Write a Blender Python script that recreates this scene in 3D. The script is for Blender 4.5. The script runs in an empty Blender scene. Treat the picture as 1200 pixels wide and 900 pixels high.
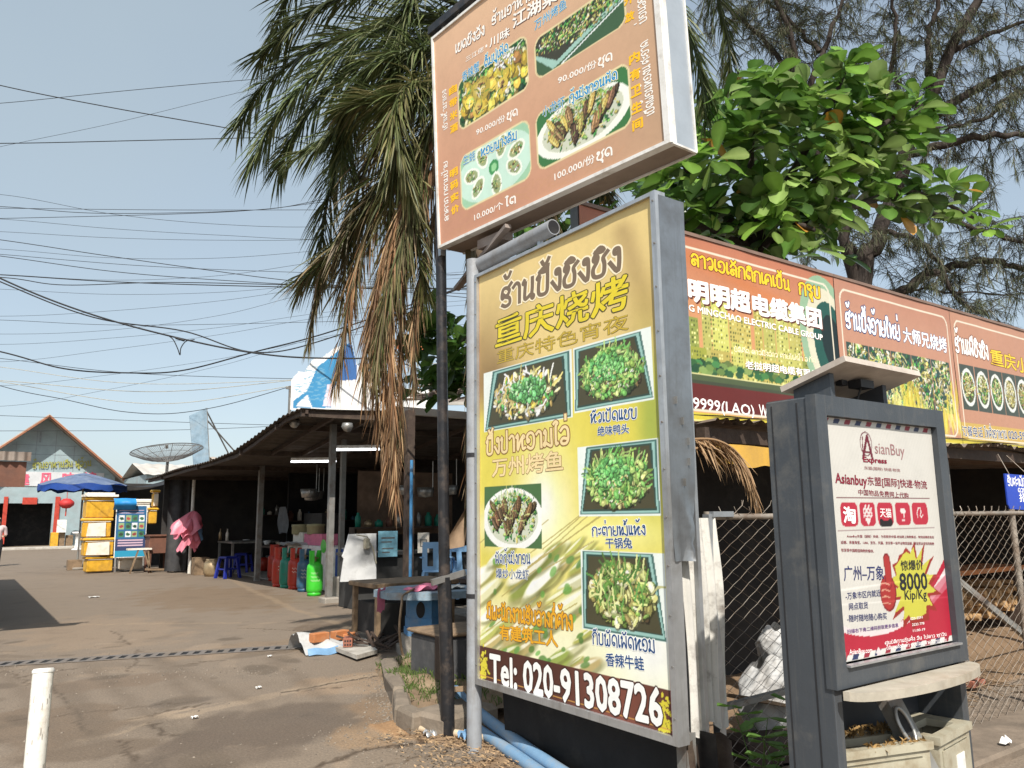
import bpy, math, random
import numpy as np
from mathutils import Vector, Matrix
random.seed(7); np.random.seed(7)
SC = bpy.context.scene; COL = SC.collection

# ------------------------------------------------------------------ camera
# world axes: +X runs along the big billboards, +Y runs away up the lane, camera stands at the origin 1.6 m up
PITCH = math.atan(155/910); ROLL = math.radians(0.6); YAW = math.radians(35.29); FPX = 910.0
_f = np.array([0, math.cos(PITCH), math.sin(PITCH)]); _r = np.array([1.0, 0, 0]); _u = np.cross(_r, _f)
_r, _u = math.cos(ROLL)*_r - math.sin(ROLL)*_u, math.sin(ROLL)*_r + math.cos(ROLL)*_u
_z = np.array([[math.cos(YAW), math.sin(YAW), 0], [-math.sin(YAW), math.cos(YAW), 0], [0, 0, 1]])
CR, CU, CF = _z@_r, _z@_u, _z@_f
CC = np.array([0, 0, 1.6])
cd = bpy.data.cameras.new('camera'); cam = bpy.data.objects.new('camera', cd); COL.objects.link(cam)
cd.sensor_width = 36; cd.lens = 36*FPX/1200; cd.clip_start = 0.05; cd.clip_end = 2000
cam.matrix_world = Matrix(((CR[0], CU[0], -CF[0], CC[0]), (CR[1], CU[1], -CF[1], CC[1]), (CR[2], CU[2], -CF[2], CC[2]), (0, 0, 0, 1)))
SC.camera = cam
# ------------------------------------------------------------------ sky and sun
SUN_EL, SUN_AZ = math.radians(47), math.radians(29)     # azimuth from -Y towards -X
SDIR = Vector((-math.sin(SUN_AZ)*math.cos(SUN_EL), -math.cos(SUN_AZ)*math.cos(SUN_EL), math.sin(SUN_EL)))
W = bpy.data.worlds.new('World'); SC.world = W; W.use_nodes = True
nt = W.node_tree; bg = nt.nodes['Background']
sky = nt.nodes.new('ShaderNodeTexSky'); sky.sky_type = 'NISHITA'; sky.sun_disc = False
sky.sun_elevation = SUN_EL; sky.sun_rotation = math.atan2(SDIR.x, SDIR.y)
sky.air_density = 1.0; sky.dust_density = 2.0; sky.ozone_density = 1.2; sky.altitude = 100
bw = nt.nodes.new('ShaderNodeRGBToBW'); mxs = nt.nodes.new('ShaderNodeMix'); mxs.data_type = 'RGBA'; mxs.inputs[0].default_value = .25
nt.links.new(sky.outputs[0], bw.inputs[0]); nt.links.new(sky.outputs[0], mxs.inputs[6]); nt.links.new(bw.outputs[0], mxs.inputs[7])
mxh = nt.nodes.new('ShaderNodeMix'); mxh.data_type = 'RGBA'; nzs = nt.nodes.new('ShaderNodeTexNoise'); nzs.inputs['Scale'].default_value = 1.6; nzs.inputs['Detail'].default_value = 4
tcs = nt.nodes.new('ShaderNodeTexCoord'); nt.links.new(tcs.outputs['Generated'], nzs.inputs['Vector']); mrs = nt.nodes.new('ShaderNodeMapRange'); mrs.inputs[1].default_value = .3; mrs.inputs[2].default_value = .7; mrs.inputs[3].default_value = .44; mrs.inputs[4].default_value = .70
nt.links.new(nzs.outputs[0], mrs.inputs[0]); nt.links.new(mrs.outputs[0], mxh.inputs[0]); mxh.inputs[7].default_value = (2.35, 2.82, 3.02, 1)
nt.links.new(mxs.outputs[2], mxh.inputs[6]); nt.links.new(mxh.outputs[2], bg.inputs[0])     # hazy burning-season air: the blue is washed out
bg.inputs[1].default_value = 0.15
sl = bpy.data.lights.new('sun', 'SUN'); sl.energy = 4.2; sl.angle = math.radians(0.6); sl.color = (1.0, 0.95, 0.87)
so = bpy.data.objects.new('sun', sl); COL.objects.link(so); so.rotation_euler = SDIR.to_track_quat('Z', 'Y').to_euler()
SC.view_settings.view_transform = 'Standard'; SC.view_settings.look = 'None'; SC.view_settings.exposure = 0.55
SC.view_settings.gamma = 1; SC.view_settings.use_curve_mapping = False
SC.cycles.max_bounces = 6; SC.cycles.transparent_max_bounces = 8

# ------------------------------------------------------------------ measuring helpers
def ray(px, py): return CF*FPX + CR*(px-600) + CU*(450-py)
def G(px, py, z=0.0):
    d = ray(px, py); return CC + d*((z-CC[2])/d[2])
def PX(px, py, x):
    d = ray(px, py); return CC + d*(x/d[0])
def PY(px, py, y):
    d = ray(px, py); return CC + d*(y/d[1])
def D(px, py, dist): return CC + ray(px, py)*(dist/FPX)

# ------------------------------------------------------------------ materials
def lin(c):
    return tuple((v/12.92 if v <= .04045 else ((v+.055)/1.055)**2.4) for v in c)
def mat(name, col, rough=.7, metal=0.0, ns=6.0, na=.18, bump=0.0, bs=40.0, dirt=None, da=.5, dscale=2.5, spec=.4, trans=0, streak=0):
    m = bpy.data.materials.new(name); m.use_nodes = True; n = m.node_tree; b = n.nodes['Principled BSDF']
    b.inputs['Roughness'].default_value = rough; b.inputs['Metallic'].default_value = metal
    b.inputs['Specular IOR Level'].default_value = spec
    tc = n.nodes.new('ShaderNodeTexCoord')
    def noise(scale, det=6, rgh=.6):
        t = n.nodes.new('ShaderNodeTexNoise'); t.inputs['Scale'].default_value = scale; t.inputs['Detail'].default_value = det
        t.inputs['Roughness'].default_value = rgh; n.links.new(tc.outputs['Object'], t.inputs['Vector']); return t
    def mix(fac, a, bcol):
        x = n.nodes.new('ShaderNodeMix'); x.data_type = 'RGBA'
        n.links.new(fac, x.inputs[0])
        for s, i in ((a, 6), (bcol, 7)):
            if isinstance(s, tuple): x.inputs[i].default_value = (*s, 1)
            else: n.links.new(s, x.inputs[i])
        return x.outputs[2]
    def ramp(src, lo, hi):
        r = n.nodes.new('ShaderNodeMapRange'); r.inputs[1].default_value = lo; r.inputs[2].default_value = hi
        n.links.new(src, r.inputs[0]); return r.outputs[0]
    c = mix(ramp(noise(ns).outputs[0], .3, .7), tuple(v*(1-na) for v in col), tuple(min(1, v*(1+na)) for v in col))
    if dirt is not None:
        f = ramp(noise(dscale, 10, .68).outputs[0], .62-da*.3, .74)
        mm = n.nodes.new('ShaderNodeMath'); mm.operation = 'MULTIPLY'; mm.inputs[1].default_value = .85; n.links.new(f, mm.inputs[0])
        c = mix(mm.outputs[0], c, dirt)
        if streak:      # rain runs and grime that follow gravity
            mp = n.nodes.new('ShaderNodeMapping'); mp.inputs['Scale'].default_value = (1, 1, .05); n.links.new(tc.outputs['Object'], mp.inputs[0])
            st = noise(dscale*9, 5, .7); n.links.new(mp.outputs[0], st.inputs['Vector']); f2 = ramp(st.outputs[0], .52, .78)
            m2 = n.nodes.new('ShaderNodeMath'); m2.operation = 'MULTIPLY'; m2.inputs[1].default_value = streak; n.links.new(f2, m2.inputs[0]); c = mix(m2.outputs[0], c, dirt)
    n.links.new(c, b.inputs['Base Color'])
    if rough > .12 and metal < .5:
        rr = n.nodes.new('ShaderNodeMapRange'); rr.inputs[3].default_value = max(.05, rough-.12); rr.inputs[4].default_value = min(1, rough+.12)
        n.links.new(noise(ns*2.3).outputs[0], rr.inputs[0]); n.links.new(rr.outputs[0], b.inputs['Roughness'])
    if bump:
        bp = n.nodes.new('ShaderNodeBump'); bp.inputs['Strength'].default_value = bump; bp.inputs['Distance'].default_value = .01
        n.links.new(noise(bs).outputs[0], bp.inputs['Height']); n.links.new(bp.outputs[0], b.inputs['Normal'])
    if trans:
        t = n.nodes.new('ShaderNodeBsdfTranslucent'); n.links.new(c, t.inputs[0])
        mx = n.nodes.new('ShaderNodeMixShader'); mx.inputs[0].default_value = trans
        n.links.new(b.outputs[0], mx.inputs[1]); n.links.new(t.outputs[0], mx.inputs[2])
        n.links.new(mx.outputs[0], n.nodes['Material Output'].inputs[0])
    return m
def attr_mat(name, rough=.45, na=.0, ns=5, bump=0, bs=30, metal=0, trans=0, spec=.4, grime=0):
    """colours come from the printed / dyed surface's own colour attribute"""
    m = bpy.data.materials.new(name); m.use_nodes = True; n = m.node_tree; b = n.nodes['Principled BSDF']
    a = n.nodes.new('ShaderNodeAttribute'); a.attribute_name = 'Col'; out = a.outputs[0]
    tc = n.nodes.new('ShaderNodeTexCoord')
    def noise(s, d=8, r=.65):
        t = n.nodes.new('ShaderNodeTexNoise'); t.inputs['Scale'].default_value = s; t.inputs['Detail'].default_value = d
        t.inputs['Roughness'].default_value = r
        n.links.new(tc.outputs['Object'], t.inputs['Vector']); return t
    if na:
        r = n.nodes.new('ShaderNodeMapRange'); r.inputs[1].default_value = .3; r.inputs[2].default_value = .7
        r.inputs[3].default_value = 1-na; r.inputs[4].default_value = 1+na; n.links.new(noise(ns).outputs[0], r.inputs[0])
        v = n.nodes.new('ShaderNodeVectorMath'); v.operation = 'SCALE'; n.links.new(out, v.inputs[0]); n.links.new(r.outputs[0], v.inputs[3]); out = v.outputs[0]
    if grime:
        r = n.nodes.new('ShaderNodeMapRange'); r.inputs[1].default_value = .45; r.inputs[2].default_value = .75
        r.inputs[3].default_value = 1; r.inputs[4].default_value = 1-grime; n.links.new(noise(ns*9, 12, .75).outputs[0], r.inputs[0])
        v = n.nodes.new('ShaderNodeVectorMath'); v.operation = 'SCALE'; n.links.new(out, v.inputs[0]); n.links.new(r.outputs[0], v.inputs[3]); out = v.outputs[0]
    n.links.new(out, b.inputs['Base Color']); b.inputs['Roughness'].default_value = rough; b.inputs['Metallic'].default_value = metal
    b.inputs['Specular IOR Level'].default_value = spec
    if bump:
        bp = n.nodes.new('ShaderNodeBump'); bp.inputs['Strength'].default_value = bump; bp.inputs['Distance'].default_value = .01
        n.links.new(noise(bs).outputs[0], bp.inputs['Height']); n.links.new(bp.outputs[0], b.inputs['Normal'])
    if trans:
        t = n.nodes.new('ShaderNodeBsdfTranslucent'); n.links.new(out, t.inputs[0])
        mx = n.nodes.new('ShaderNodeMixShader'); mx.inputs[0].default_value = trans
        n.links.new(b.outputs[0], mx.inputs[1]); n.links.new(t.outputs[0], mx.inputs[2])
        n.links.new(mx.outputs[0], n.nodes['Material Output'].inputs[0])
    return m
def glow(name, col, s):
    m = mat(name, col, .5); b = m.node_tree.nodes['Principled BSDF']
    b.inputs['Emission Color'].default_value = (*col, 1); b.inputs['Emission Strength'].default_value = s; return m

RUST = (.13, .06, .03); DUST = (.30, .24, .17); SOOT = (.03, .028, .025)
M = dict(
 galv=mat('galvanised_steel', (.46, .48, .50), .42, .75, 5, .16, .15, 14, dirt=(.30, .29, .27), da=.5, dscale=4),
 alu=mat('aluminium_trim', (.50, .51, .52), .4, .7, 8, .12, .08, 20, dirt=(.27, .25, .22), da=.45, streak=.6),
 greypaint=mat('grey_paint', (.30, .315, .335), .5, .1, 5, .1, .1, 60, dirt=(.20, .18, .16), da=.5, dscale=6, streak=.6),
 blackpole=mat('black_paint', (.018, .018, .02), .35, .1, 9, .3, .2, 50, dirt=(.12, .09, .07), da=.42, dscale=7),
 soffit=mat('brown_soffit', (.25, .19, .15), .7, 0, 5, .2, .1, 30, dirt=(.13, .1, .08), da=.5),
 white=mat('white_paint', (.72, .71, .68), .5, 0, 6, .06, .1, 40, dirt=DUST, da=.42, dscale=5),
 ivory=mat('ivory_plastic', (.40, .37, .28), .45, 0, 8, .1, .1, 60, dirt=(.22, .16, .09), da=.5, dscale=9),
 ivoryclean=mat('cream_shelf', (.40, .36, .29), .55, 0, 14, .14, .15, 60, dirt=(.27, .21, .14), da=.5, dscale=5),
 standgrey=mat('slate_grey_paint', (.062, .070, .080), .4, .15, 4, .12, .08, 90, dirt=(.14, .135, .125), da=.34, dscale=5, streak=.4),
 standdark=mat('dark_slate_paint', (.05, .055, .066), .5, .1, 4, .1, .05, 70, dirt=(.12, .11, .1), da=.3),
 panelback=mat('weathered_panel', (.50, .44, .38), .6, 0, 2.5, .15, .05, 30, dirt=(.26, .21, .17), da=.5, dscale=3),
 darkplastic=mat('dark_plastic', (.02, .02, .022), .5),
 concrete=mat('concrete', (.30, .27, .23), .9, 0, 5, .2, .5, 30, dirt=(.14, .12, .1), da=.55, dscale=3),
 concpale=mat('pale_concrete', (.42, .39, .34), .9, 0, 5, .18, .5, 30, dirt=(.22, .19, .16), da=.5, dscale=3),
 soil=mat('soil', (.20, .135, .08), .95, 0, 7, .3, .9, 22, dirt=(.30, .24, .16), da=.6, dscale=4),
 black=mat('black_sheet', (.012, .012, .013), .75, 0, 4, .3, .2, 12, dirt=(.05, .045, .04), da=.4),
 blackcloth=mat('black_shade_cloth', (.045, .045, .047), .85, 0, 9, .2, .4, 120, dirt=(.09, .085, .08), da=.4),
 interior=mat('sooty_wall', (.035, .032, .03), .9, 0, 3, .3, .2, 20, dirt=(.06, .05, .04), da=.4),  # near-black wall colour for building interiors
 wood=mat('weathered_wood', (.22, .15, .09), .8, 0, 9, .3, .4, 40, dirt=(.09, .06, .04), da=.5),
 darkwood=mat('dark_wood', (.06, .04, .03), .75, 0, 9, .3, .4, 40, dirt=(.13, .1, .07), da=.4),
 redwood=mat('red_brown_wood', (.16, .07, .045), .65, 0, 7, .2, .2, 30, dirt=(.08, .05, .04), da=.4),
 darktin=mat('sooty_roof_sheet', (.085, .07, .058), .8, .1, 3, .3, .2, 20, dirt=(.05, .035, .025), da=.6, dscale=2),  # roof sheet colour darkened for the shed's underside
 rooftin=mat('rusty_roof_sheet', (.24, .20, .17), .7, .2, 3, .25, .2, 20, dirt=RUST, da=.6, dscale=2),
 paleroof=mat('pale_roof_sheet', (.55, .52, .47), .7, .1, 3, .15, .2, 20, dirt=(.35, .28, .2), da=.5, dscale=1.5),
 tanroof=mat('fibre_cement_roof', (.47, .40, .33), .85, 0, 3, .2, .3, 20, dirt=(.22, .18, .15), da=.6, dscale=1.2),
 corrwhite=mat('white_corrugated', (.62, .60, .55), .55, .1, 5, .1, .15, 40, dirt=(.13, .10, .08), da=.35, dscale=8),
 steelpost=mat('grey_steel_post', (.22, .215, .2), .6, .3, 6, .2, .2, 40, dirt=RUST, da=.4, dscale=4),
 whitepost=mat('chipped_white_pole', (.68, .66, .60), .55, 0, 7, .08, .15, 40, dirt=(.3, .22, .15), da=.5, dscale=7, streak=.5),
 bluepvc=mat('blue_pvc', (.17, .30, .45), .45, 0, 7, .12, .1, 40, dirt=(.30, .27, .22), da=.48, dscale=7),
 bluepipe=mat('bright_blue_pipe', (.06, .22, .42), .45, 0, 7, .1, .1, 40, dirt=DUST, da=.3),
 creampvc=mat('cream_pvc', (.58, .47, .33), .5, 0, 7, .12, .1, 40, dirt=(.28, .2, .13), da=.5),
 bluepaint=mat('blue_painted_concrete', (.075, .22, .42), .7, 0, 6, .15, .3, 40, dirt=(.20, .25, .30), da=.5, dscale=4),
 bluepaintdk=mat('worn_blue_rim', (.22, .30, .36), .8, 0, 8, .25, .4, 40, dirt=(.25, .19, .14), da=.6, dscale=6),
 pink=mat('pink_cloth', (.75, .22, .33), .8, 0, 8, .15, .3, 60, trans=.15),
 pinkbag=mat('pink_plastic', (.80, .26, .34), .35, 0, 8, .15, .2, 40, trans=.3),
 bluebag=mat('pale_blue_plastic', (.22, .40, .62), .35, 0, 8, .15, .2, 40, trans=.3),
 whitesack=mat('woven_white_sack', (.50, .50, .49), .55, 0, 6, .2, .45, 9, dirt=(.20, .17, .14), da=.6, dscale=6, trans=.1),
 brick=mat('orange_clay_brick', (.46, .17, .06), .85, 0, 9, .2, .4, 60, dirt=(.30, .2, .13), da=.45, dscale=10),
 redbrick=mat('red_clay_brick', (.30, .11, .07), .85, 0, 9, .2, .4, 60, dirt=(.20, .14, .1), da=.45, dscale=10),
 yellowcrate=mat('yellow_tape', (.62, .34, .03), .45, 0, 7, .2, .1, 40, dirt=(.30, .17, .05), da=.35),
 foam=mat('styrofoam', (.74, .69, .60), .8, 0, 8, .08, .2, 80, dirt=(.50, .38, .22), da=.4),
 yellowtarp=mat('yellow_tarp', (.62, .36, .06), .6, 0, 5, .2, .3, 20, dirt=(.3, .18, .06), da=.45, trans=.15),
 orange=mat('orange_sheet', (.55, .17, .06), .6, 0, 4, .2, .1, 20, dirt=(.35, .12, .06), da=.4),
 navy=mat('navy_canvas', (.11, .15, .24), .75, 0, 5, .15, .1, 30, dirt=(.20, .22, .26), da=.4, trans=.06),
 royal=mat('royal_blue_canvas', (.01, .05, .24), .7, 0, 5, .15, .1, 30),
 bluestool=mat('blue_plastic', (.015, .025, .24), .4, 0, 5, .1),
 paleblue=mat('pale_blue_plastic_chair', (.22, .40, .62), .4, 0, 5, .1, dirt=(.3, .33, .36), da=.3),
 gasred=mat('gas_red', (.42, .035, .02), .4, .0, 6, .15, .1, 30, dirt=(.16, .05, .03), da=.45, dscale=6),
 gasteal=mat('gas_teal', (.015, .20, .14), .4, .0, 6, .15, .1, 30, dirt=(.05, .09, .07), da=.4, dscale=6),
 gasblue=mat('gas_blue', (.03, .10, .17), .4, .0, 6, .15, .1, 30, dirt=(.12, .12, .12), da=.45, dscale=6),
 gasgreen=mat('gas_lime', (.05, .50, .035), .35, .0, 6, .12, .05, 30, dirt=(.05, .25, .03), da=.35, dscale=6),
 wirecable=mat('black_cable', (.012, .012, .013), .6),
 wiremesh=mat('rusty_galvanised_wire', (.32, .28, .235), .6, .45, 9, .3, dirt=(.16, .09, .05), da=.6, dscale=6),
 dishmesh=mat('grey_dish_rib', (.10, .095, .09), .6, .3),
 gable=mat('pale_blue_wall', (.29, .37, .39), .85, 0, 2, .1, .1, 20, dirt=(.26, .28, .29), da=.45, dscale=.8),
 verge=mat('terracotta_verge', (.29, .12, .065), .75, 0, 4, .15, .1, 20, dirt=(.24, .12, .07), da=.4),
 redpaper=mat('red_paper', (.42, .05, .03), .8, 0, 6, .2),
 redglow=mat('lantern_red', (.45, .03, .03), .6),
 steel=mat('dull_steel', (.35, .34, .32), .4, .7, 6, .2, .1, 30, dirt=(.15, .12, .09), da=.4),
 pot=mat('brass_pot', (.40, .30, .18), .4, .6, 6, .2, .1, 30, dirt=(.1, .07, .05), da=.4),
 skin=mat('skin', (.42, .25, .17), .55, 0, 9, .08), shirt=mat('pale_pink_shirt', (.62, .48, .47), .8, 0, 7, .1), trousers=mat('black_trousers', (.02, .02, .024), .85),
 hair=mat('black_hair', (.01, .009, .009), .5), shoe=mat('dark_shoe', (.03, .02, .02), .5),
 grass=mat('dry_green_grass', (.10, .15, .035), .8, 0, 9, .4, trans=.3),
 sage=mat('leaf_green', (.085, .17, .03), .5, 0, 5, .35, trans=.35),
 almond=attr_mat('almond_leaf', .3, .15, 3, trans=.38, spec=.5), casu=attr_mat('casuarina_needle', .8, .25, 2, trans=.2),
 palm=attr_mat('palm_leaflet', .5, .2, 3, trans=.25), deadpalm=attr_mat('dead_palm_leaflet', .75, .2, 5, trans=.2),
 bark=mat('dark_bark', (.045, .034, .028), .9, 0, 9, .3, .8, 25), palmbark=mat('palm_fibre_bark', (.15, .11, .075), .95, 0, 9, .3, .9, 30),
 print=attr_mat('printed_vinyl', .42, .05, 1.2, bump=.05, bs=3, grime=.10, spec=.35),
 ground=None)
def flatmat(name, rgb, rough=.45):
    key = 'ink_%s' % name
    if key not in M: M[key] = mat(key, lin(tuple(v/255 for v in rgb)), rough, na=.04)
    return M[key]

# ------------------------------------------------------------------ mesh builder
def basis(d):
    d = np.array(d, float); d /= np.linalg.norm(d)
    a = np.array([0, 0, 1.0]) if abs(d[2]) < .95 else np.array([1.0, 0, 0])
    s = np.cross(d, a); s /= np.linalg.norm(s); return s, np.cross(s, d), d
class MB:
    def __init__(self): self.v = []; self.f = []; self.mi = []; self.c = []; self.cur = 0; self.col = None; self.smooth = False; self.sm = []
    def add(self, vs, fs):
        b = len(self.v); self.v.extend([tuple(map(float, p)) for p in vs])
        for f in fs: self.f.append(tuple(i+b for i in f)); self.mi.append(self.cur); self.sm.append(self.smooth)
        if self.col is not None: self.c.extend([self.col]*len(vs))
        return self
    def box(self, lo, hi, rz=0.0, bev=0.0):
        (x0, y0, z0), (x1, y1, z1) = lo, hi
        cx, cy = (x0+x1)/2, (y0+y1)/2
        if bev <= 0:
            vs = [(x, y, z) for z in (z0, z1) for x, y in ((x0, y0), (x1, y0), (x1, y1), (x0, y1))]
            fs = [(3, 2, 1, 0), (4, 5, 6, 7), (0, 1, 5, 4), (1, 2, 6, 5), (2, 3, 7, 6), (3, 0, 4, 7)]
        else:
            b = min(bev, (x1-x0)*.45, (y1-y0)*.45, (z1-z0)*.45)
            vs = []
            for z, k in ((z0, b), (z0+b, 0), (z1-b, 0), (z1, b)):
                X0, X1, Y0, Y1 = x0+k, x1-k, y0+k, y1-k
                c = b if k == 0 else 0.0
                c = b
                vs += [(X0+c*.6, Y0, z), (X1-c*.6, Y0, z), (X1, Y0+c*.6, z), (X1, Y1-c*.6, z), (X1-c*.6, Y1, z), (X0+c*.6, Y1, z), (X0, Y1-c*.6, z), (X0, Y0+c*.6, z)]
            fs = [tuple(range(7, -1, -1)), tuple(range(24, 32))]
            for r in range(3):
                for i in range(8): j = (i+1) % 8; fs.append((r*8+i, r*8+j, r*8+8+j, r*8+8+i))
        if rz:
            c, s = math.cos(rz), math.sin(rz)
            vs = [(cx+(x-cx)*c-(y-cy)*s, cy+(x-cx)*s+(y-cy)*c, z) for x, y, z in vs]
        return self.add(vs, fs)
    def bar(self, a, b, w, h=None, up=None):
        """rectangular bar from a to b"""
        h = h or w; a = np.array(a, float); b = np.array(b, float); s, u, d = basis(b-a)
        if up is not None:
            s = np.cross(d, up); s /= np.linalg.norm(s); u = np.cross(s, d)
        vs = []
        for p in (a, b): vs += [p-s*w/2-u*h/2, p+s*w/2-u*h/2, p+s*w/2+u*h/2, p-s*w/2+u*h/2]
        return self.add(vs, [(3, 2, 1, 0), (4, 5, 6, 7), (0, 1, 5, 4), (1, 2, 6, 5), (2, 3, 7, 6), (3, 0, 4, 7)])
    def tube(self, path, r, n=8, caps=True):
        P = [np.array(p, float) for p in path]; rs = r if hasattr(r, '__len__') else [r]*len(P)
        sm = self.smooth; self.smooth = n > 4
        vs = []; s = None
        for i, p in enumerate(P):
            d = P[min(i+1, len(P)-1)]-P[max(i-1, 0)]
            L = np.linalg.norm(d); d = d/L if L > 1e-9 else np.array([0, 0, 1.0])
            if s is None: s, u, _ = basis(d)
            else:
                s = s-d*(s@d); s /= max(np.linalg.norm(s), 1e-9); u = np.cross(s, d)
            for k in range(n):
                a = 2*math.pi*k/n; vs.append(p+(s*math.cos(a)+u*math.sin(a))*rs[i])
        fs = [(i*n+k, i*n+(k+1) % n, (i+1)*n+(k+1) % n, (i+1)*n+k) for i in range(len(P)-1) for k in range(n)]
        self.add(vs, fs); self.smooth = False
        if caps and n > 2: self.add(vs[:n], [tuple(range(n-1, -1, -1))]); self.add(vs[-n:], [tuple(range(n))])
        self.smooth = sm
        return self
    def lathe(self, prof, c=(0, 0, 0), n=20, sx=1, sy=1):
        sm = self.smooth; self.smooth = True
        vs = [(c[0]+r*math.cos(2*math.pi*k/n)*sx, c[1]+r*math.sin(2*math.pi*k/n)*sy, c[2]+z) for r, z in prof for k in range(n)]
        fs = [(i*n+k, i*n+(k+1) % n, (i+1)*n+(k+1) % n, (i+1)*n+k) for i in range(len(prof)-1) for k in range(n)]
        self.add(vs, fs); self.smooth = sm; return self
    def quad(self, a, b, c, d): return self.add([a, b, c, d], [(0, 1, 2, 3)])
    def prism(self, pts, h0, h1, fr=None):
        """polygon pts (u,v) extruded between h0 and h1; fr maps (u,v,h) to a point"""
        fr = fr or (lambda u, v, h: (u, v, h)); n = len(pts)
        vs = [fr(u, v, h0) for u, v in pts]+[fr(u, v, h1) for u, v in pts]
        return self.add(vs, [tuple(range(n-1, -1, -1)), tuple(range(n, 2*n))]+[(i, (i+1) % n, n+(i+1) % n, n+i) for i in range(n)])
    def grid(self, fn, nu, nv):
        sm = self.smooth; self.smooth = True
        vs = [fn(i/nu, j/nv) for j in range(nv+1) for i in range(nu+1)]
        fs = [(j*(nu+1)+i, j*(nu+1)+i+1, (j+1)*(nu+1)+i+1, (j+1)*(nu+1)+i) for j in range(nv) for i in range(nu)]
        self.add(vs, fs); self.smooth = sm; return self

def wloc(o):
    v = Vector((0, 0, 0))
    while o is not None: v += o.location; o = o.parent
    return v
def part(name, mb, mats, parent=None, label=None):
    mats = mats if isinstance(mats, (list, tuple)) else [mats]
    me = bpy.data.meshes.new(name); off = wloc(parent) if parent else Vector((0, 0, 0))
    V = np.array(mb.v, float)-np.array(off)
    me.from_pydata(V.tolist(), [], mb.f)
    for m in mats: me.materials.append(M[m] if isinstance(m, str) else m)
    if len(mats) > 1: me.polygons.foreach_set('material_index', np.array(mb.mi, np.int32))
    if any(mb.sm): me.polygons.foreach_set('use_smooth', np.array(mb.sm, bool))
    if mb.c and len(mb.c) == len(mb.v):
        a = me.attributes.new('Col', 'FLOAT_COLOR', 'POINT')
        arr = np.ones((len(mb.v), 4), np.float32); arr[:, :3] = np.array(mb.c, np.float32)[:, :3]; a.data.foreach_set('color', arr.ravel())
    me.update()
    o = bpy.data.objects.new(name, me); COL.objects.link(o)
    if parent: o.parent = parent
    if label: o['label'] = label
    return o
def tag(o, label, cat, group=None):
    o['label'] = label; o['category'] = cat
    if group: o['group'] = group
    return o
def thing(name, label, cat, loc=(0, 0, 0), group=None):
    o = bpy.data.objects.new(name, None); COL.objects.link(o); o.location = tuple(map(float, loc)); o.empty_display_size = .2
    return tag(o, label, cat, group)
def single(name, mb, mats, label, cat, group=None): return tag(part(name, mb, mats), label, cat, group)
def struct(name, mb, mats, kind='structure'):
    o = part(name, mb, mats); o['kind'] = kind; return o
def copy_tree(o, loc=None, rz=None, parent=None, label=None):
    c = o.copy(); COL.objects.link(c); c.parent = parent
    if parent is None:
        if loc is not None: c.location = tuple(map(float, loc))
        if rz is not None: c.rotation_euler = (0, 0, rz)
        if label: c['label'] = label
    for ch in [k for k in SC.objects if k.parent == o]: copy_tree(ch, parent=c)
    return c
def cat_rom(P, n=6):
    P = [np.array(p, float) for p in P]; Q = [2*P[0]-P[1]]+P+[2*P[-1]-P[-2]]; out = []
    for i in range(1, len(Q)-2):
        a, b, c, d = Q[i-1:i+3]
        for k in range(n):
            t = k/n; out.append(.5*((2*b)+(c-a)*t+(2*a-5*b+4*c-d)*t*t+(3*b-a-3*c+d)*t**3))
    out.append(P[-1]); return out

# ------------------------------------------------------------------ flat frames (sign faces)
def wave(X, Y, w, seed): return w*(np.sin(X*5.1+Y*2.3+seed)*np.sin(Y*3.7-X*1.9+seed)*.6+np.sin(X*13+Y*4)*.2)
class Frame:
    wave = (0, 0)
    def __init__(s, O, U, V):
        s.O = np.array(O, float); s.U = np.array(U, float)/np.linalg.norm(U); s.V = np.array(V, float)/np.linalg.norm(V); s.N = np.cross(s.U, s.V)
    def P(s, u, v, h=0.0):
        if s.wave[0]: h = h+float(wave(u, v, *s.wave))
        return s.O+s.U*u+s.V*v+s.N*h
    def uv(s, px, py):
        d = ray(px, py); t = (s.N@(s.O-CC))/(s.N@d); q = CC+d*t-s.O; return np.array([q@s.U, q@s.V])

# ------------------------------------------------------------------ lettering
_tc = {}
def text_mesh(s, off=0.0, res=3):
    k = (s, off, res)
    if k not in _tc:
        cu = bpy.data.curves.new('lettering', 'FONT'); cu.body = s; cu.resolution_u = res; cu.offset = off; cu.fill_mode = 'FRONT' if False else cu.fill_mode
        o = bpy.data.objects.new('lettering', cu); COL.objects.link(o)
        dg = bpy.context.evaluated_depsgraph_get(); me = bpy.data.meshes.new_from_object(o.evaluated_get(dg))
        v = np.zeros(len(me.vertices)*3, np.float32); me.vertices.foreach_get('co', v); v = v.reshape(-1, 3)[:, :2]
        _tc[k] = (v, [tuple(p.vertices) for p in me.polygons])
        bpy.data.objects.remove(o); bpy.data.curves.remove(cu); bpy.data.meshes.remove(me)
    return _tc[k]
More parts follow.
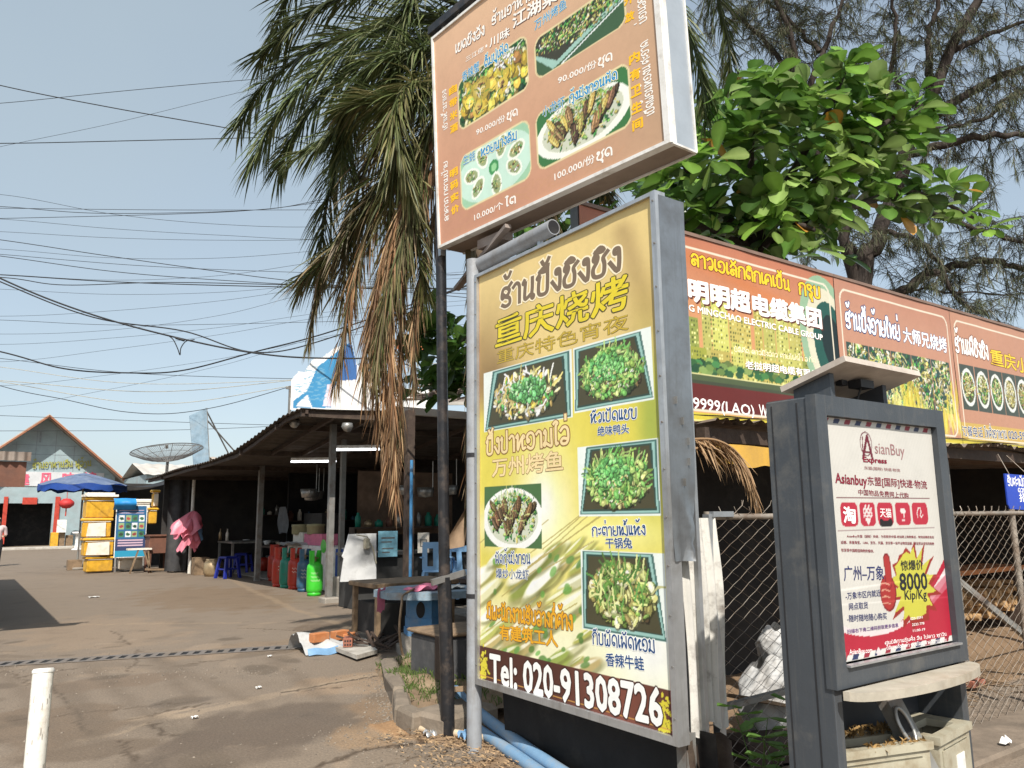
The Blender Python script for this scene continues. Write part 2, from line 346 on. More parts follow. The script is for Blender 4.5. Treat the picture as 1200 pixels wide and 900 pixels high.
# Lao letters drawn as pen strokes in a 1-unit body
LAO = {
 'ກ': (.82, [[(.12, 0), (.12, .5), (.24, .66), (.08, .76), (.25, .97), (.5, 1), (.68, .85), (.7, .5), (.7, 0)]]),
 'ຂ': (.78, [[(.25, .72), (.14, .8), (.18, .97), (.33, .92), (.3, .7), (.12, .4), (.16, .08), (.4, 0), (.62, .1), (.66, .5), (.66, 1)]]),
 'ຄ': (.84, [[(.3, .5), (.42, .55), (.38, .36), (.24, .4), (.18, .2), (.12, 0), (.07, .5), (.2, .92), (.42, 1), (.64, .9), (.72, .5), (.72, 0)]]),
 'ງ': (.62, [[(.42, .78), (.3, .8), (.3, .97), (.46, .97), (.5, .75), (.5, .3), (.42, 0), (.08, .45)]]),
 'ຈ': (.78, [[(.1, .82), (.3, 1), (.55, .96), (.66, .7), (.66, .25), (.5, .02), (.2, .02), (.12, .2), (.28, .34), (.5, .3)]]),
 'ສ': (.84, [[(.3, .42), (.42, .5), (.36, .3), (.24, .4), (.16, .1), (.1, .5), (.22, .9), (.44, .95), (.66, .8), (.72, .4), (.72, 0)], [(.56, .85), (.8, 1.15)]]),
 'ຊ': (.84, [[(.25, .72), (.14, .8), (.18, .97), (.33, .92), (.3, .7), (.12, .4), (.16, .08), (.4, 0), (.62, .1), (.66, .5), (.6, .8), (.8, 1.02)]]),
 'ຍ': (.8, [[(.14, .98), (.1, .6), (.28, .48), (.42, .52), (.12, .4), (.1, .12), (.35, 0), (.64, .1), (.68, .5), (.68, 1)]]),
 'ດ': (.84, [[(.3, .36), (.44, .3), (.4, .12), (.26, .12), (.1, .4), (.16, .82), (.4, 1), (.64, .86), (.72, .5), (.72, 0)]]),
 'ຕ': (.84, [[(.3, .36), (.44, .3), (.4, .12), (.26, .12), (.1, .4), (.14, .82), (.3, 1), (.42, .86), (.54, 1), (.7, .84), (.72, .4), (.72, 0)]]),
 'ຖ': (.84, [[(.3, .1), (.12, .02), (.14, .2), (.28, .3), (.2, .6), (.1, .75), (.3, 1), (.6, .95), (.7, .6), (.7, 0)]]),
 'ທ': (.86, [[(.2, .98), (.1, .85), (.24, .8), (.26, .95), (.22, .5), (.22, 0), (.4, .6), (.6, .95), (.72, .7), (.72, 0)]]),
 'ນ': (.84, [[(.16, .98), (.08, .85), (.2, .8), (.24, .92), (.2, .5), (.2, .05), (.4, .1), (.56, .2), (.72, .1), (.66, -.02), (.6, .12), (.64, .5), (.64, 1)]]),
 'ບ': (.82, [[(.18, .98), (.08, .85), (.2, .8), (.22, .92), (.16, .5), (.18, .1), (.4, 0), (.62, .1), (.66, .5), (.66, 1)]]),
 'ປ': (.84, [[(.18, .98), (.08, .85), (.2, .8), (.22, .92), (.16, .5), (.18, .1), (.4, 0), (.62, .1), (.66, .5), (.66, 1.35)]]),
 'ຜ': (.9, [[(.2, .98), (.08, .85), (.2, .78), (.26, .9), (.16, .5), (.16, 0), (.42, .5), (.7, 0), (.72, .5), (.72, 1)]]),
 'ຝ': (.9, [[(.2, .98), (.08, .85), (.2, .78), (.26, .9), (.16, .5), (.16, 0), (.42, .5), (.7, 0), (.72, .5), (.72, 1.35)]]),
 'ພ': (.98, [[(.2, .98), (.08, .85), (.2, .78), (.24, .9), (.14, .5), (.16, .1), (.3, 0), (.44, .2), (.46, .6), (.5, .1), (.64, 0), (.78, .2), (.8, 1)]]),
 'ຟ': (.98, [[(.2, .98), (.08, .85), (.2, .78), (.24, .9), (.14, .5), (.16, .1), (.3, 0), (.44, .2), (.46, .6), (.5, .1), (.64, 0), (.78, .2), (.8, 1.35)]]),
 'ມ': (.86, [[(.2, .98), (.1, .85), (.22, .8), (.26, .92), (.22, .4), (.16, .05), (.06, .12), (.16, .25), (.4, .1), (.7, 0), (.7, .5), (.7, 1)]]),
 'ຢ': (.8, [[(.14, .98), (.1, .6), (.28, .48), (.42, .52), (.12, .4), (.1, .12), (.35, 0), (.64, .1), (.68, .5), (.68, 1.35)]]),
 'ຣ': (.72, [[(.14, .74), (.14, .95), (.36, 1), (.56, .86), (.4, .66), (.16, .6), (.4, .5), (.58, .3), (.5, .04), (.3, .04), (.34, .2)]]),
 'ລ': (.82, [[(.32, .36), (.44, .22), (.3, .04), (.12, .2), (.2, .5), (.5, .55), (.66, .35), (.68, 0)], [(.12, .75), (.3, 1), (.56, .95), (.68, .7), (.68, .3)]]),
 'ວ': (.72, [[(.12, .8), (.35, 1), (.56, .85), (.6, .4), (.5, .06), (.3, .02), (.28, .2), (.42, .25)]]),
 'ຫ': (.94, [[(.2, .98), (.08, .85), (.2, .8), (.24, .92), (.2, .5), (.2, 0), (.4, .5), (.56, .75), (.7, .9), (.8, .78), (.64, .7), (.6, .4), (.66, .05), (.84, .1)]]),
 'ອ': (.8, [[(.16, .62), (.28, .5), (.14, .42), (.1, .55), (.12, .85), (.36, 1), (.6, .88), (.68, .5), (.58, .1), (.36, 0), (.14, .12)]]),
 'ຮ': (.78, [[(.16, .66), (.28, .55), (.14, .44), (.1, .6), (.18, .9), (.4, .95), (.6, .8), (.5, .58), (.34, .5), (.6, .38), (.62, .1), (.36, 0), (.14, .1)], [(.48, .9), (.72, 1.12)]]),
 'າ': (.62, [[(.08, .85), (.28, 1), (.46, .86), (.48, .4), (.48, 0)]]),
 'ະ': (.55, [[(.12, .78), (.26, .68), (.4, .86)], [(.12, .3), (.26, .2), (.4, .38)]]),
 'ເ': (.36, [[(.12, 1), (.12, .2), (.2, .04), (.28, .16), (.16, .2)]]),
 'ແ': (.62, [[(.12, 1), (.12, .2), (.2, .04), (.28, .16), (.16, .2)], [(.4, 1), (.4, .2), (.48, .04), (.56, .16), (.44, .2)]]),
 'ໂ': (.5, [[(.05, 1.3), (.2, 1.42), (.36, 1.3), (.22, 1.15), (.2, .6), (.22, .06), (.34, .08)]]),
 'ໃ': (.5, [[(.34, 1.2), (.2, 1.15), (.2, 1.38), (.38, 1.38), (.36, 1.05), (.22, .9), (.22, .1), (.34, .06)]]),
 'ໄ': (.5, [[(.05, 1.4), (.2, 1.2), (.36, 1.42), (.24, 1.1), (.22, .5), (.22, .1), (.34, .06)]]),
 'ຽ': (.7, [[(.12, .7), (.35, .85), (.5, .6), (.5, 0), (.35, -.3), (.1, -.25)]]),
 'ໝ': (1.3, [[(.2, .98), (.08, .85), (.2, .8), (.24, .92), (.2, .5), (.2, 0), (.4, .5), (.6, .9), (.62, .4), (.56, .05), (.48, .14), (.6, .22), (.9, .08), (1.15, 0), (1.15, 1)]]),
 ' ': (.45, []),
}
LAO_UP = {'ິ': [[(-.62, 1.14), (-.4, 1.3), (-.2, 1.14), (-.4, 1.1), (-.62, 1.14)]], 'ີ': [[(-.62, 1.14), (-.4, 1.3), (-.2, 1.14), (-.4, 1.1), (-.62, 1.14)], [(-.2, 1.12), (-.16, 1.38)]],
 'ຶ': [[(-.62, 1.14), (-.4, 1.3), (-.2, 1.14), (-.4, 1.1), (-.62, 1.14)], [(-.24, 1.3), (-.14, 1.36)]], 'ັ': [[(-.6, 1.3), (-.5, 1.16), (-.3, 1.18), (-.18, 1.36)]],
 'ົ': [[(-.6, 1.16), (-.5, 1.3), (-.36, 1.16), (-.2, 1.34)]], 'ໍ': [[(-.42, 1.16), (-.32, 1.26), (-.42, 1.34), (-.5, 1.24), (-.42, 1.16)]],
 '່': [[(-.3, 1.46), (-.3, 1.72)]], '້': [[(-.5, 1.62), (-.4, 1.46), (-.24, 1.5), (-.12, 1.7)]], '໋': [[(-.3, 1.46), (-.3, 1.72)], [(-.42, 1.59), (-.18, 1.59)]],
 'ຸ': [[(-.34, -.12), (-.2, -.14), (-.2, -.4)]], 'ູ': [[(-.44, -.14), (-.3, -.12), (-.3, -.36), (-.12, -.36), (-.12, -.12)]]}
def lao_mesh(s, th=.11, n=4):
    k = ('lao', s, th, n)
    if k in _tc: return _tc[k]
    V = []; F = []; H = []; x = 0.0; si = 0
    for ch in s:
        up = ch in LAO_UP
        if not up and ch not in LAO: x += .3; continue
        adv, st = (0, LAO_UP[ch]) if up else LAO[ch]
        for stroke in st:
            P = cat_rom([(px, py, 0) for px, py in stroke], n if not up else max(2, n-1)); b = len(V); si += 1
            P = [p[:2]*np.array([1, 1])+np.array([x, 0]) for p in P]
            for i, p in enumerate(P):
                d = P[min(i+1, len(P)-1)]-P[max(i-1, 0)]; L = np.linalg.norm(d); d = d/L if L > 1e-6 else np.array([1, 0])
                q = np.array([-d[1], d[0]])*th/2; e = 0
                if i == 0: p = p-d*th*.45
                if i == len(P)-1: p = p+d*th*.45
                V += [p+q, p-q]; z = (si % 7)+i/len(P); H += [z, z]
            F += [(b+2*i, b+2*i+1, b+2*i+3, b+2*i+2) for i in range(len(P)-1)]
        x += adv
    _tc[k] = (np.array(V), F, np.array(H)); return _tc[k]
def is_lao(s): return any('\u0e80' <= c <= '\u0eff' for c in s)
def put_text(mb, fr, s, p0, p1, hpx, mi, off=.012, h=.001, outline=None, ow=.05, oh=None, lao_th=.13, vert=False, res=2, shadow=None):
    """write s on frame fr along the baseline p0-p1 (photo points), letters hpx tall in the photo at p0"""
    a = fr.uv(*p0); b = fr.uv(*p1); t = fr.uv(p0[0], p0[1]-hpx)
    hh = abs(t[1]-a[1]) if not vert else abs(hpx)
    lo = is_lao(s)
    if lo: v0, f0, _ = lao_mesh(s, lao_th); base = np.array([v0[:, 0].min(), 0]); w0 = np.ptp(v0[:, 0]); h0 = 1.0
    else:
        v0, f0 = text_mesh(s, 0.0, res)
        if len(v0) == 0: return
        base = v0.min(0); w0 = np.ptp(v0[:, 0]); h0 = np.ptp(v0[:, 1])
        if any(c in s for c in 'gpyq(),/') and s.isascii(): base = np.array([base[0], 0.0]); h0 = v0[:, 1].max()
    d = b-a; L = np.linalg.norm(d); d /= L; nrm = np.array([-d[1], d[0]])
    if vert: hh = hpx
    def emit(off_, lz, m, sh=(0, 0)):
        if lo: v, f, H = lao_mesh(s, lao_th+2*off_); zz = H*2e-5; dirs = [(0, 0)]; off_ = 0
        else:
            v, f = text_mesh(s, 0.0, res); zz = np.zeros(len(v)); n = 0 if off_ <= .003 else (4 if off_ < .02 else 8)
            dirs = [(0, 0)] + [(math.cos(2*math.pi*(k+.5)/n)*off_, math.sin(2*math.pi*(k+.5)/n)*off_) for k in range(n)]
        mb.cur = m
        for i, (ox, oy) in enumerate(dirs):       # heavier weights are printed as overlapping passes
            q = (v-base+np.array([ox, oy]))*np.array([L/w0, hh/h0])
            mb.add([fr.P(*(a+d*(x+sh[0])+nrm*(y+sh[1])), lz+z+i*1.5e-5) for (x, y), z in zip(q, zz)], f)
    if shadow is not None: emit(off+(ow if outline is not None else 0), h+.0002, shadow[0], (hh*.07, -hh*.07))
    if outline is not None: emit(off+ow, h+.0004, outline)
    emit(off if not lo else 0, h+.0006, mi)

# ------------------------------------------------------------------ printed pictures: a fine mesh coloured cell by cell
class Raster:
    def __init__(s, u0, v0, u1, v1, cell):
        s.u0, s.v0 = u0, v0; s.nu = int(round((u1-u0)/cell)); s.nv = int(round((v1-v0)/cell))
        s.U = np.linspace(u0, u1, s.nu+1); s.V = np.linspace(v0, v1, s.nv+1)
        s.a = np.zeros((s.nv+1, s.nu+1, 3)); s.gu, s.gv = np.meshgrid(s.U, s.V); s.clip = None
    def _sl(s, u0, v0, u1, v1):
        i0, i1 = np.searchsorted(s.U, [u0, u1]); j0, j1 = np.searchsorted(s.V, [v0, v1])
        return slice(max(j0-1, 0), j1+1), slice(max(i0-1, 0), i1+1)
    def _put(s, sl, m, col, al=1.0):
        if m.size == 0: return
        m = m.astype(float)*al
        if s.clip is not None: m = m*s.clip[sl]
        s.a[sl] = s.a[sl]*(1-m[..., None])+np.array(col)*m[..., None]
    def rect(s, u0, v0, u1, v1, col, al=1.0, rad=0.0):
        sl = s._sl(u0, v0, u1, v1); x, y = s.gu[sl], s.gv[sl]
        m = s.rmask(x, y, u0, v0, u1, v1, rad); s._put(sl, m, col, al)
    def rmask(s, x, y, u0, v0, u1, v1, rad):
        if rad <= 0: return (x >= u0) & (x <= u1) & (y >= v0) & (y <= v1)
        dx = np.maximum(np.maximum(u0+rad-x, x-(u1-rad)), 0); dy = np.maximum(np.maximum(v0+rad-y, y-(v1-rad)), 0)
        return dx*dx+dy*dy <= rad*rad
    def ell(s, cu, cv, ru, rv, col, ang=0.0, al=1.0, soft=0.0):
        R = max(ru, rv)*(1+soft); sl = s._sl(cu-R, cv-R, cu+R, cv+R); x, y = s.gu[sl]-cu, s.gv[sl]-cv; c, n = math.cos(ang), math.sin(ang)
        q = ((x*c+y*n)/ru)**2+((-x*n+y*c)/rv)**2
        m = (q <= 1) if soft <= 0 else np.clip((1+soft-np.sqrt(q))/soft, 0, 1)
        s._put(sl, m, col, al)
    def poly(s, pts, col, al=1.0):
        P = np.array(pts); sl = s._sl(*P.min(0), *P.max(0)); x, y = s.gu[sl], s.gv[sl]; m = np.zeros(x.shape, bool)
        for i in range(len(P)):
            (x0, y0), (x1, y1) = P[i], P[i-1]
            if y0 == y1: continue
            m ^= ((y0 > y) != (y1 > y)) & (x < (x1-x0)*(y-y0)/(y1-y0)+x0)
        s._put(sl, m, col, al)
    def stroke(s, pts, w, col, al=1.0):
        for (x0, y0), (x1, y1) in zip(pts[:-1], pts[1:]):
            sl = s._sl(min(x0, x1)-w, min(y0, y1)-w, max(x0, x1)+w, max(y0, y1)+w); x, y = s.gu[sl], s.gv[sl]
            L2 = max((x1-x0)**2+(y1-y0)**2, 1e-12); t = np.clip(((x-x0)*(x1-x0)+(y-y0)*(y1-y0))/L2, 0, 1)
            m = (x-x0-t*(x1-x0))**2+(y-y0-t*(y1-y0))**2 <= (w/2)**2
            s._put(sl, m, col, al)
    def build(s, name, fr, parent, h=0.0, wav=0.0, matl='print', seed=0, gain=.84):
        nu, nv = s.nu+1, s.nv+1
        X, Y = s.gu, s.gv
        hh = h+wave(X, Y, wav, seed)
        fr.wave = (wav, seed)
        P = fr.O+X[..., None]*fr.U+Y[..., None]*fr.V+hh[..., None]*fr.N
        P = P.reshape(-1, 3)-np.array(wloc(parent))
        idx = np.arange(nu*nv).reshape(nv, nu); F = np.stack([idx[:-1, :-1], idx[:-1, 1:], idx[1:, 1:], idx[1:, :-1]], -1).reshape(-1, 4)
        me = bpy.data.meshes.new(name); me.vertices.add(nu*nv); me.vertices.foreach_set('co', P.astype(np.float32).ravel())
        me.loops.add(F.size); me.loops.foreach_set('vertex_index', F.astype(np.int32).ravel())
        me.polygons.add(len(F)); me.polygons.foreach_set('loop_start', np.arange(0, F.size, 4, dtype=np.int32))
        me.polygons.foreach_set('use_smooth', np.ones(len(F), bool))
        me.materials.append(M[matl]); at = me.attributes.new('Col', 'FLOAT_COLOR', 'POINT')
        c = np.clip(s.a.reshape(-1, 3), 0, 1); gm = c.mean(1, keepdims=True); c = np.clip(gm+(c-gm)*.84+.015, 0, 1); c = np.where(c <= .04045, c/12.92, ((c+.055)/1.055)**2.4)
        arr = np.ones((nu*nv, 4), np.float32); arr[:, :3] = np.minimum(c*gain, .88); at.data.foreach_set('color', arr.ravel())
        me.update(calc_edges=True); me.validate(); o = bpy.data.objects.new(name, me); COL.objects.link(o); o.parent = parent; return o
def C3(r, g, b): return (r/255, g/255, b/255)
def jit(c, a, rng): return tuple(np.clip(np.array(c)*(1+rng.uniform(-a, a))+rng.uniform(-a, a, 3)*.12, 0, 1))
def food(R, u0, v0, u1, v1, kind, seed, rad=0.0, border=None, bw=.012):
    """a printed food photograph inside the rectangle"""
    rng = np.random.default_rng(seed); w, h = u1-u0, v1-v0; S = min(w, h)
    if border is not None: R.rect(u0, v0, u1, v1, border, 1, rad); u0 += bw; v0 += bw; u1 -= bw; v1 -= bw; rad = max(0, rad-bw); w, h = u1-u0, v1-v0
    R.clip = R.rmask(R.gu, R.gv, u0, v0, u1, v1, rad).astype(float)
    GR = [C3(70, 160, 70), C3(40, 120, 50), C3(110, 180, 70), C3(150, 190, 90), C3(30, 85, 45)]
    YL = [C3(205, 195, 95), C3(170, 160, 70), C3(225, 215, 150), C3(140, 120, 60), C3(235, 232, 200)]
    BR = [C3(120, 80, 45), C3(160, 110, 60), C3(85, 55, 35), C3(190, 150, 95), C3(60, 40, 30)]
    def bits(n, pal, cu, cv, ru, rv, s0, s1, asp=.4, al=1.0):
        for _ in range(n):
            r, t = math.sqrt(rng.uniform())*1.0, rng.uniform(0, 6.283); z = rng.uniform(s0, s1)*S; x, y = cu+ru*r*math.cos(t), cv+rv*r*math.sin(t); an = rng.uniform(0, 3.14); q = rng.uniform(asp*.7, asp*1.6); c = jit(pal[rng.integers(len(pal))], .2, rng)
            R.ell(x+.15*z, y-.25*z, z*1.1, z*q*1.2, tuple(v*.35 for v in c), an, .7); R.ell(x, y, z, z*q, c, an, al); R.ell(x-.15*z, y+.2*z*q, z*.5, z*q*.4, tuple(min(1, v*1.35+.05) for v in c), an, .7)
    def strips(n, pal, cu, cv, ru, rv, L, wd):
        for _ in range(n):
            r, t = math.sqrt(rng.uniform()), rng.uniform(0, 6.283); x, y = cu+ru*r*math.cos(t), cv+rv*r*math.sin(t); a = rng.uniform(0, 3.14); l = L*S*rng.uniform(.5, 1)
            b = a+rng.uniform(-.9, .9); x1, y1 = x+l*.5*math.cos(a), y+l*.5*math.sin(a)
            R.stroke([(x, y), (x1, y1), (x1+l*.5*math.cos(b), y1+l*.5*math.sin(b))], wd*S, jit(pal[rng.integers(len(pal))], .2, rng))
    cu, cv = (u0+u1)/2, (v0+v1)/2
    if kind in ('tray', 'traygreen', 'trayside'):
        R.rect(u0, v0, u1, v1, C3(224, 232, 224)); tl = .10*w*(1 if seed % 2 else -1)
        def skew(k, col, sh=0): R.poly([(u0+k*w+max(tl, 0), v1-k*h*.8), (u1-k*w+min(tl, 0), v1-k*h*.8), (u1-k*w*.6, v0+k*h*.9), (u0+k*w*.6, v0+k*h*.9)], col)
        skew(.02, C3(70, 112, 104)); skew(.045, C3(142, 190, 180)); skew(.075, C3(48, 74, 64)); skew(.10, C3(74, 70, 46))
        X, Y = cu, cv-.01*h
        bits(240, [C3(108, 92, 58), C3(140, 122, 74), C3(74, 88, 52)], X, Y, .37*w, .37*h, .04, .08)
        if kind == 'traygreen':
            G2 = [C3(98, 164, 72), C3(126, 190, 86), C3(76, 136, 56), C3(170, 204, 104), C3(142, 184, 80), C3(192, 206, 120)]; strips(260, G2, X, Y, .36*w, .35*h, .22, .022); bits(150, G2, X, Y, .37*w, .36*h, .03, .07, .5); bits(130, [C3(92, 170, 84), C3(122, 200, 104)], X-.06*w, Y+.10*h, .22*w, .2*h, .02, .05, .6); bits(40, [C3(226, 232, 190), C3(206, 200, 120)], X, Y-.12*h, .3*w, .22*h, .012, .03)
        elif seed == 8:
            Y2 = [C3(206, 204, 120), C3(172, 178, 92), C3(226, 222, 168), C3(120, 150, 62), C3(150, 140, 70), C3(96, 130, 52)]; bits(230, Y2, X, Y, .37*w, .36*h, .04, .09, .45); strips(60, [C3(90, 140, 60), C3(190, 196, 120)], X, Y, .35*w, .33*h, .3, .026)
        else:
            Y2 = [C3(216, 206, 150), C3(240, 236, 214), C3(196, 172, 92), C3(160, 140, 84), C3(206, 180, 60)]; bits(170, Y2, X, Y, .37*w, .36*h, .04, .08, .4); strips(60, [C3(244, 242, 228), C3(222, 206, 120)], X, Y, .34*w, .32*h, .28, .03); bits(200, [C3(104, 184, 104), C3(84, 156, 78), C3(144, 210, 136), C3(70, 130, 62)], X+.04*w, Y+.06*h, .2*w, .19*h, .025, .06, .6); bits(40, [C3(84, 160, 70)], X, Y, .35*w, .34*h, .02, .05)
    elif kind in ('crawfish', 'crawplate'):
        R.rect(u0, v0, u1, v1, C3(70, 110, 60) if kind == 'crawplate' else C3(55, 120, 60))
        R.ell(cu, cv-.05*h, .52*w, .5*h, C3(235, 238, 225)); R.ell(cu, cv-.03*h, .44*w, .42*h, C3(200, 205, 180))
        bits(260, GR+YL[:2], cu, cv, .42*w, .4*h, .015, .045); strips(120, GR+YL, cu, cv+.12*h, .36*w, .26*h, .18, .012)
        for k in range(26):
            t = -1+2*((k*7) % 26)/25+rng.uniform(-.05, .05); x = cu+t*.34*w; y = cv+(.24-.44*((k*5) % 26)/25)*h*(1-.3*abs(t)); a = 1.57-t*.75+rng.uniform(-.2, .2)
            c = jit([C3(112, 84, 52), C3(134, 100, 62), C3(92, 68, 44)][k % 3] if kind == 'crawplate' or k % 3 else C3(204, 176, 84), .15, rng); L_ = .17 if kind == 'crawfish' else .13
            R.ell(x+.006, y-.008, L_*1.08*S, .065*S, tuple(v*.3 for v in c), a); R.ell(x, y, L_*S, .052*S, c, a)
            for q in range(5): dx = (q-2)*L_*.33*S; R.ell(x+dx*math.cos(a), y+dx*math.sin(a), .008*S, .044*S, tuple(v*.62 for v in c), a, .8)
            R.ell(x-.018*S*math.sin(a), y+.018*S*math.cos(a), L_*.7*S, .010*S, tuple(min(1, v*1.6+.08) for v in c), a, .75)
        strips(40, [C3(200, 200, 120), C3(120, 150, 60)], cu, cv, .35*w, .35*h, .2, .01)
    elif kind == 'oyster':
        R.rect(u0, v0, u1, v1, C3(150, 200, 160)); R.ell(cu, cv, .55*w, .56*h, C3(190, 225, 205)); R.ell(cu, cv, .13*S, .13*S, C3(60, 150, 80)); R.ell(cu, cv, .07*S, .07*S, C3(140, 210, 140))
        for k in range(7):
            a = k*.9+.3; x, y = cu+.34*w*math.cos(a), cv+.33*h*math.sin(a)
            R.ell(x, y, .22*S, .14*S, C3(232, 238, 222), a); R.ell(x, y, .17*S, .1*S, C3(150, 165, 110), a); bits(30, GR+YL+BR[:2], x, y, .13*S, .08*S, .012, .03)
    elif kind == 'stew':
        R.rect(u0, v0, u1, v1, C3(45, 90, 45)); bits(300, GR+YL, cu, cv, .6*w, .6*h, .03, .08, .6)
        bits(60, [C3(215, 190, 60), C3(190, 160, 40), C3(150, 110, 50)], cu, cv, .5*w, .45*h, .07, .13, .8)
        for x, y, r in ((-.15, .05, .26), (.18, .22, .2), (-.2, -.3, .18), (.15, -.15, .17)): R.ell(cu+x*w, cv+y*h, r*S, r*S*.9, jit(C3(205, 180, 55), .1, rng)); R.ell(cu+x*w-.03*w, cv+y*h+.04*h, r*S*.5, r*S*.4, C3(225, 200, 110), 0, .6, .5); bits(14, BR, cu+x*w, cv+y*h, r*S*.6, r*S*.5, .015, .04)
        strips(80, YL+GR, cu, cv, .55*w, .5*h, .2, .018); bits(40, [C3(245, 245, 235)], cu+.25*w, cv+.3*h, .2*w, .15*h, .02, .06)
    elif kind == 'fishtray':
        R.rect(u0, v0, u1, v1, C3(60, 95, 60)); R.poly([(u0, v0+.5*h), (u0+.2*w, v0), (u1, v0+.6*h), (u1, v1), (u0, v1)], C3(150, 195, 180))
        R.poly([(u0, v0+.6*h), (u0+.25*w, v0+.15*h), (u1, v0+.75*h), (u1, v1), (u0, v1)], C3(60, 60, 45)); R.stroke([(u0+.3*w, v0), (u1, v0+.55*h)], .03*S, C3(230, 240, 235))
        bits(420, YL+GR+[C3(90, 70, 40)], cu, cv+.2*h, .5*w, .32*h, .015, .05); strips(100, GR+YL, cu, cv+.2*h, .5*w, .3*h, .2, .014)
    elif kind == 'bowl':
        R.rect(u0, v0, u1, v1, C3(70, 80, 70)); R.ell(cu, cv, .46*w, .42*h, C3(232, 236, 228)); c = [GR+YL, GR, YL, BR+GR][seed % 4]
        R.ell(cu, cv, .38*w, .34*h, C3(90, 90, 50)); bits(140, c, cu, cv, .32*w, .3*h, .03, .08); strips(40, YL, cu, cv, .3*w, .28*h, .3, .03)
    elif kind == 'dark':
        R.rect(u0, v0, u1, v1, C3(50, 80, 70)); bits(200, GR+YL+[C3(70, 130, 120), C3(200, 200, 190)], cu, cv, .6*w, .6*h, .03, .1); strips(60, YL, cu, cv, .5*w, .5*h, .3, .03)
    R.clip = None
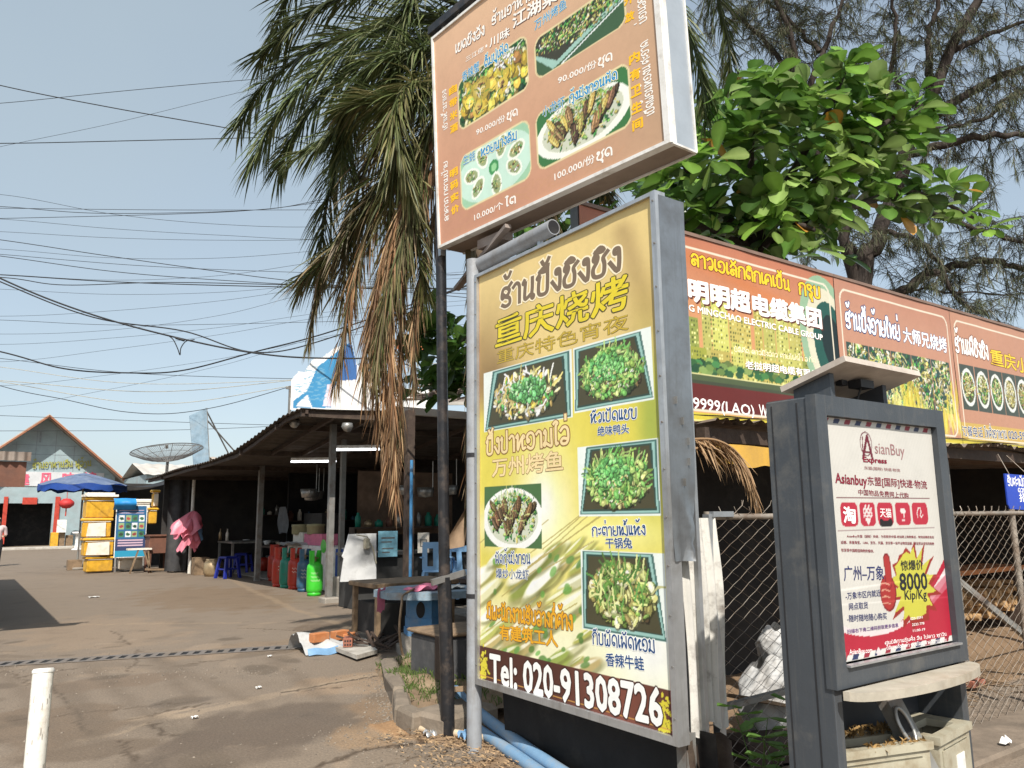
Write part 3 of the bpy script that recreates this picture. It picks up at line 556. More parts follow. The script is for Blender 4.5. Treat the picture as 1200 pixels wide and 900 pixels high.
# ================================================================== GROUND
def build_ground():
    rng = np.random.default_rng(3)
    xs = np.concatenate([[-900, -300, -100, -40, -20, -10, -6, -3.5, -2, -1.2], np.arange(-.8, 7.01, .035), [7.3, 7.8, 8.5, 10, 13, 18, 25, 40, 100, 300, 900]])
    ys = np.concatenate([[-900, -300, -80, -20, -6, -2, 0, 1, 2, 2.6, 3.2], np.arange(3.6, 13, .035), np.arange(13.05, 24, .12), [25, 27, 30, 34, 40, 50, 70, 100, 300, 900]])
    X, Y = np.meshgrid(xs, ys); Z = np.zeros_like(X)
    c = np.ones(X.shape+(3,))
    def near(pts, w, col, al, soft=.5):
        d = np.full(X.shape, 1e9)
        for (x0, y0), (x1, y1) in zip(pts[:-1], pts[1:]):
            L2 = (x1-x0)**2+(y1-y0)**2+1e-9; t = np.clip(((X-x0)*(x1-x0)+(Y-y0)*(y1-y0))/L2, 0, 1)
            d = np.minimum(d, np.hypot(X-x0-t*(x1-x0), Y-y0-t*(y1-y0)))
        m = np.clip((w-d)/(w*soft), 0, 1)*al; c[...] = c*(1-m[..., None])+np.array(col)*m[..., None]; return m
    def blob(cx, cy, rx, ry, col, al, ang=0, rough=.35):
        dx, dy = X-cx, Y-cy; ca, sa = math.cos(ang), math.sin(ang)
        q = np.sqrt(((dx*ca+dy*sa)/rx)**2+((-dx*sa+dy*ca)/ry)**2)
        q = q+rough*(np.sin(X*5.3+Y*2.1+cx)*np.sin(Y*6.1-X*3.3+cy)*.6+np.sin(X*13+cy*3)*np.sin(Y*11+cx)*.3+np.sin(X*31-Y*23)*.1)
        m = np.clip((1.0-q)/.25, 0, 1)*al; c[...] = c*(1-m[..., None])+np.array(col)*m[..., None]
    g2 = lambda px, py: tuple(G(px, py)[:2])
    blob(*g2(250, 700), 1.6, 3.2, (.9, .82, .72), .6); blob(*g2(120, 740), 1.2, 2.2, (1.14, 1.1, 1.05), .7)
    blob(*g2(330, 850), .9, .7, (.62, .6, .6), .7, .3); blob(*g2(250, 880), .8, .5, (.7, .68, .68), .6)
    blob(*g2(215, 822), .34, .16, (.72, .72, .74), .8); blob(*g2(200, 835), .45, .06, (1.45, 1.42, 1.36), .7, .2)
    blob(*g2(60, 850), .6, .9, (.8, .74, .68), .6); blob(*g2(420, 800), .7, .5, (1.25, 1.16, 1.05), .7); blob(*g2(440, 860), .5, .35, (1.3, 1.15, .95), .6)
    blob(*g2(470, 830), .45, .6, (1.15, 1.02, .86), .6); blob(*g2(130, 800), .8, .4, (.86, .8, .75), .6)
    blob(*g2(110, 880), .5, .25, (.7, .66, .62), .6); blob(*g2(400, 735), .7, .9, (.72, .66, .6), .7); blob(*g2(300, 760), 1.2, .6, (1.1, 1.02, .92), .5)
    for k in range(170):
        x, y = rng.uniform(-.5, 5), rng.uniform(4, 13); s = .02+.22*rng.uniform()**2; v = rng.choice([.72, .8, 1.15, 1.25, .6]); blob(x, y, s*rng.uniform(1, 2.5), s, (v, v*.98, v*.95), rng.uniform(.3, .7), rng.uniform(0, 3))
    def wob(p, q, a=.03, n=30):
        P = [np.array(p)+(np.array(q)-np.array(p))*i/n for i in range(n+1)]; return [tuple(v+rng.normal(0, a, 2)*(0 < i < n)) for i, v in enumerate(P)]
    def joint(pxs, w, col, al, a=.02):
        for p, q in zip(pxs[:-1], pxs[1:]): near(wob(g2(*p), g2(*q), a, 16), w, col, al)
    joint([(160, 842), (215, 838), (290, 822), (350, 808), (455, 788)], .09, (1.4, 1.38, 1.32), .55, .03)
    joint([(330, 812), (395, 800), (455, 790)], .022, (.25, .23, .2), .9, .01)
    joint([(95, 868), (140, 860), (200, 836)], .03, (1.3, 1.28, 1.22), .6); joint([(60, 800), (90, 835), (105, 862)], .02, (.4, .38, .35), .7)
    joint([(50, 733), (160, 731), (280, 730)], .06, (1.35, 1.3, 1.2), .5); joint([(370, 900), (430, 878), (500, 870)], .03, (.35, .3, .25), .7)
    joint([(280, 736), (330, 738), (440, 745)], .02, (.4, .36, .32), .8, .01); joint([(265, 676), (300, 694), (350, 716), (430, 742)], .10, (1.25, 1.2, 1.1), .5)
    joint([(0, 690), (120, 694), (260, 690)], .05, (1.2, 1.18, 1.1), .3)
    for k in range(16):      # hairline cracks and tyre streaks
        x, y = rng.uniform(-.3, 3.4), rng.uniform(4.5, 12); a = rng.uniform(-.4, .6) if k % 2 else rng.uniform(1.2, 1.9); L = rng.uniform(.4, 1.6); near(wob((x, y), (x+L*math.cos(a), y+L*math.sin(a)), .03, 18), .018, (.5, .46, .42), .7)
    for k in range(7):
        x = rng.uniform(.2, 3); near(wob((x, 5+rng.uniform(0, 3)), (x+rng.uniform(-.3, .5), 8+rng.uniform(0, 4)), .02, 20), .14, (.78, .76, .74), .55, 1.0)
    c[...] = np.clip(c, .2, 2)**1.5
    # sandy soil bed beside the sign
    soil = ((X > 3.0+.25*np.sin(Y*1.9)) & (Y > 4.2) & (Y < 5.9)) | ((X > 2.75) & (Y < 4.6) & (Y > 3.6))
    c[soil] = c[soil]*np.array([1.2, 1.02, .82])
    Z[soil] += .01+.02*np.abs(np.sin(X[soil]*7.7)*np.sin(Y[soil]*6.3))
    nv, nu = X.shape; idx = np.arange(nu*nv).reshape(nv, nu)
    F = np.stack([idx[:-1, :-1], idx[:-1, 1:], idx[1:, 1:], idx[1:, :-1]], -1).reshape(-1, 4)
    me = bpy.data.meshes.new('ground'); me.vertices.add(nu*nv); me.vertices.foreach_set('co', np.stack([X, Y, Z], -1).astype(np.float32).ravel())
    me.loops.add(F.size); me.loops.foreach_set('vertex_index', F.astype(np.int32).ravel()); me.polygons.add(len(F))
    me.polygons.foreach_set('loop_start', np.arange(0, F.size, 4, dtype=np.int32))
    at = me.attributes.new('Col', 'FLOAT_COLOR', 'POINT'); arr = np.ones((nu*nv, 4), np.float32); arr[:, :3] = c.reshape(-1, 3); at.data.foreach_set('color', arr.ravel())
    me.update(calc_edges=True); me.validate()
    m = mat('worn_concrete_ground', (.212, .164, .120), .9, 0, 1.1, .3, .8, 34, dirt=(.105, .085, .066), da=.6, dscale=1.1)
    n = m.node_tree; b = n.nodes['Principled BSDF']; src = b.inputs['Base Color'].links[0].from_socket
    tc = n.nodes['Texture Coordinate']
    a = n.nodes.new('ShaderNodeAttribute'); a.attribute_name = 'Col'
    mu = n.nodes.new('ShaderNodeMix'); mu.data_type = 'RGBA'; mu.blend_type = 'MULTIPLY'; mu.inputs[0].default_value = 1
    n.links.new(src, mu.inputs[6]); n.links.new(a.outputs[0], mu.inputs[7])
    no = n.nodes.new('ShaderNodeTexNoise'); no.inputs['Scale'].default_value = 55; no.inputs['Detail'].default_value = 8; no.inputs['Roughness'].default_value = .8; n.links.new(tc.outputs['Object'], no.inputs[0])
    r = n.nodes.new('ShaderNodeMapRange'); r.inputs[1].default_value = .3; r.inputs[2].default_value = .7; r.inputs[3].default_value = .58; r.inputs[4].default_value = 1.4; n.links.new(no.outputs[0], r.inputs[0])
    v = n.nodes.new('ShaderNodeVectorMath'); v.operation = 'SCALE'; n.links.new(mu.outputs[2], v.inputs[0]); n.links.new(r.outputs[0], v.inputs[3]); n.links.new(v.outputs[0], b.inputs['Base Color'])
    me.materials.append(m); o = bpy.data.objects.new('ground', me); COL.objects.link(o); o['kind'] = 'structure'; M['ground'] = m
build_ground()

# pavement kerb that runs along the fence foot (bottom right of the view) and the far kerb of the cross street
b = MB(); b.box((3.3, 2.55, -.05), (14, 3.25, .06), 0, .02); struct('pavement', b, mat('brown_pavement', (.20, .155, .115), .92, 0, 5, .25, .6, 30, dirt=(.10, .08, .06), da=.6, dscale=3))
b = MB(); b.box((-12, 53.2, -.05), (7.5, 54.6, .12), 0, .02); struct('kerb', b, 'concpale')
# floor slab of the cooking shed
b = MB(); b.box((6.9, 9.5, -.1), (13, 26, .03), 0, .01); struct('shed_floor', b, 'concrete')

# drain channel across the lane
def drain():
    a, c = G(-120, 786), G(357, 758); a, c = a[:2], c[:2]; d = (c-a)/np.linalg.norm(c-a); n = np.array([-d[1], d[0]]); L = np.linalg.norm(c-a)
    t = thing('drain_grate', 'long slotted metal drain grate crossing the concrete lane', 'drain', (*(a+c)/2, 0))
    P = lambda s, w, z: (*(a+d*s+n*w), z)
    b = MB(); b.quad(P(0, -.115, .004), P(L, -.115, .004), P(L, .115, .004), P(0, .115, .004)); part('drain_channel', b, 'black', t)  # flat black strip laid for the shade inside the channel
    b = MB()
    for w in (-.135, .135): b.bar(P(0, w, .008), P(L, w, .008), .05, .006, up=np.array([0, 0, 1.0]))
    k = 0; s = 0.0
    while s < L:
        b.bar(P(s, -.112, .007), P(s+.03, .112, .007), .065, .005, up=np.array([0, 0, 1.0])); s += .135
    part('grate', b, mat('worn_iron', (.17, .15, .135), .7, .15, 6, .2, .2, 40, dirt=(.2, .15, .1), da=.5), t)
drain()

# ================================================================== TALL MENU SIGN
XS = 3.057
FT = Frame((XS, 4.748, .0), (0, -1, 0), (0, 0, 1))            # faces -X
def tall_sign():
    t = thing('menu_sign', 'tall yellow grill menu light box with green dish photos and phone number strip', 'sign', (XS+.1, 3.83, 0))
    z0, z1, w = .488, 3.385, 1.835
    def R_(px, py): return FT.uv(px, py)
    R = Raster(.012, z0+.012, w-.012, z1-.012, .0056); U, V = R.gu/w, (R.gv-z0)/(z1-z0)
    S = lambda a, b, x: np.clip((x-a)/(b-a), 0, 1)**2*(3-2*np.clip((x-a)/(b-a), 0, 1))
    def blend(mask, col): R.a[...] = R.a*(1-mask[..., None])+np.array(col)*mask[..., None]
    R.a[...] = C3(224, 194, 118)
    blend(S(.80, .98, V)*S(.9, .2, U)*.35, C3(222, 190, 120)); blend(S(.74, .6, V), C3(222, 205, 66))
    blend(S(.99, .75, V)*S(.42, .0, U)*S(.6, .72, V)*.85, C3(150, 116, 66)); blend(np.exp(-((U-.86-(.95-V)*.55+.0)/.05)**2)*S(.7, .8, V)*S(.99, .95, V)*.5, C3(150, 118, 70))
    blend(np.exp(-((U-.12)/.09)**2)*S(.58, .7, V)*S(.8, .72, V)*.5, C3(120, 90, 45)); blend(S(.80, .92, U)*S(.66, .74, V)*S(.9, .76, V)*.5, C3(190, 160, 80))
    blend(np.exp(-((U-.42)/.16)**2-((V-.40)/.13)**2)*.95, C3(248, 246, 232)); blend(np.exp(-((U-.12)/.14)**2-((V-.36)/.05)**2)*.8, C3(245, 243, 225))
    blend(np.exp(-((U-.75)/.3)**2-((V-.35)/.04)**2)*.7, C3(248, 244, 160)); blend(S(.30, .12, V)*.75, C3(240, 240, 225)); blend(np.exp(-((U-.9)/.16)**2-((V-.16)/.1)**2)*.8, C3(248, 248, 240))
    blend(np.exp(-((U-.95)/.06)**2-((V-.55)/.14)**2)*.8, C3(150, 170, 60)); blend(np.exp(-((U-.5)/.05)**2-((V-.55)/.2)**2)*.4, C3(245, 235, 120))
    rng = np.random.default_rng(5)
    # blurred grilled skewers in the lower background
    for k in range(60):
        p = R_(rng.uniform(556, 690), rng.uniform(640, 795)); L = rng.uniform(.06, .24); a = rng.uniform(.36, .58); c = jit([C3(226, 222, 170), C3(206, 206, 110), C3(240, 238, 214), C3(188, 190, 84), C3(150, 166, 66), C3(196, 172, 104)][k % 6], .08, rng); wd = L*rng.uniform(.14, .26)
        R.ell(p[0]+.01, p[1]-wd*.7, L*1.04, wd, (.42, .42, .2), a, .55, .5); R.ell(p[0], p[1], L, wd, c, a, .95, .35); R.ell(p[0]-.3*wd, p[1]+wd*.35, L*.75, wd*.28, C3(250, 248, 230), a, .7, .6)
    for k in range(14):
        p = R_(rng.uniform(556, 650), rng.uniform(640, 760)); L = rng.uniform(.4, .9); a = rng.uniform(.36, .5); R.stroke([tuple(p), (p[0]+L*math.cos(a), p[1]+L*math.sin(a))], .008, C3(176, 156, 78), .8)
    for k in range(40):
        p = R_(rng.uniform(575, 690), rng.uniform(650, 795)); R.ell(p[0], p[1], rng.uniform(.015, .04), rng.uniform(.01, .02), jit(C3(96, 150, 60), .2, rng), rng.uniform(.2, .8), .8, .4)
    def pic(bl, tr, kind, seed, **k):
        a, c = R_(*bl), R_(*tr); food(R, a[0], a[1], c[0], c[1], kind, seed, **k)
    pic((567, 507), (669, 409), 'tray', 1); pic((673, 484), (763, 383), 'traygreen', 2); pic((679, 605), (771, 513), 'traygreen', 3)
    pic((568, 640), (634, 566), 'crawplate', 4); pic((683, 737), (778, 648), 'tray', 8)
    # phone strip
    a = R_(566, 757); R.rect(0, z0, w, a[1], C3(98, 52, 40)); Ug = (R.gv < a[1])
    R.a[Ug] = R.a[Ug]*(.8+.5*np.exp(-((U[Ug]-.75)/.2)**2))[..., None]
    for k in range(130):
        side = k % 2; x = (.05 if side else w-.09)+rng.normal(0, .03); y = z0+.02+abs(rng.normal(0, .09)); R.ell(x, y, .014, .008, C3(215, 200, 40), rng.uniform(0, 3))
    R.stroke([(0, z0+.035), (w, z0+.035)], .006, C3(200, 140, 60)); R.rect(0, z0, .02, z1, C3(150, 60, 60), .25); R.rect(w-.03, z0, w-.02, z1, C3(190, 40, 60))
    R.build('printed_face', FT, t, .0, .005, gain=1.05)
    # lettering
    inks = ['grey_brown', 'cream', 'yellow', 'olive_line', 'gold', 'white', 'peach', 'brown', 'navy', 'amber', 'shade']
    cols = dict(grey_brown=(122, 104, 84), cream=(246, 232, 200), yellow=(226, 205, 50), olive_line=(70, 66, 34), gold=(196, 168, 60), white=(242, 242, 238), peach=(238, 214, 160), brown=(140, 96, 56), navy=(34, 74, 124), amber=(228, 168, 40), shade=(66, 40, 32))
    mats = [flatmat(k, cols[k]) for k in inks]; I = {k: i for i, k in enumerate(inks)}; b = MB()
    def T(s, p0, p1, h, ink, **k): put_text(b, FT, s, p0, p1, h, I[ink], h=.0008, **{q: (I[v] if q == 'outline' else ((I[v],) if q == 'shadow' else v)) for q, v in k.items()})
    T('ຮ້ານປີ້ງຊິງຊິງ', (586, 361), (729, 316), 22, 'grey_brown', outline='cream', ow=.06, lao_th=.2)
    T('重庆烧烤', (581, 408), (737, 360), 33, 'yellow', outline='olive_line', ow=.028, off=.02)
    T('重庆特色宵夜', (583, 427), (737, 386), 16, 'gold', outline='olive_line', ow=.014, off=.004)
    T('ປີ້ງປາຫອາມໂຈ່', (569, 533), (668, 519), 17, 'peach', outline='brown', ow=.05, lao_th=.18)
    T('万州烤鱼', (577, 559), (660, 551), 21, 'peach', outline='brown', ow=.02, off=.02)
    T('ຫົວເປັດແຊບ', (692, 496), (746, 490), 11, 'navy', outline='white', ow=.06, lao_th=.16); T('绝味鸭头', (701, 511), (737, 507.5), 11, 'navy', outline='white', ow=.04, off=.02)
    T('ກະຕ່າຍໝໍ້ແຫ້ງ', (694, 628), (757, 626.5), 10, 'navy', outline='white', ow=.06, lao_th=.16); T('干锅兔', (710, 642.5), (741, 642.5), 12, 'navy', outline='white', ow=.04, off=.02)
    T('ຜັດກຸ້ງມັງກອນ', (581, 660), (622, 660.5), 10, 'navy', outline='white', ow=.06, lao_th=.16); T('爆炒小龙虾', (582, 677), (620, 679.5), 11, 'navy', outline='white', ow=.04, off=.015)
    T('ມີພະນັກງານຮັບຈ້າງກໍ່ສ້າງ', (570, 724), (672, 738), 14, 'amber', outline='brown', ow=.05, lao_th=.2); T('有建筑工人', (586, 749), (654, 758.5), 17, 'amber', outline='brown', ow=.022, off=.025)
    T('ກົບພັດເຜັດຫອມ', (695, 754), (768, 765), 13, 'navy', outline='white', ow=.06, lao_th=.16); T('香辣牛蛙', (711, 780), (755, 786), 15, 'navy', outline='white', ow=.04, off=.02)
    T('Tel: 020-91308726', (575, 799.5), (777, 851.5), 33, 'white', outline='shade', ow=.035, off=.03)
    part('lettering', b, mats, t)
    FT.wave = (0, 0)
    # frame round the face
    b = MB(); fw = .03
    for (u0, v0, u1, v1) in ((-.02, z0-.03, .012, z1+.012), (w-.012, z0-.03, w+.026, z1+.012), (.0125, z1-.012, w-.0125, z1+.0115), (.0125, z0-.0295, w-.0125, z0+.012)):
        b.prism([(u0, v0), (u1, v0), (u1, v1), (u0, v1)], -.06, .022, FT.P)
    part('frame', b, 'alu', t)
    # sheet metal side, crumpled and peeled away low down
    rng = np.random.default_rng(2); y = 4.748-w-.024
    def side(i, j):
        z = 1.36+(z1-.01-1.36)*j; x = XS+.004+(.206-.02*(1-j))*i; d = .0
        cr = max(0, (1.9-z)/.55)
        d = cr*.018*math.sin(i*5+z*11)+cr*cr*.03*abs(math.sin(z*19+i*4))+.003*math.sin(z*4+i*3)
        return (x-cr*cr*.09*i, y-abs(d)*(.3+i)-.002, z)
    b = MB(); b.grid(side, 8, 46); part('side_cladding', b, mat('side_sheet', (.27, .285, .30), .33, .7, 3, .15, .15, 8, dirt=(.17, .165, .16), da=.5, dscale=4, streak=.7), t)
    b = MB()
    for k in range(5): b.bar((XS+.1+.05*math.sin(k), y-.006, 1.75+k*.11), (XS+.1+.05*math.sin(k), y-.007, 1.79+k*.11), .03, .003)
    part('rivet_plate', b, 'steel', t)
    b = MB(); b.box((XS+.19, y+.003, z0), (XS+.215, y+.03, z1-.01)); b.box((XS+.2, 2.96, z1-.03), (XS+.215, 4.7, z1+.0)); b.box((XS+.05, 2.94, z0-.01), (XS+.21, 4.73, z0+.015)); part('rear_frame', b, 'galv', t)
    b = MB(); b.box((XS+.07, 2.96, z0+.02), (XS+.19, 4.74, z1-.035)); part('light_box', b, 'greypaint', t)
    # round post on the far end, clamp band
    b = MB(); b.tube([(XS+.01, 4.83, 0), (XS+.01, 4.83, 3.54)], .053, 16); p = part('post', b, 'greypaint', t)
    
    for zc in (1.03, 2.03): b = MB(); b.tube([(XS+.01, 4.83, zc), (XS+.01, 4.83, zc+.03)], .057, 16); part('clamp_band', b, 'darkplastic', p)
    b = MB()
    for k in range(12):
        for (u, v) in ((-.004, z0+.1+k*.25), (w+.008, z0+.1+k*.25)): c = FT.P(u, v, .0225); b.tube([c, c+FT.N*.004], .006, 8)
    part('screw_heads', b, 'steelpost', t)
    b = MB(); b.tube([(XS+.05, 4.86, 3.5), (XS+.06, 3.9, 3.52)], .055, 16, caps=False); b.tube([(XS+.06, 3.9, 3.52), (XS+.06, 3.905, 3.52)], .055, 16)
    p = part('lamp_tube', b, 'greypaint', t)
    b = MB(); b.tube([(XS+.06, 3.8995, 3.52), (XS+.06, 3.8985, 3.52)], .047, 16); part('tube_mouth', b, 'black', p)
    b = MB(); b.bar((XS+.06, 4.05, 3.38), (XS+.06, 4.05, 3.48), .03); part('tube_bracket', b, 'galv', t)
    b = MB(); b.bar((XS+.1, 2.95, 0), (XS+.1, 2.95, .5), .07); part('rear_leg', b, 'steelpost', t)
tall_sign()

# black cloth skirt under the tall sign
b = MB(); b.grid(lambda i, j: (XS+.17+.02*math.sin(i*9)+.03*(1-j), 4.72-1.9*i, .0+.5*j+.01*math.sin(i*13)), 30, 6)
single('ground_sheet', b, 'black', 'dark sheet filling the gap beneath the tall yellow menu sign', 'sheet')

# ================================================================== UPPER MENU SIGN (leans forward a little)
ud = np.array([.0905, -.9959, 0]); n0 = np.array([-.9959, -.0905, 0]); tl = math.radians(2.6)
FU = Frame((2.974, 5.182, 3.729), ud, np.array([0, 0, math.cos(tl)])+n0*math.sin(tl))
def upper_sign():
    w, h, dp = 2.285, 1.80, .235
    t = thing('menu_sign', 'brown menu light box with four rounded food photos mounted high above the yellow one', 'sign', FU.P(w/2, 0, -.1))
    R_ = FU.uv
    R = Raster(.012, .012, w-.012, h-.012, .0075); U, V = R.gu/w, R.gv/h
    R.a[...] = C3(216, 172, 132); k = np.clip(1.2-V*1.1-U*.5, 0, 1)[..., None]; R.a = R.a*(1-k)+np.array(C3(198, 136, 104))*k
    k = (np.clip((U-.55)*1.6, 0, 1)*np.clip(1.1-V, 0, 1))[..., None]; R.a = R.a*(1-k)+np.array(C3(184, 150, 114))*k
    rng = np.random.default_rng(11)
    for q in range(26):
        x, y = rng.uniform(.05, 1.7), rng.uniform(.02, .25); P = [(x+.06*i+.03*math.sin(i*1.7+q), y+.035*math.sin(i*1.3+q*2)) for i in range(6)]; R.stroke(P, .006, C3(198, 142, 98), .6)
    def pic(bl, tr, kind, seed):
        a, c = R_(*bl), R_(*tr); food(R, a[0], a[1], c[0], c[1], kind, seed, rad=.085, border=C3(225, 205, 150), bw=.013)
    pic((538, 155), (617.5, 38), 'stew', 21); pic((628, 96), (731, -27), 'fishtray', 22); pic((541, 249), (620, 137), 'oyster', 23); pic((630, 202), (737, 70), 'crawfish', 24)
    R.build('printed_face', FU, t, 0, .003, gain=1.0)
    inks = ['white', 'brown', 'yellow', 'skyblue', 'cream', 'shade']; I = {k: i for i, k in enumerate(inks)}
    cols = dict(white=(244, 240, 232), brown=(120, 70, 44), yellow=(246, 190, 30), skyblue=(40, 140, 196), cream=(240, 236, 200), shade=(90, 50, 34))
    mats = [flatmat('upper_'+k, cols[k]) for k in inks]; b = MB()
    def T(s, p0, p1, hh, ink, **k): put_text(b, FU, s, p0, p1, hh, I[ink], h=.0008, **{q: (I[v] if q == 'outline' else ((I[v],) if q == 'shadow' else v)) for q, v in k.items()})
    T('ເຂດຊົງຈັງ', (534, 63), (568, 40), 10, 'white', lao_th=.17, shadow='shade'); T('ຮ້ານອາຫານຈີນ', (576, 30), (640, -12), 10, 'white', lao_th=.17, shadow='shade')
    T('三江佬', (546, 73), (567, 60), 6, 'white'); T('·', (569, 56), (571, 55), 3, 'white'); T('川味', (574, 56), (597, 42), 11, 'white', off=.02, shadow='shade'); T('江湖菜馆', (601, 34), (672, -12), 17, 'white', off=.025, shadow='shade')
    T('90.000/份ຊຸດ'.replace('ຊຸດ', ''), (558, 159), (592, 142), 8, 'white', off=.015); T('ຊຸດ', (594, 141), (607, 134.5), 8, 'white', lao_th=.17)
    T('90.000/份', (654, 99), (699, 79), 9, 'white', off=.015); T('ຊຸດ', (701, 78), (718, 70), 9, 'white', lao_th=.17)
    T('10.000/个', (556, 259), (590, 244), 8.5, 'white', off=.015); T('ໂຕ', (592, 243), (605, 237.5), 8.5, 'white', lao_th=.17)
    T('100.000/份', (650, 212), (697, 190), 10, 'white', off=.015); T('ຊຸດ', (699, 189), (718, 181), 10, 'white', lao_th=.17)
    T('香辣蟹', (542, 97), (562, 83), 12, 'skyblue', outline='cream', ow=.03, off=.015); T('ຕົ້ມປູເຜັດ', (568, 80), (596, 59), 9, 'skyblue', outline='cream', ow=.07, lao_th=.18)
    T('万州烤鱼', (627, 36), (664, 9), 12, 'skyblue', outline='cream', ow=.03, off=.015)
    T('生蚝', (543, 194), (557, 187), 11, 'skyblue', outline='cream', ow=.03, off=.015); T('ຫອຍນາງລົມ', (563, 184), (606, 163), 9, 'skyblue', outline='cream', ow=.07, lao_th=.18)
    T('小龙虾', (636, 138), (662, 124), 12, 'skyblue', outline='cream', ow=.03, off=.015); T('ກຸ້ງມັງກອນຜັດ', (667, 121), (724, 92), 9, 'skyblue', outline='cream', ow=.07, lao_th=.18)
    def down(s, x, y0, y1, size, x1=None):
        for i, ch in enumerate(s):
            f = (i+1)/len(s); y = y0+(y1-y0)*f-1; xx = x+((x1 or x)-x)*f; sl = -.5 if x > 600 else -.62
            T(ch, (xx, y), (xx+size, y+sl*size), size*1.05, 'yellow', off=.045)
    down('自带米酒', 526.5, 98, 158, 8.5, 528); down('明码实价', 527.5, 196, 253, 8.5, 529.5); down('开放', 731, -12, 28, 10, 733); down('内有卫生间', 737, 58, 155, 11.5, 742)
    def side(s, p0, p1, hm):      # lines of Lao lettering turned on their side, reading upwards
        put_text(b, FU, s, p0, p1, hm, I['white'], h=.0008, lao_th=.16, vert=True)
    side('ເອົາເຫຼົ້າມາເອງ', (524.5, 150), (523, 104), .05); side('ລາຄາຖືກຕາມປ້າຍ', (526, 258), (524.5, 188), .05); side('ເປີດພ້ອມຫ້ອງນ້ຳສະອາດ', (767, 132), (759, 46), .055); side('ບ່ອນຈອດລົດ', (758, 24), (754, -25), .055)
    part('lettering', b, mats, t); FU.wave = (0, 0)
    b = MB()
    for (u0, v0, u1, v1) in ((-.01, -.01, .012, h+.01), (w-.012, -.01, w+.03, h+.01), (.0125, h-.012, w-.0125, h+.0095), (.0125, -.0095, w-.0125, .012)): b.prism([(u0, v0), (u1, v0), (u1, v1), (u0, v1)], -.05, .014, FU.P)
    part('frame', b, 'white', t)
    # white metal right end, brown soffit below, back and left end
    def slab(pts, m, nm, label=None):
        b = MB(); b.grid(lambda i, j: FU.P(*[pts[0][q]+(pts[1][q]-pts[0][q])*i+(pts[3][q]-pts[0][q])*j for q in range(3)]), 6, 6); return part(nm, b, m, t)
    slab([(w+.024, 0, -.001), (w+.024, 0, -dp), (w+.024, h, -dp), (w+.024, h, -.001)], mat('white_end_sheet', (.37, .41, .45), .45, .25, 4, .1, .1, 8, dirt=(.40, .44, .48), da=.45, dscale=4), 'end_panel')
    slab([(0, -.008, -.001), (w+.022, -.008, -.001), (w+.022, -.008, -dp), (0, -.008, -dp)], 'soffit', 'underside'); slab([(0, h+.006, -dp), (w+.02, h+.006, -dp), (w+.02, h+.006, 0), (0, h+.006, 0)], 'galv', 'top_panel')
    slab([(0, 0, -dp), (0, 0, -.001), (0, h, -.001), (0, h, -dp)], 'galv', 'end_panel'); slab([(w+.02, 0, -dp), (0, 0, -dp), (0, h, -dp), (w+.02, h, -dp)], 'galv', 'back_panel')
    b = MB()
    for (a, c) in (((w+.027, -.01, -.004), (w+.027, h, -.004)), ((w+.027, -.01, -dp), (w+.027, h, -dp)), ((0, -.012, -dp), (w+.02, -.012, -dp)), ((w+.027, -.011, -.005), (w+.027, -.011, -dp))): b.bar(FU.P(*a), FU.P(*c), .018, .012)
    part('corner_trim', b, 'white', t)
    b = MB(); b.bar(FU.P(-.05, h+.09, -.03), FU.P(w+.05, h+.09, -.03), .09, .07); f = part('hanging_beam', b, 'blackpole', t)
    b = MB()
    for u in (.12, .33, 1.2, 2.0): b.bar(FU.P(u, h, -.03), FU.P(u, h+.06, -.03), .03)
    b.bar(FU.P(-.05, -.05, -.05), FU.P(-.05, h+.06, -.05), .04); part('hanger', b, 'galv', t)
    b = MB(); b.bar(FU.P(.42, -.09, -.1), FU.P(.72, -.09, -.1), .1, .07); b.bar((3.2, 5.3, 3.45), (3.06, 4.35, 3.66), .05, .03); part('support_bracket', b, mat('rusty_bracket', (.3, .25, .22), .6, .3, 6, .2, dirt=RUST, da=.5), t)
upper_sign()

# black pole carrying the upper sign
t = thing('sign_pole', 'black round steel pole holding the brown sign, in front of the blue pedestal table', 'pole', (3.058, 5.17, 0))
b = MB(); b.tube([(3.075, 5.20, -.05), (3.07, 5.21, .5), (3.058, 5.235, 1.15)], .052, 16); part('pole_sleeve', b, 'blackpole', t)
b = MB(); b.tube([(3.06, 5.235, 1.14), (3.04, 5.27, 3.4), (3.02, 5.31, 5.65)], .043, 16); part('pole', b, 'blackpole', t)
b = MB(); b.bar((2.93, 5.2, 1.12), (3.22, 5.2, 1.18), .025, .045); part('clamp', b, 'steel', t)

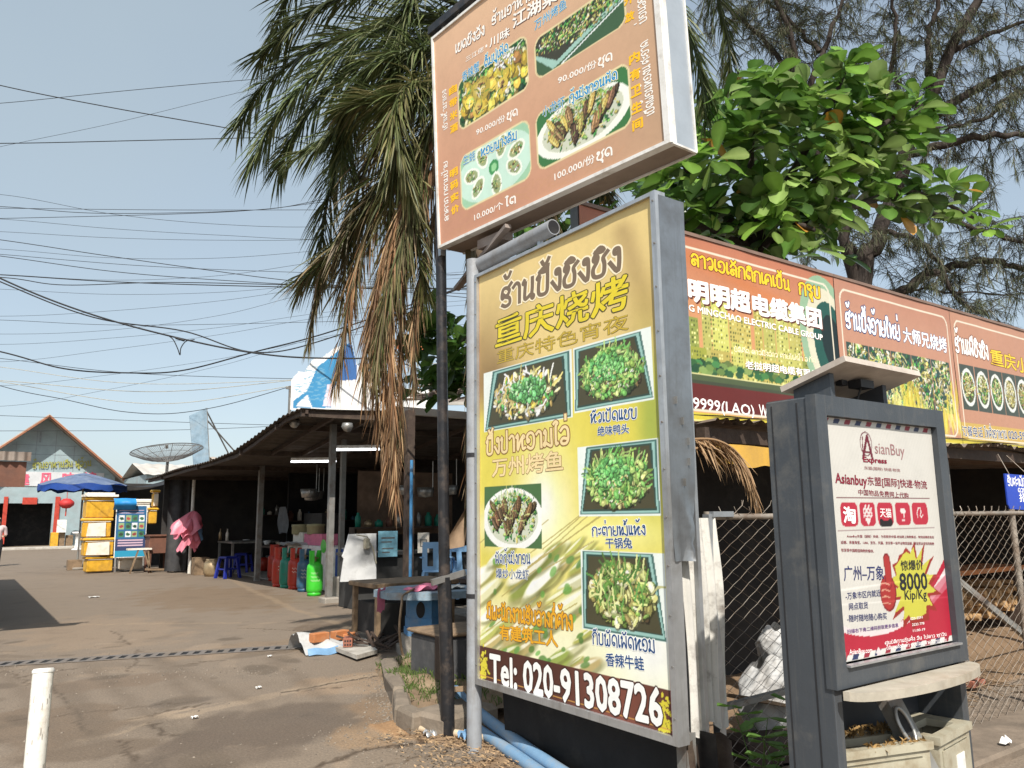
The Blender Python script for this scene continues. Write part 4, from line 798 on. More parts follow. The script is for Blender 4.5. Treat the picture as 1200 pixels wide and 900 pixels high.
# ================================================================== LIGHT-BOX STAND WITH BINS
FS = Frame((2.735, 1.8, .0), (1, 0, 0), (0, 0, 1))            # faces -Y
def stand():
    t = thing('advertising_stand', 'slate grey street stand with parcel service poster, round shelf and solar panel', 'advertising stand', (3.24, 1.95, 0))
    x0, x1, zb, zt = 2.737, 3.735, .955, 2.06; d = .225; y = 1.8
    b = MB()
    fr = .07
    # side walls go down to the ground as legs
    b.box((x0, y+.006, -.02), (x0+.05, y+d, zt-.002), 0, .004); b.box((x1-.05, y+.006, -.02), (x1, y+d, zt-.002), 0, .004)
    part('side_panel', b, 'standgrey', t)
    b = MB(); b.box((x0-.003, y+.075, .0), (x0+.02, y+.079, zt-.02)); b.box((x0-.003, y+d-.03, .0), (x0+.02, y+d-.027, zt-.02)); part('side_seam', b, 'darkplastic', t)
    b = MB(); b.box((x0+.05, y+d-.02, .02), (x1-.05, y+d-.005, zt-.01)); b.box((x0+.05, y+.02, zb-.02), (x1-.05, y+d-.02, zb-.002)); part('rear_panel', b, 'standdark', t)
    # front door frame
    pu0, pv0 = FS.uv(993, 779); pu1, pv1 = FS.uv(1093, 501); l, r_, bo, to = .062, .925, 1.035, 1.985
    l = FS.uv(967, 487)[0]; r_ = FS.uv(1094, 502)[0]; l -= .010; to = FS.uv(967, 487)[1]; bo = FS.uv(992, 781)[1]
    b = MB(); W_ = x1-x0
    for (u0, v0, u1, v1) in ((-.006, zb-.006, l, zt+.006), (r_, zb-.006, W_+.006, zt+.006), (l+.0005, to, r_-.0005, zt+.0055), (l+.0005, zb-.0055, r_-.0005, bo)): b.prism([(u0, v0), (u1, v0), (u1, v1), (u0, v1)], -.03, .014, FS.P)
    part('door_frame', b, 'standgrey', t)
    b = MB(); b.box((x0+l, y-.03, bo+.001), (x0+r_, y-.005, bo+.009)); part('ledge', b, 'alu', t)
    # poster
    R = Raster(l+.002, bo+.012, r_-.002, to-.002, .0042); R.a[...] = C3(226, 222, 212); w, h = r_-l, to-bo
    R.a += (.005*np.sign(np.sin((R.gu-R.gv*.7)*260)))[..., None]
    for i in range(22):
        x = l+w*i/22; c = [C3(180, 40, 60), C3(236, 234, 226), C3(50, 60, 110), C3(236, 234, 226)][i % 4]
        for v, hh in ((to-.024, .02), (bo+.013, .022)): R.poly([(x, v), (x+w/22, v), (x+w/22+.015, v+hh), (x+.015, v+hh)], c)
    Q = FS.uv
    red = C3(208, 30, 56); pu = np.linspace(l, r_, 30)
    def curve(a, b_, c): return [(u, bo+.036+h*(a+b_*((u-l)/w-.33)**2+c*max(0, (u-l)/w-.45))) for u in pu]
    R.poly([(l, bo+.036)]+curve(.07, .46, .12)+[(r_, bo+.036)], red); R.poly(curve(.055, .40, .02)+curve(.075, .47, .03)[::-1], C3(240, 225, 225)); R.poly([(l, bo+.036)]+curve(.05, .35, .02)+[(r_, bo+.036)], red)
    R.poly([(l+.72*w, bo+.2*h), (r_, bo+.31*h), (r_, bo+.25*h), (l+.8*w, bo+.17*h)], C3(225, 110, 130), .8)
    a = Q(983, 583.5); c = Q(1093, 588); R.stroke([tuple(a), (c[0], a[1])], .005, C3(120, 30, 45)); a2 = Q(985, 622); R.stroke([tuple(a2), (c[0]+.02, a2[1])], .002, C3(170, 140, 140))
    for i, (xa, xb) in enumerate(((989.5, 1007), (1012, 1028), (1033, 1048.6), (1054, 1069), (1074, 1089.5))):
        p, q = Q(xa, 617.5), Q(xb, 590); zz0 = Q(989.5, 617)[1]; zz1 = Q(989.5, 588.5)[1]; R.rect(p[0], zz0, q[0], zz1, C3(212, 32, 58), 1, .022)
        cx, cy = (p[0]+q[0])/2, (zz0+zz1)/2
        if i == 1:
            for e in range(-2, 3):
                for f in range(-2, 3):
                    if abs(e)+abs(f) < 4 and not (f == 2 and e == 0): R.ell(cx+e*.0135, cy+f*.0135+.006, .008, .005, C3(240, 230, 225), .78 if (e+f) % 2 else -.78)
            R.poly([(cx-.02, cy-.022), (cx+.02, cy-.022), (cx, cy-.045)], C3(240, 230, 225))
        if i == 2: R.rect(p[0]+.01, zz0-.004, q[0]-.01, zz0+.028, C3(30, 26, 28), 1, .012); R.ell(cx, cy-.008, .034, .022, C3(212, 32, 58))
        if i == 3: R.ell(cx-.004, cy+.012, .016, .012, C3(240, 230, 225)); R.ell(cx+.012, cy+.01, .012, .01, C3(240, 230, 225)); R.stroke([(cx+.008, cy+.008), (cx+.006, cy-.014)], .009, C3(240, 230, 225)); R.rect(cx-.012, cy-.034, cx+.012, cy-.026, C3(235, 200, 200))
        if i == 4: R.stroke([(cx-.02, cy-.016), (cx-.026, cy), (cx-.012, cy+.022), (cx+.008, cy+.024), (cx+.01, cy+.004), (cx, cy-.01), (cx+.008, cy-.018), (cx+.024, cy-.008)], .0055, C3(240, 230, 225))
    # burst and thumb
    bc = Q(1073, 686); rng = np.random.default_rng(4); pts = []; pt2 = []
    for k in range(32):
        a = 2*math.pi*k/32; rr = (1 if k % 2 else .70)*(1+.16*math.sin(k*2.7)); pts.append((bc[0]+.205*rr*math.cos(a), bc[1]+.195*rr*math.sin(a))); rr *= .88 if k % 2 else .95; pt2.append((bc[0]+.195*rr*math.cos(a), bc[1]+.185*rr*math.sin(a)))
    R.poly([(x+.006, y_-.008) for x, y_ in pts], C3(176, 40, 30)); R.poly(pt2, C3(222, 216, 60))
    th = Q(1044, 692); sk = C3(196, 42, 40)
    R.ell(th[0], th[1]-.01, .062, .075, C3(150, 24, 30)); R.ell(th[0]-.002, th[1]-.008, .055, .068, sk); R.stroke([(th[0]+.01, th[1]+.03), (th[0]+.012, th[1]+.085), (th[0]+.008, th[1]+.125)], .052, C3(150, 24, 30)); R.stroke([(th[0]+.01, th[1]+.03), (th[0]+.012, th[1]+.085), (th[0]+.008, th[1]+.12)], .042, sk)
    for k in range(4): R.stroke([(th[0]-.05, th[1]+.028-k*.026), (th[0]-.02, th[1]+.03-k*.026), (th[0]+.012, th[1]+.022-k*.026)], .005, C3(236, 160, 130))
    # logo ring with a big initial
    lc = Q(1018, 520)
    for k in range(24): a, a_ = k*.2618, (k+1)*.2618; R.stroke([(lc[0]+.043*math.cos(a), lc[1]+.05*math.sin(a)), (lc[0]+.043*math.cos(a_), lc[1]+.05*math.sin(a_))], .005, C3(120, 40, 55))
    dk = C3(122, 22, 44); R.stroke([(lc[0]-.03, lc[1]-.06), (lc[0]+.012, lc[1]+.035), (lc[0]+.04, lc[1]-.062)], .016, dk); R.stroke([(lc[0]-.028, lc[1]-.03), (lc[0]+.035, lc[1]-.038)], .009, dk); R.stroke([(lc[0]-.022, lc[1]+.03), (lc[0]-.03, lc[1]-.03)], .006, dk)
    R.ell(*Q(992, 769), .016, .02, C3(240, 225, 225)); R.ell(*Q(992, 769), .012, .016, red); hx = Q(1033, 765); R.poly([(hx[0]-.02, hx[1]), (hx[0]+.02, hx[1]), (hx[0], hx[1]+.022)], C3(240, 225, 225)); R.rect(hx[0]-.012, hx[1]-.022, hx[0]+.012, hx[1], C3(240, 225, 225))
    # clear tape strips across the lower part
    R.a += (np.exp(-((R.gv-(bo+.29*h)-.02*(R.gu-l))/.004)**2)*.10)[..., None]; R.a += (np.exp(-((R.gv-(bo+.235*h)+.03*(R.gu-l))/.003)**2)*.08)[..., None]
    R.a *= .9
    R.build('poster', FS, t, -.012, .0025)
    inks = ['maroon', 'navy', 'black', 'white', 'violet', 'paler']; I = {k: i for i, k in enumerate(inks)}; cols = dict(maroon=(124, 24, 46), navy=(36, 44, 96), black=(32, 34, 40), white=(240, 232, 230), violet=(96, 60, 120), paler=(150, 110, 110))
    b = MB()
    def T(s, p0, p1, hh, ink, **k): put_text(b, FS, s, p0, p1, hh, I[ink], h=-.0112, **{q: (I[v] if q == 'outline' else v) for q, v in k.items()})
    T('sianBuy', (1028.4, 531), (1063.5, 534.5), 13, 'paler', off=-.002); T('Express', (1015, 541), (1042, 543), 6, 'maroon', off=.035); T('东盟(国际) 快递·物流', (1016, 550.5), (1058, 553.5), 4.5, 'paler')
    T('Asianbuy', (982, 565.5), (1019, 569), 11.5, 'maroon', off=.025); T('东盟[国际]快递·物流', (1020, 570), (1090, 574.5), 12, 'maroon', off=.012); T('中国物品免费网上代购', (1009, 580), (1068, 584), 7, 'maroon', off=.006)
    T('淘', (991.5, 612.5), (1005.5, 613.2), 19, 'white', off=.03); T('天猫', (1034.5, 606), (1047.5, 606.6), 11, 'white', off=.01)
    T('AsianBuy东盟（国际）快递，为您提供中国-老挝网上购物集运，物流运输及售后', (995, 630.5), (1098, 631.5), 4, 'maroon', res=1); T('运输、承接淘宝、1688、京东、天猫、京东等一站平台物流运输，保证您以无忧的购物', (988, 637.5), (1098, 639), 4, 'maroon', res=1); T('包享受中国超值购物的愉快。', (988.4, 646.6), (1027, 647.8), 4, 'maroon', res=1)
    T('广州–万象', (992, 681), (1039, 680), 18, 'navy', off=.01); T('惊爆价', (1059, 669), (1085, 667.5), 12, 'black', off=.012); T('8000', (1058, 692), (1090, 690.5), 20, 'black', off=.02); T('Kip/Kg', (1063.5, 703), (1089, 701.5), 11, 'black', off=.012)
    T('-万象市区内就近', (994, 703), (1035, 699), 8.5, 'navy', off=.008); T('网点取货', (998, 715.5), (1020, 713.3), 8.5, 'navy', off=.008); T('-随时随地随心购买', (996, 729.5), (1042.4, 726), 8.5, 'navy', off=.008); T('扫描右下角二维码获取更多信息', (996, 743), (1056, 735), 5, 'violet')
    T('AsianBuy.com', (998.6, 767.5), (1025, 765), 6, 'white', off=.01); T('ສູນບໍລິການຂົນສົ່ງ ຈີນ ໄປລາວ ທຸກວັນ', (1040, 756), (1112, 745), 3.5, 'white'); T('ບໍລິການສັ່ງສິນຄ້າ ອອນໄລນ໌ ລາຄາຖືກຈາກຈີນ', (1042, 762), (1112, 752), 3.5, 'white')
    for i, (p, q) in enumerate((((1070, 727), (1084, 725)), ((1072, 734), (1086, 732)), ((1073, 741), (1087, 739)))): T(['020-5591', '2233 778', '11:00-19'][i], p, q, 3, 'white')
    part('lettering', b, [flatmat('poster_'+k, cols[k]) for k in inks], t)
    FS.wave = (0, 0)
    # half-round shelf
    cx = (x0+x1)/2-.02; rr = .5; pts = [(cx+rr*math.cos(a)*.97, y-.03-rr*.27*abs(math.sin(a))**.8) for a in np.linspace(math.pi, 2*math.pi, 24)]
    pts = [(x, yy) for x, yy in pts]; pts[0] = (pts[0][0], y-.035); pts[-1] = (pts[-1][0], y-.035)
    b = MB(); b.prism(pts, .918, .95); part('shelf', b, 'ivoryclean', t)
    # middle bracket with oval snuffer plate
    b = MB(); b.bar((3.22, y+.12, .92), (3.29, y-.10, .42), .10, .05, up=np.array([0, -1.0, .3])); br = part('ashtray_bracket', b, 'steelpost', t)
    b = MB(); c0 = np.array((3.205, y+.03, .74)); ax = np.array((.07, -.22, -.5)); ax /= np.linalg.norm(ax); nn = np.array([-.1, -.9, .4]); nn = nn-ax*(nn@ax); nn /= np.linalg.norm(nn); s_ = np.cross(ax, nn)
    b.tube([c0+nn*.03+s_*.034*math.cos(a)+ax*.07*math.sin(a) for a in np.linspace(0, 2*math.pi, 25)], .009, 8, caps=False); part('oval_ring', b, 'steel', br)
    b = MB(); b.add([c0+nn*.028]+[c0+nn*.028+s_*.03*math.cos(a)+ax*.065*math.sin(a) for a in np.linspace(0, 2*math.pi, 25)], [(0, i, i+1) for i in range(1, 25)]); part('oval_mouth', b, 'black', br)
    # solar roof and its two fins
    nz = np.array([0, -.0, 1.0]); A = np.array([2.86, 1.722, 2.20]); B = np.array([2.86, 2.03, 2.115]); sx = np.array([.585, 0, -.006])
    up = np.cross(sx, B-A); up /= np.linalg.norm(up)
    b = MB(); b.add([A, A+sx, B+sx, B, A+up*.025, A+sx+up*.025, B+sx+up*.025, B+up*.025], [(3, 2, 1, 0), (4, 5, 6, 7), (0, 1, 5, 4), (1, 2, 6, 5), (2, 3, 7, 6), (3, 0, 4, 7)]); p = part('solar_panel', b, 'panelback', t)
    b = MB(); q = [A+sx*i+(B-A)*j+up*.0275 for i, j in ((.02, .03), (.98, .03), (.98, .97), (.02, .97))]; b.quad(*q); part('solar_cell', b, mat('solar_glass', (.01, .015, .04), .1), p)
    b = MB(); c1 = A+sx*.48+(B-A)*.35; b.box(tuple(c1-np.array([.05, .03, .04])), tuple(c1+np.array([.05, .03, -.006]))); b.box(tuple(c1+np.array([-.11, .02, -.03])), tuple(c1+np.array([-.07, .05, -.008]))); b.tube([c1+np.array([0, 0, -.03]), c1+np.array([-.02, .03, -.14]), (3.05, 1.9, 2.05)], .005, 6); part('junction_box', b, 'darkplastic', p)
    b = MB()
    b.add([(x, yy, z) for x in (2.895, 2.925) for yy, z in ((1.82, 2.05), (1.995, 2.05), (1.995, 2.122), (1.82, 2.17))], [(3, 2, 1, 0), (4, 5, 6, 7), (0, 1, 5, 4), (1, 2, 6, 5), (2, 3, 7, 6), (3, 0, 4, 7)]); part('fin', b, 'standgrey', t)
    b = MB(); b.add([(x, yy, z) for x in (3.33, 3.36) for yy, z in ((1.84, 2.05), (2.0, 2.05), (2.0, 2.118), (1.84, 2.165))], [(3, 2, 1, 0), (4, 5, 6, 7), (0, 1, 5, 4), (1, 2, 6, 5), (2, 3, 7, 6), (3, 0, 4, 7)]); part('fin', b, 'standdark', t)
    b = MB(); b.box((x0+.01, y+.02, zt-.02), (x1-.01, y+d, zt+.002)); part('top_plate', b, 'standgrey', t)
stand()

def bin_(a, c, back, label, mess):
    """open topped steel bin, front top edge a-c"""
    a = np.array(a); c = np.array(c); u = c-a; w = np.linalg.norm(u); u /= w; v = np.array([-u[1], u[0]]); dp = back; zt = .70
    t = thing('litter_bin', label, 'litter bin', (*(a+u*w/2+v*dp/2), 0), 'bins under the advertising stand')
    P = lambda x, yy, z: (*(a+u*x+v*yy), z); th = .028
    b = MB()
    def bx(x0, x1, y0, y1, z0, z1): b.add([P(x, yy, z) for z in (z0, z1) for x, yy in ((x0, y0), (x1, y0), (x1, y1), (x0, y1))], [(3, 2, 1, 0), (4, 5, 6, 7), (0, 1, 5, 4), (1, 2, 6, 5), (2, 3, 7, 6), (3, 0, 4, 7)])
    bx(0, w, 0, th, 0, zt-.03); bx(0, w, dp-th, dp, 0, zt-.03); bx(0, th, th, dp-th, 0, zt-.031); bx(w-th, w, th, dp-th, 0, zt-.031); bx(th, w-th, th, dp-th, .0, .3); part('body', b, 'ivory', t)
    b = MB(); e = .012; g = .062
    bx(-e, w+e, -e, g*.55, zt-.03, zt); bx(-e, w+e, dp-g, dp+e, zt-.03, zt); bx(-e, g*.6, g*.55, dp-g, zt-.031, zt-.001); bx(w-g, w+e, g*.55, dp-g, zt-.031, zt-.001); part('rim', b, 'ivory', t)
    b = MB(); bx(.03, w-.03, -.006, -.001, .05, zt-.06); bx(.04, w-.04, -.009, -.0065, zt-.05, zt-.045); part('front_door', b, 'ivory', t)
    b = MB(); bx(th, w-th, th, dp-th, .3, .305); part('liner', b, 'black', t)
    if mess:
        rng = np.random.default_rng(9); b = MB()
        for k in range(260):
            x, yy = w*(.35+.6*rng.uniform()), dp*(.72+.25*rng.uniform()) if k % 3 else dp*rng.uniform(.0, .1); z = zt+rng.uniform(0, .03)*(1 if k % 3 else .2); r = rng.uniform(.004, .014); q = P(x, yy, z)
            d = rng.normal(0, r, (3, 3)); b.add([np.array(q)+d[i] for i in range(3)], [(0, 1, 2)])
        part('dry_waste', b, mat('dry_leaf_waste', (.26, .16, .06), .9, 0, 20, .4), t)['kind'] = 'stuff'
    else:
        b = MB(); bx(w*.46, w*.72, -.0085, -.0062, .43, .60); part('notice', b, 'white', t)
        put = [P(w*.55, -.0095, .50), P(w*.60, -.0095, .50), P(w*.60, -.0095, .515), P(w*.55, -.0095, .515)]; b = MB(); b.quad(*put); part('notice_mark', b, 'gasred', t)
bin_((2.80, 1.872), (3.249, 1.739), .19, 'dirty cream open bin with dried waste on its rim, nearest the stand leg', True)
bin_((3.327, 1.741), (3.675, 1.786), .21, 'cleaner cream open bin with a small white notice on its front', False)

# ================================================================== BILLBOARDS OVER THE EATERY
YB = 4.2
FB = Frame((3.6, YB, 0), (1, 0, 0), (0, 0, 1))
ZB0, ZB1 = 2.335, 3.90
def billboard(name, label, u0, u1, paint, letters):
    t = thing('billboard', label, 'billboard', (3.6+(u0+u1)/2, YB, ZB0), 'row of billboards above the eatery roof')
    R = Raster(u0+.003, ZB0+.003, u1-.003, ZB1-.003, .0095); R.a[...] = C3(204, 132, 100); w = u1-u0
    paint(R, u0, u1)
    # thin cream rounded line round the panel
    a, c = (u0+.075, ZB0+.08), (u1-.075, ZB1-.09)
    m = R.rmask(R.gu, R.gv, a[0], a[1], c[0], c[1], .12) & ~R.rmask(R.gu, R.gv, a[0]+.022, a[1]+.022, c[0]-.022, c[1]-.022, .10); R.a[m] = C3(238, 226, 200)
    R.build('printed_face', FB, t, 0, .005, seed=u0, gain=.74)
    letters(t); FB.wave = (0, 0)
    b = MB(); b.box((3.6+u0, YB+.012, ZB0), (3.6+u1, YB+.10, ZB1)); part('light_box', b, 'galv', t)
    for zz in (ZB1, ZB0-.03): b = MB(); b.box((3.6+u0, YB-.012, zz), (3.6+u1, YB+.1, zz+.029)); part('frame_rail', b, mat('brown_trim', (.2, .13, .1), .6), t)
def ground_yellow(R, u0, u1):
    R.rect(u0, ZB0, u1, ZB0+.07, C3(226, 206, 50)); R.rect(u0, ZB0, u1, ZB0+.02, C3(244, 232, 130))
def lettering(t, key, cols, rows):
    b = MB(); inks = list(cols); I = {k: i for i, k in enumerate(inks)}
    for s, p0, p1, hh, ink, k in rows: put_text(b, FB, s, p0, p1, hh, I[ink], h=.0008, **{q: (I[v] if q == 'outline' else ((I[v],) if q == 'shadow' else v)) for q, v in k.items()})
    part('lettering', b, [flatmat(key+'_'+k, cols[k]) for k in inks], t)
def paint1(R, u0, u1):
    V = (R.gv-ZB0)/(ZB1-ZB0); U = (R.gu-u0)/(u1-u0); rng = np.random.default_rng(31)
    k = np.clip((V-.35)*1.5, 0, 1)[..., None]; R.a = np.array(C3(232, 164, 100))*(1-k)+np.array(C3(204, 118, 84))*k
    k = (np.exp(-((V-.78-.1*np.sin(U*5))/.05)**2)*.5)[..., None]; R.a = R.a*(1-k)+np.array(C3(226, 120, 50))*k
    for lay in (0, 1):
      x = u0-.1*lay
      while x < u1-.55:
          ww = rng.uniform(.09, .3); hh = rng.uniform(.7, 1.15) if lay == 0 else rng.uniform(.3, .75); c = jit([C3(176, 176, 60), C3(208, 206, 96), C3(150, 156, 66), C3(204, 188, 84)][rng.integers(4)], .12, rng)
          R.rect(x, ZB0+.2, x+ww, ZB0+.3+hh*.75, c)
          for a in np.arange(x+.012, x+ww-.01, .032):
              for v in np.arange(ZB0+.32, ZB0+.28+hh*.75, .036):
                  if rng.uniform() < .75: R.rect(a, v, a+.016, v+.02, jit(C3(236, 232, 140) if rng.uniform() < .4 else C3(104, 112, 48), .15, rng))
          x += ww+rng.uniform(0, .05)
    for k in range(130): R.ell(rng.uniform(u0, u1-.3), ZB0+.42+abs(rng.normal(0, .06)), .05, .03, jit([C3(60, 120, 60), C3(40, 90, 50), C3(120, 150, 70)][k % 3], .2, rng))
    R.rect(u0, ZB0+.30, u1, ZB0+.40, C3(80, 96, 60)); R.rect(u0, ZB0+.385, u1, ZB0+.40, C3(232, 226, 150))
    for k in range(40): R.rect(rng.uniform(u0, u1), ZB0+.31, rng.uniform(u0, u1), ZB0+.345, C3(60, 66, 50), .15)
    # green cable reel on the right
    cx, cy = u1-.32, ZB0+.92
    R.ell(cx+.14, cy, .42, .62, C3(150, 190, 150), .15); R.ell(cx+.16, cy-.02, .34, .52, C3(226, 220, 190), .15); R.ell(cx+.2, cy-.05, .27, .42, C3(28, 90, 78), .15); R.ell(cx+.22, cy-.03, .16, .27, C3(20, 40, 40), .15)
    for k in range(5): R.rect(u1-.42+k*.045, ZB0+.4, u1-.40+k*.045, ZB0+.58, C3(80, 84, 60))
    R.rect(u0, ZB0+.08, u1, ZB0+.31, C3(112, 34, 30)); ground_yellow(R, u0, u1)
def let1(t):
    cols = dict(yellow=(232, 190, 40), white=(244, 240, 236), shade=(88, 40, 30), cream=(238, 226, 190))
    lettering(t, 'cable', cols, [('ກຸ່ມບໍລິສັດ ລາວເອເລັກຕິກເຄເບີ້ນ', (735, 290), (926, 341), 14, 'yellow', dict(outline='shade', ow=.045, lao_th=.19)), ('ກຣຸບ', (936, 344), (962, 350), 13, 'yellow', dict(outline='shade', ow=.045, lao_th=.19)),
        ('昆明明超电缆集团', (782, 346), (963, 385), 26, 'white', dict(off=.045, shadow='shade')), ('KUNMING MINGCHAO ELECTRIC CABLE GROUP', (766, 355), (964, 399), 8, 'white', dict(off=.02, shadow='shade')),
        ('ບໍລິສັດ ລາວມິງຈາວ ສາຍໄຟຟ້າ ຈຳກັດ', (860, 412), (956, 425), 5, 'cream', dict(lao_th=.15)), ('老挝明超电缆有限公司', (874, 432), (967, 444), 9.5, 'white', dict(off=.02, shadow='shade')),
        ('020-98619999(LAO)', (744, 470), (884, 487.5), 14, 'white', dict(off=.012)), ('WeChat: MC8619999', (890, 488), (966, 497), 14, 'white', dict(off=.012))])
def paint2(R, u0, u1):
    R.a[...] = C3(204, 142, 112); rng = np.random.default_rng(5); V = (R.gv-ZB0)/(ZB1-ZB0); k = np.clip((V-.8)*2, 0, 1)[..., None]; R.a = R.a*(1-k)+np.array(C3(190, 118, 90))*k
    for i in range(5):
        a = u0+.13+i*.41; food(R, a, ZB0+.34, a+.40, ZB0+.93, 'dark', 60+i)
    for k in range(420):
        x = rng.uniform(u0, u1); hh = abs(rng.normal(.12, .14))*(1+.6*math.sin(x*6)); R.ell(x, ZB0+.16+hh*.8, .02, .07+.05*rng.uniform(), jit([C3(240, 220, 60), C3(226, 196, 40), C3(246, 236, 130)][k % 3], .06, rng), rng.uniform(-.3, .3), .55)
    ground_yellow(R, u0, u1)
def let2(t):
    cols = dict(white=(240, 242, 246), blue=(34, 62, 112))
    lettering(t, 'grill', cols, [('ຮ້ານປີ້ງອ້າຍໃຫຍ່', (991, 383), (1055, 398.5), 17, 'white', dict(outline='blue', ow=.06, lao_th=.2)), ('大师兄烧烤', (1059, 401), (1110, 413.5), 18, 'white', dict(outline='blue', ow=.03, off=.02))])
def paint3(R, u0, u1):
    R.a[...] = C3(204, 142, 110)
    for i in range(7):
        a = u0+.10+i*.36; food(R, a, ZB0+.42, a+.345, ZB0+.95, 'bowl', 71+i)
    ground_yellow(R, u0, u1); R.rect(u0, ZB0+.06, u1, ZB0+.26, C3(226, 200, 60), .6)
def let3(t):
    cols = dict(white=(242, 240, 236), brown=(96, 50, 30), yellow=(226, 190, 50), navy=(34, 56, 110), pale=(246, 242, 220))
    lettering(t, 'noodle', cols, [('ຮ້ານເຝີຊິງຊິງ', (1120, 411.5), (1159, 421.5), 16, 'white', dict(outline='brown', ow=.05, lao_th=.2)), ('重庆小面', (1162, 427), (1219, 442), 18, 'yellow', dict(outline='brown', ow=.03, off=.02)),
        ('订餐电话', (1128.5, 511), (1152, 512.5), 12, 'navy', dict(outline='pale', ow=.03, off=.015)), ('ໂທສັ່ງອາຫານ:', (1154, 512.5), (1180, 514), 9, 'navy', dict(outline='pale', ow=.05, lao_th=.16)), ('020-59558888', (1182, 514), (1222, 517), 9, 'navy', dict(outline='pale', ow=.03, off=.02))])
billboard('a', 'orange cable company billboard with yellow skyline and big white characters', .0, 3.27, paint1, let1)
billboard('b', 'terracotta grill shop billboard with white blue-edged lettering and flames', 3.275, 5.58, paint2, let2)
billboard('c', 'terracotta noodle shop billboard with a row of round bowls', 5.585, 8.6, paint3, let3)
# ================================================================== FENCE, SHEETS AND EATERY
def fence(name, label, xa, xb, y=2.97, zt=1.585, zb=.06):
    t = thing('chain_link_fence', label, 'fence', ((xa+xb)/2, y, 0))
    b = MB(); b.tube([(xa, y, zt), (xb, y, zt-.004)], .017, 8); part('top_rail', b, 'wiremesh', t)
    xs = [xa]+list(np.arange(xa+2.2, xb-.6, 2.2))+[xb]
    for x in xs:
        b = MB(); b.tube([(x, y+.02, -.1), (x, y+.02, zt+.03)], .026, 10); part('post', b, 'wiremesh', t)
    b = MB(); n = 0; p = .066; r = random.Random(4); x = xa+.03
    while x < xb-.02:
        z = zb; P = []; k = 0
        ph = 1 if n % 2 else -1
        while z < zt+.055+r.uniform(-.01, .012):
            P.append((x+ph*(p/2)*(1 if k % 2 else -1)*1.02+.004*math.sin(z*9+x*3), y-.012+(.004 if k % 2 else -.002)+.012*math.sin(x*2.2+z*2.6), z)); z += p*.5*1.12; k += 1
        P.append((P[-1][0]+r.uniform(-.012, .012), y-.012, P[-1][2]+.03))
        b.tube(P, .0021, 4, caps=False); x += p; n += 1
    part('wire_netting', b, 'wiremesh', t)
    return t
f1 = fence('gate', 'chain link panel with bent top wires between the yellow menu sign and grey stand', 3.46, 5.0)
b = MB(); b.bar((3.43, 2.96, -.1), (3.43, 2.96, 1.60), .045, .05); b.bar((3.43, 2.94, 1.6), (3.62, 2.955, 1.6), .03); part('gate_frame', b, 'galv', f1)
b = MB(); b.bar((4.45, 3.03, .0), (4.42, 3.02, 1.02), .05, .03); part('inner_post', b, 'steelpost', f1)
b = MB(); b.bar((3.5, 3.0, .56), (4.45, 3.0, .58), .04, .03); part('lower_rail', b, 'steelpost', f1)
fence('far', 'long rusty chain link fence running off behind the grey stand', 5.05, 11.5)

b = MB(); b.grid(lambda i, j: (3.16+.30*i+.01*math.sin(j*5), 2.935+.014*math.sin(i*30)-.02*(1-j)*(1-i)+.015*math.sin(j*7)*i, .50+1.08*j-.03*math.sin(i*9)*(1-j)), 36, 12)
single('corrugated_sheet', b, 'corrwhite', 'bent white corrugated sheet wedged between yellow menu sign and fence post', 'metal sheet')
b = MB(); b.grid(lambda i, j: (3.12+.36*i, 2.94-.03*math.sin(i*8+j), .02+.42*j+.03*math.sin(i*11)*j), 12, 5)
single('rotting_board', b, 'darkwood', 'dark rotting board under the white corrugated sheet', 'board')

t = thing('eatery', 'open fronted eatery with rusty tin roof under the billboards', 'building', (8, 6.5, 0))
b = MB(); rng = np.random.default_rng(8)
b.grid(lambda i, j: (4.2+2.75*j*(1-i)+9.3*i, 3.52+.04*math.sin(i*41)+6.6*j, 2.235+.02*math.sin(i*460)+.22*j+.02*math.sin(i*30)), 400, 5); part('roof', b, 'rooftin', t)
b = MB()
for k in range(34):
    x = 4.3+k*.27+rng.uniform(-.04, .04); w = rng.uniform(.12, .24); z = 2.262+rng.uniform(0, .02)
    b.add([(x, 3.46+rng.uniform(-.03, .03), z), (x+w, 3.46+rng.uniform(-.03, .03), z+rng.uniform(-.01, .01)), (x+w, 3.9, z+.06), (x, 3.9, z+.06)], [(0, 1, 2, 3)])
part('roof_patch', b, 'paleroof', t)
b = MB(); b.box((4.2, 3.62, 2.10), (13.5, 3.70, 2.2)); part('eave_beam', b, 'darkwood', t)
for x in (5.4, 7.71, 10.4, 13.2): b = MB(); b.bar((x, 3.74, 0), (x, 3.74, 2.12), .085); part('post', b, 'steelpost', t)
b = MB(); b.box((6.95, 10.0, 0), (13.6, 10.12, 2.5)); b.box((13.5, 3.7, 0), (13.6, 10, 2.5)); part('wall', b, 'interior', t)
b = MB(); b.box((4.15, 5.4, 0), (7.4, 5.46, 2.3)); part('partition', b, 'black', t)  # black wall put in for the dark inside of the eatery
b = MB(); b.grid(lambda i, j: (7.9+.9*i, 6.2+.02*math.sin(i*20), 1.72+.5*j), 10, 4); part('beam_sheet', b, 'redwood', t)
b = MB(); b.grid(lambda i, j: (4.22+1.1*i, 3.57-.03*math.sin(i*7)-.03*(1-j), 1.93+.15*j+.012*math.sin(i*16)*(1-j)), 26, 4)
single('yellow_tarp', b, 'yellowtarp', 'faded yellow tarp strip hanging along the eave beside the tall sign', 'tarp')
b = MB(); b.bar((7.52, 3.9, 2.05), (7.82, 3.95, 1.16), .06); single('leaning_pipe', b, 'galv', 'grey pipe leaning behind the fence near the stand', 'pipe')
b = MB(); b.bar((8.1, 4.3, 1.55), (8.9, 4.5, .75), .22, .03); single('leaning_plank', b, 'wood', 'broad brown plank leaning behind the rusty fence', 'plank')
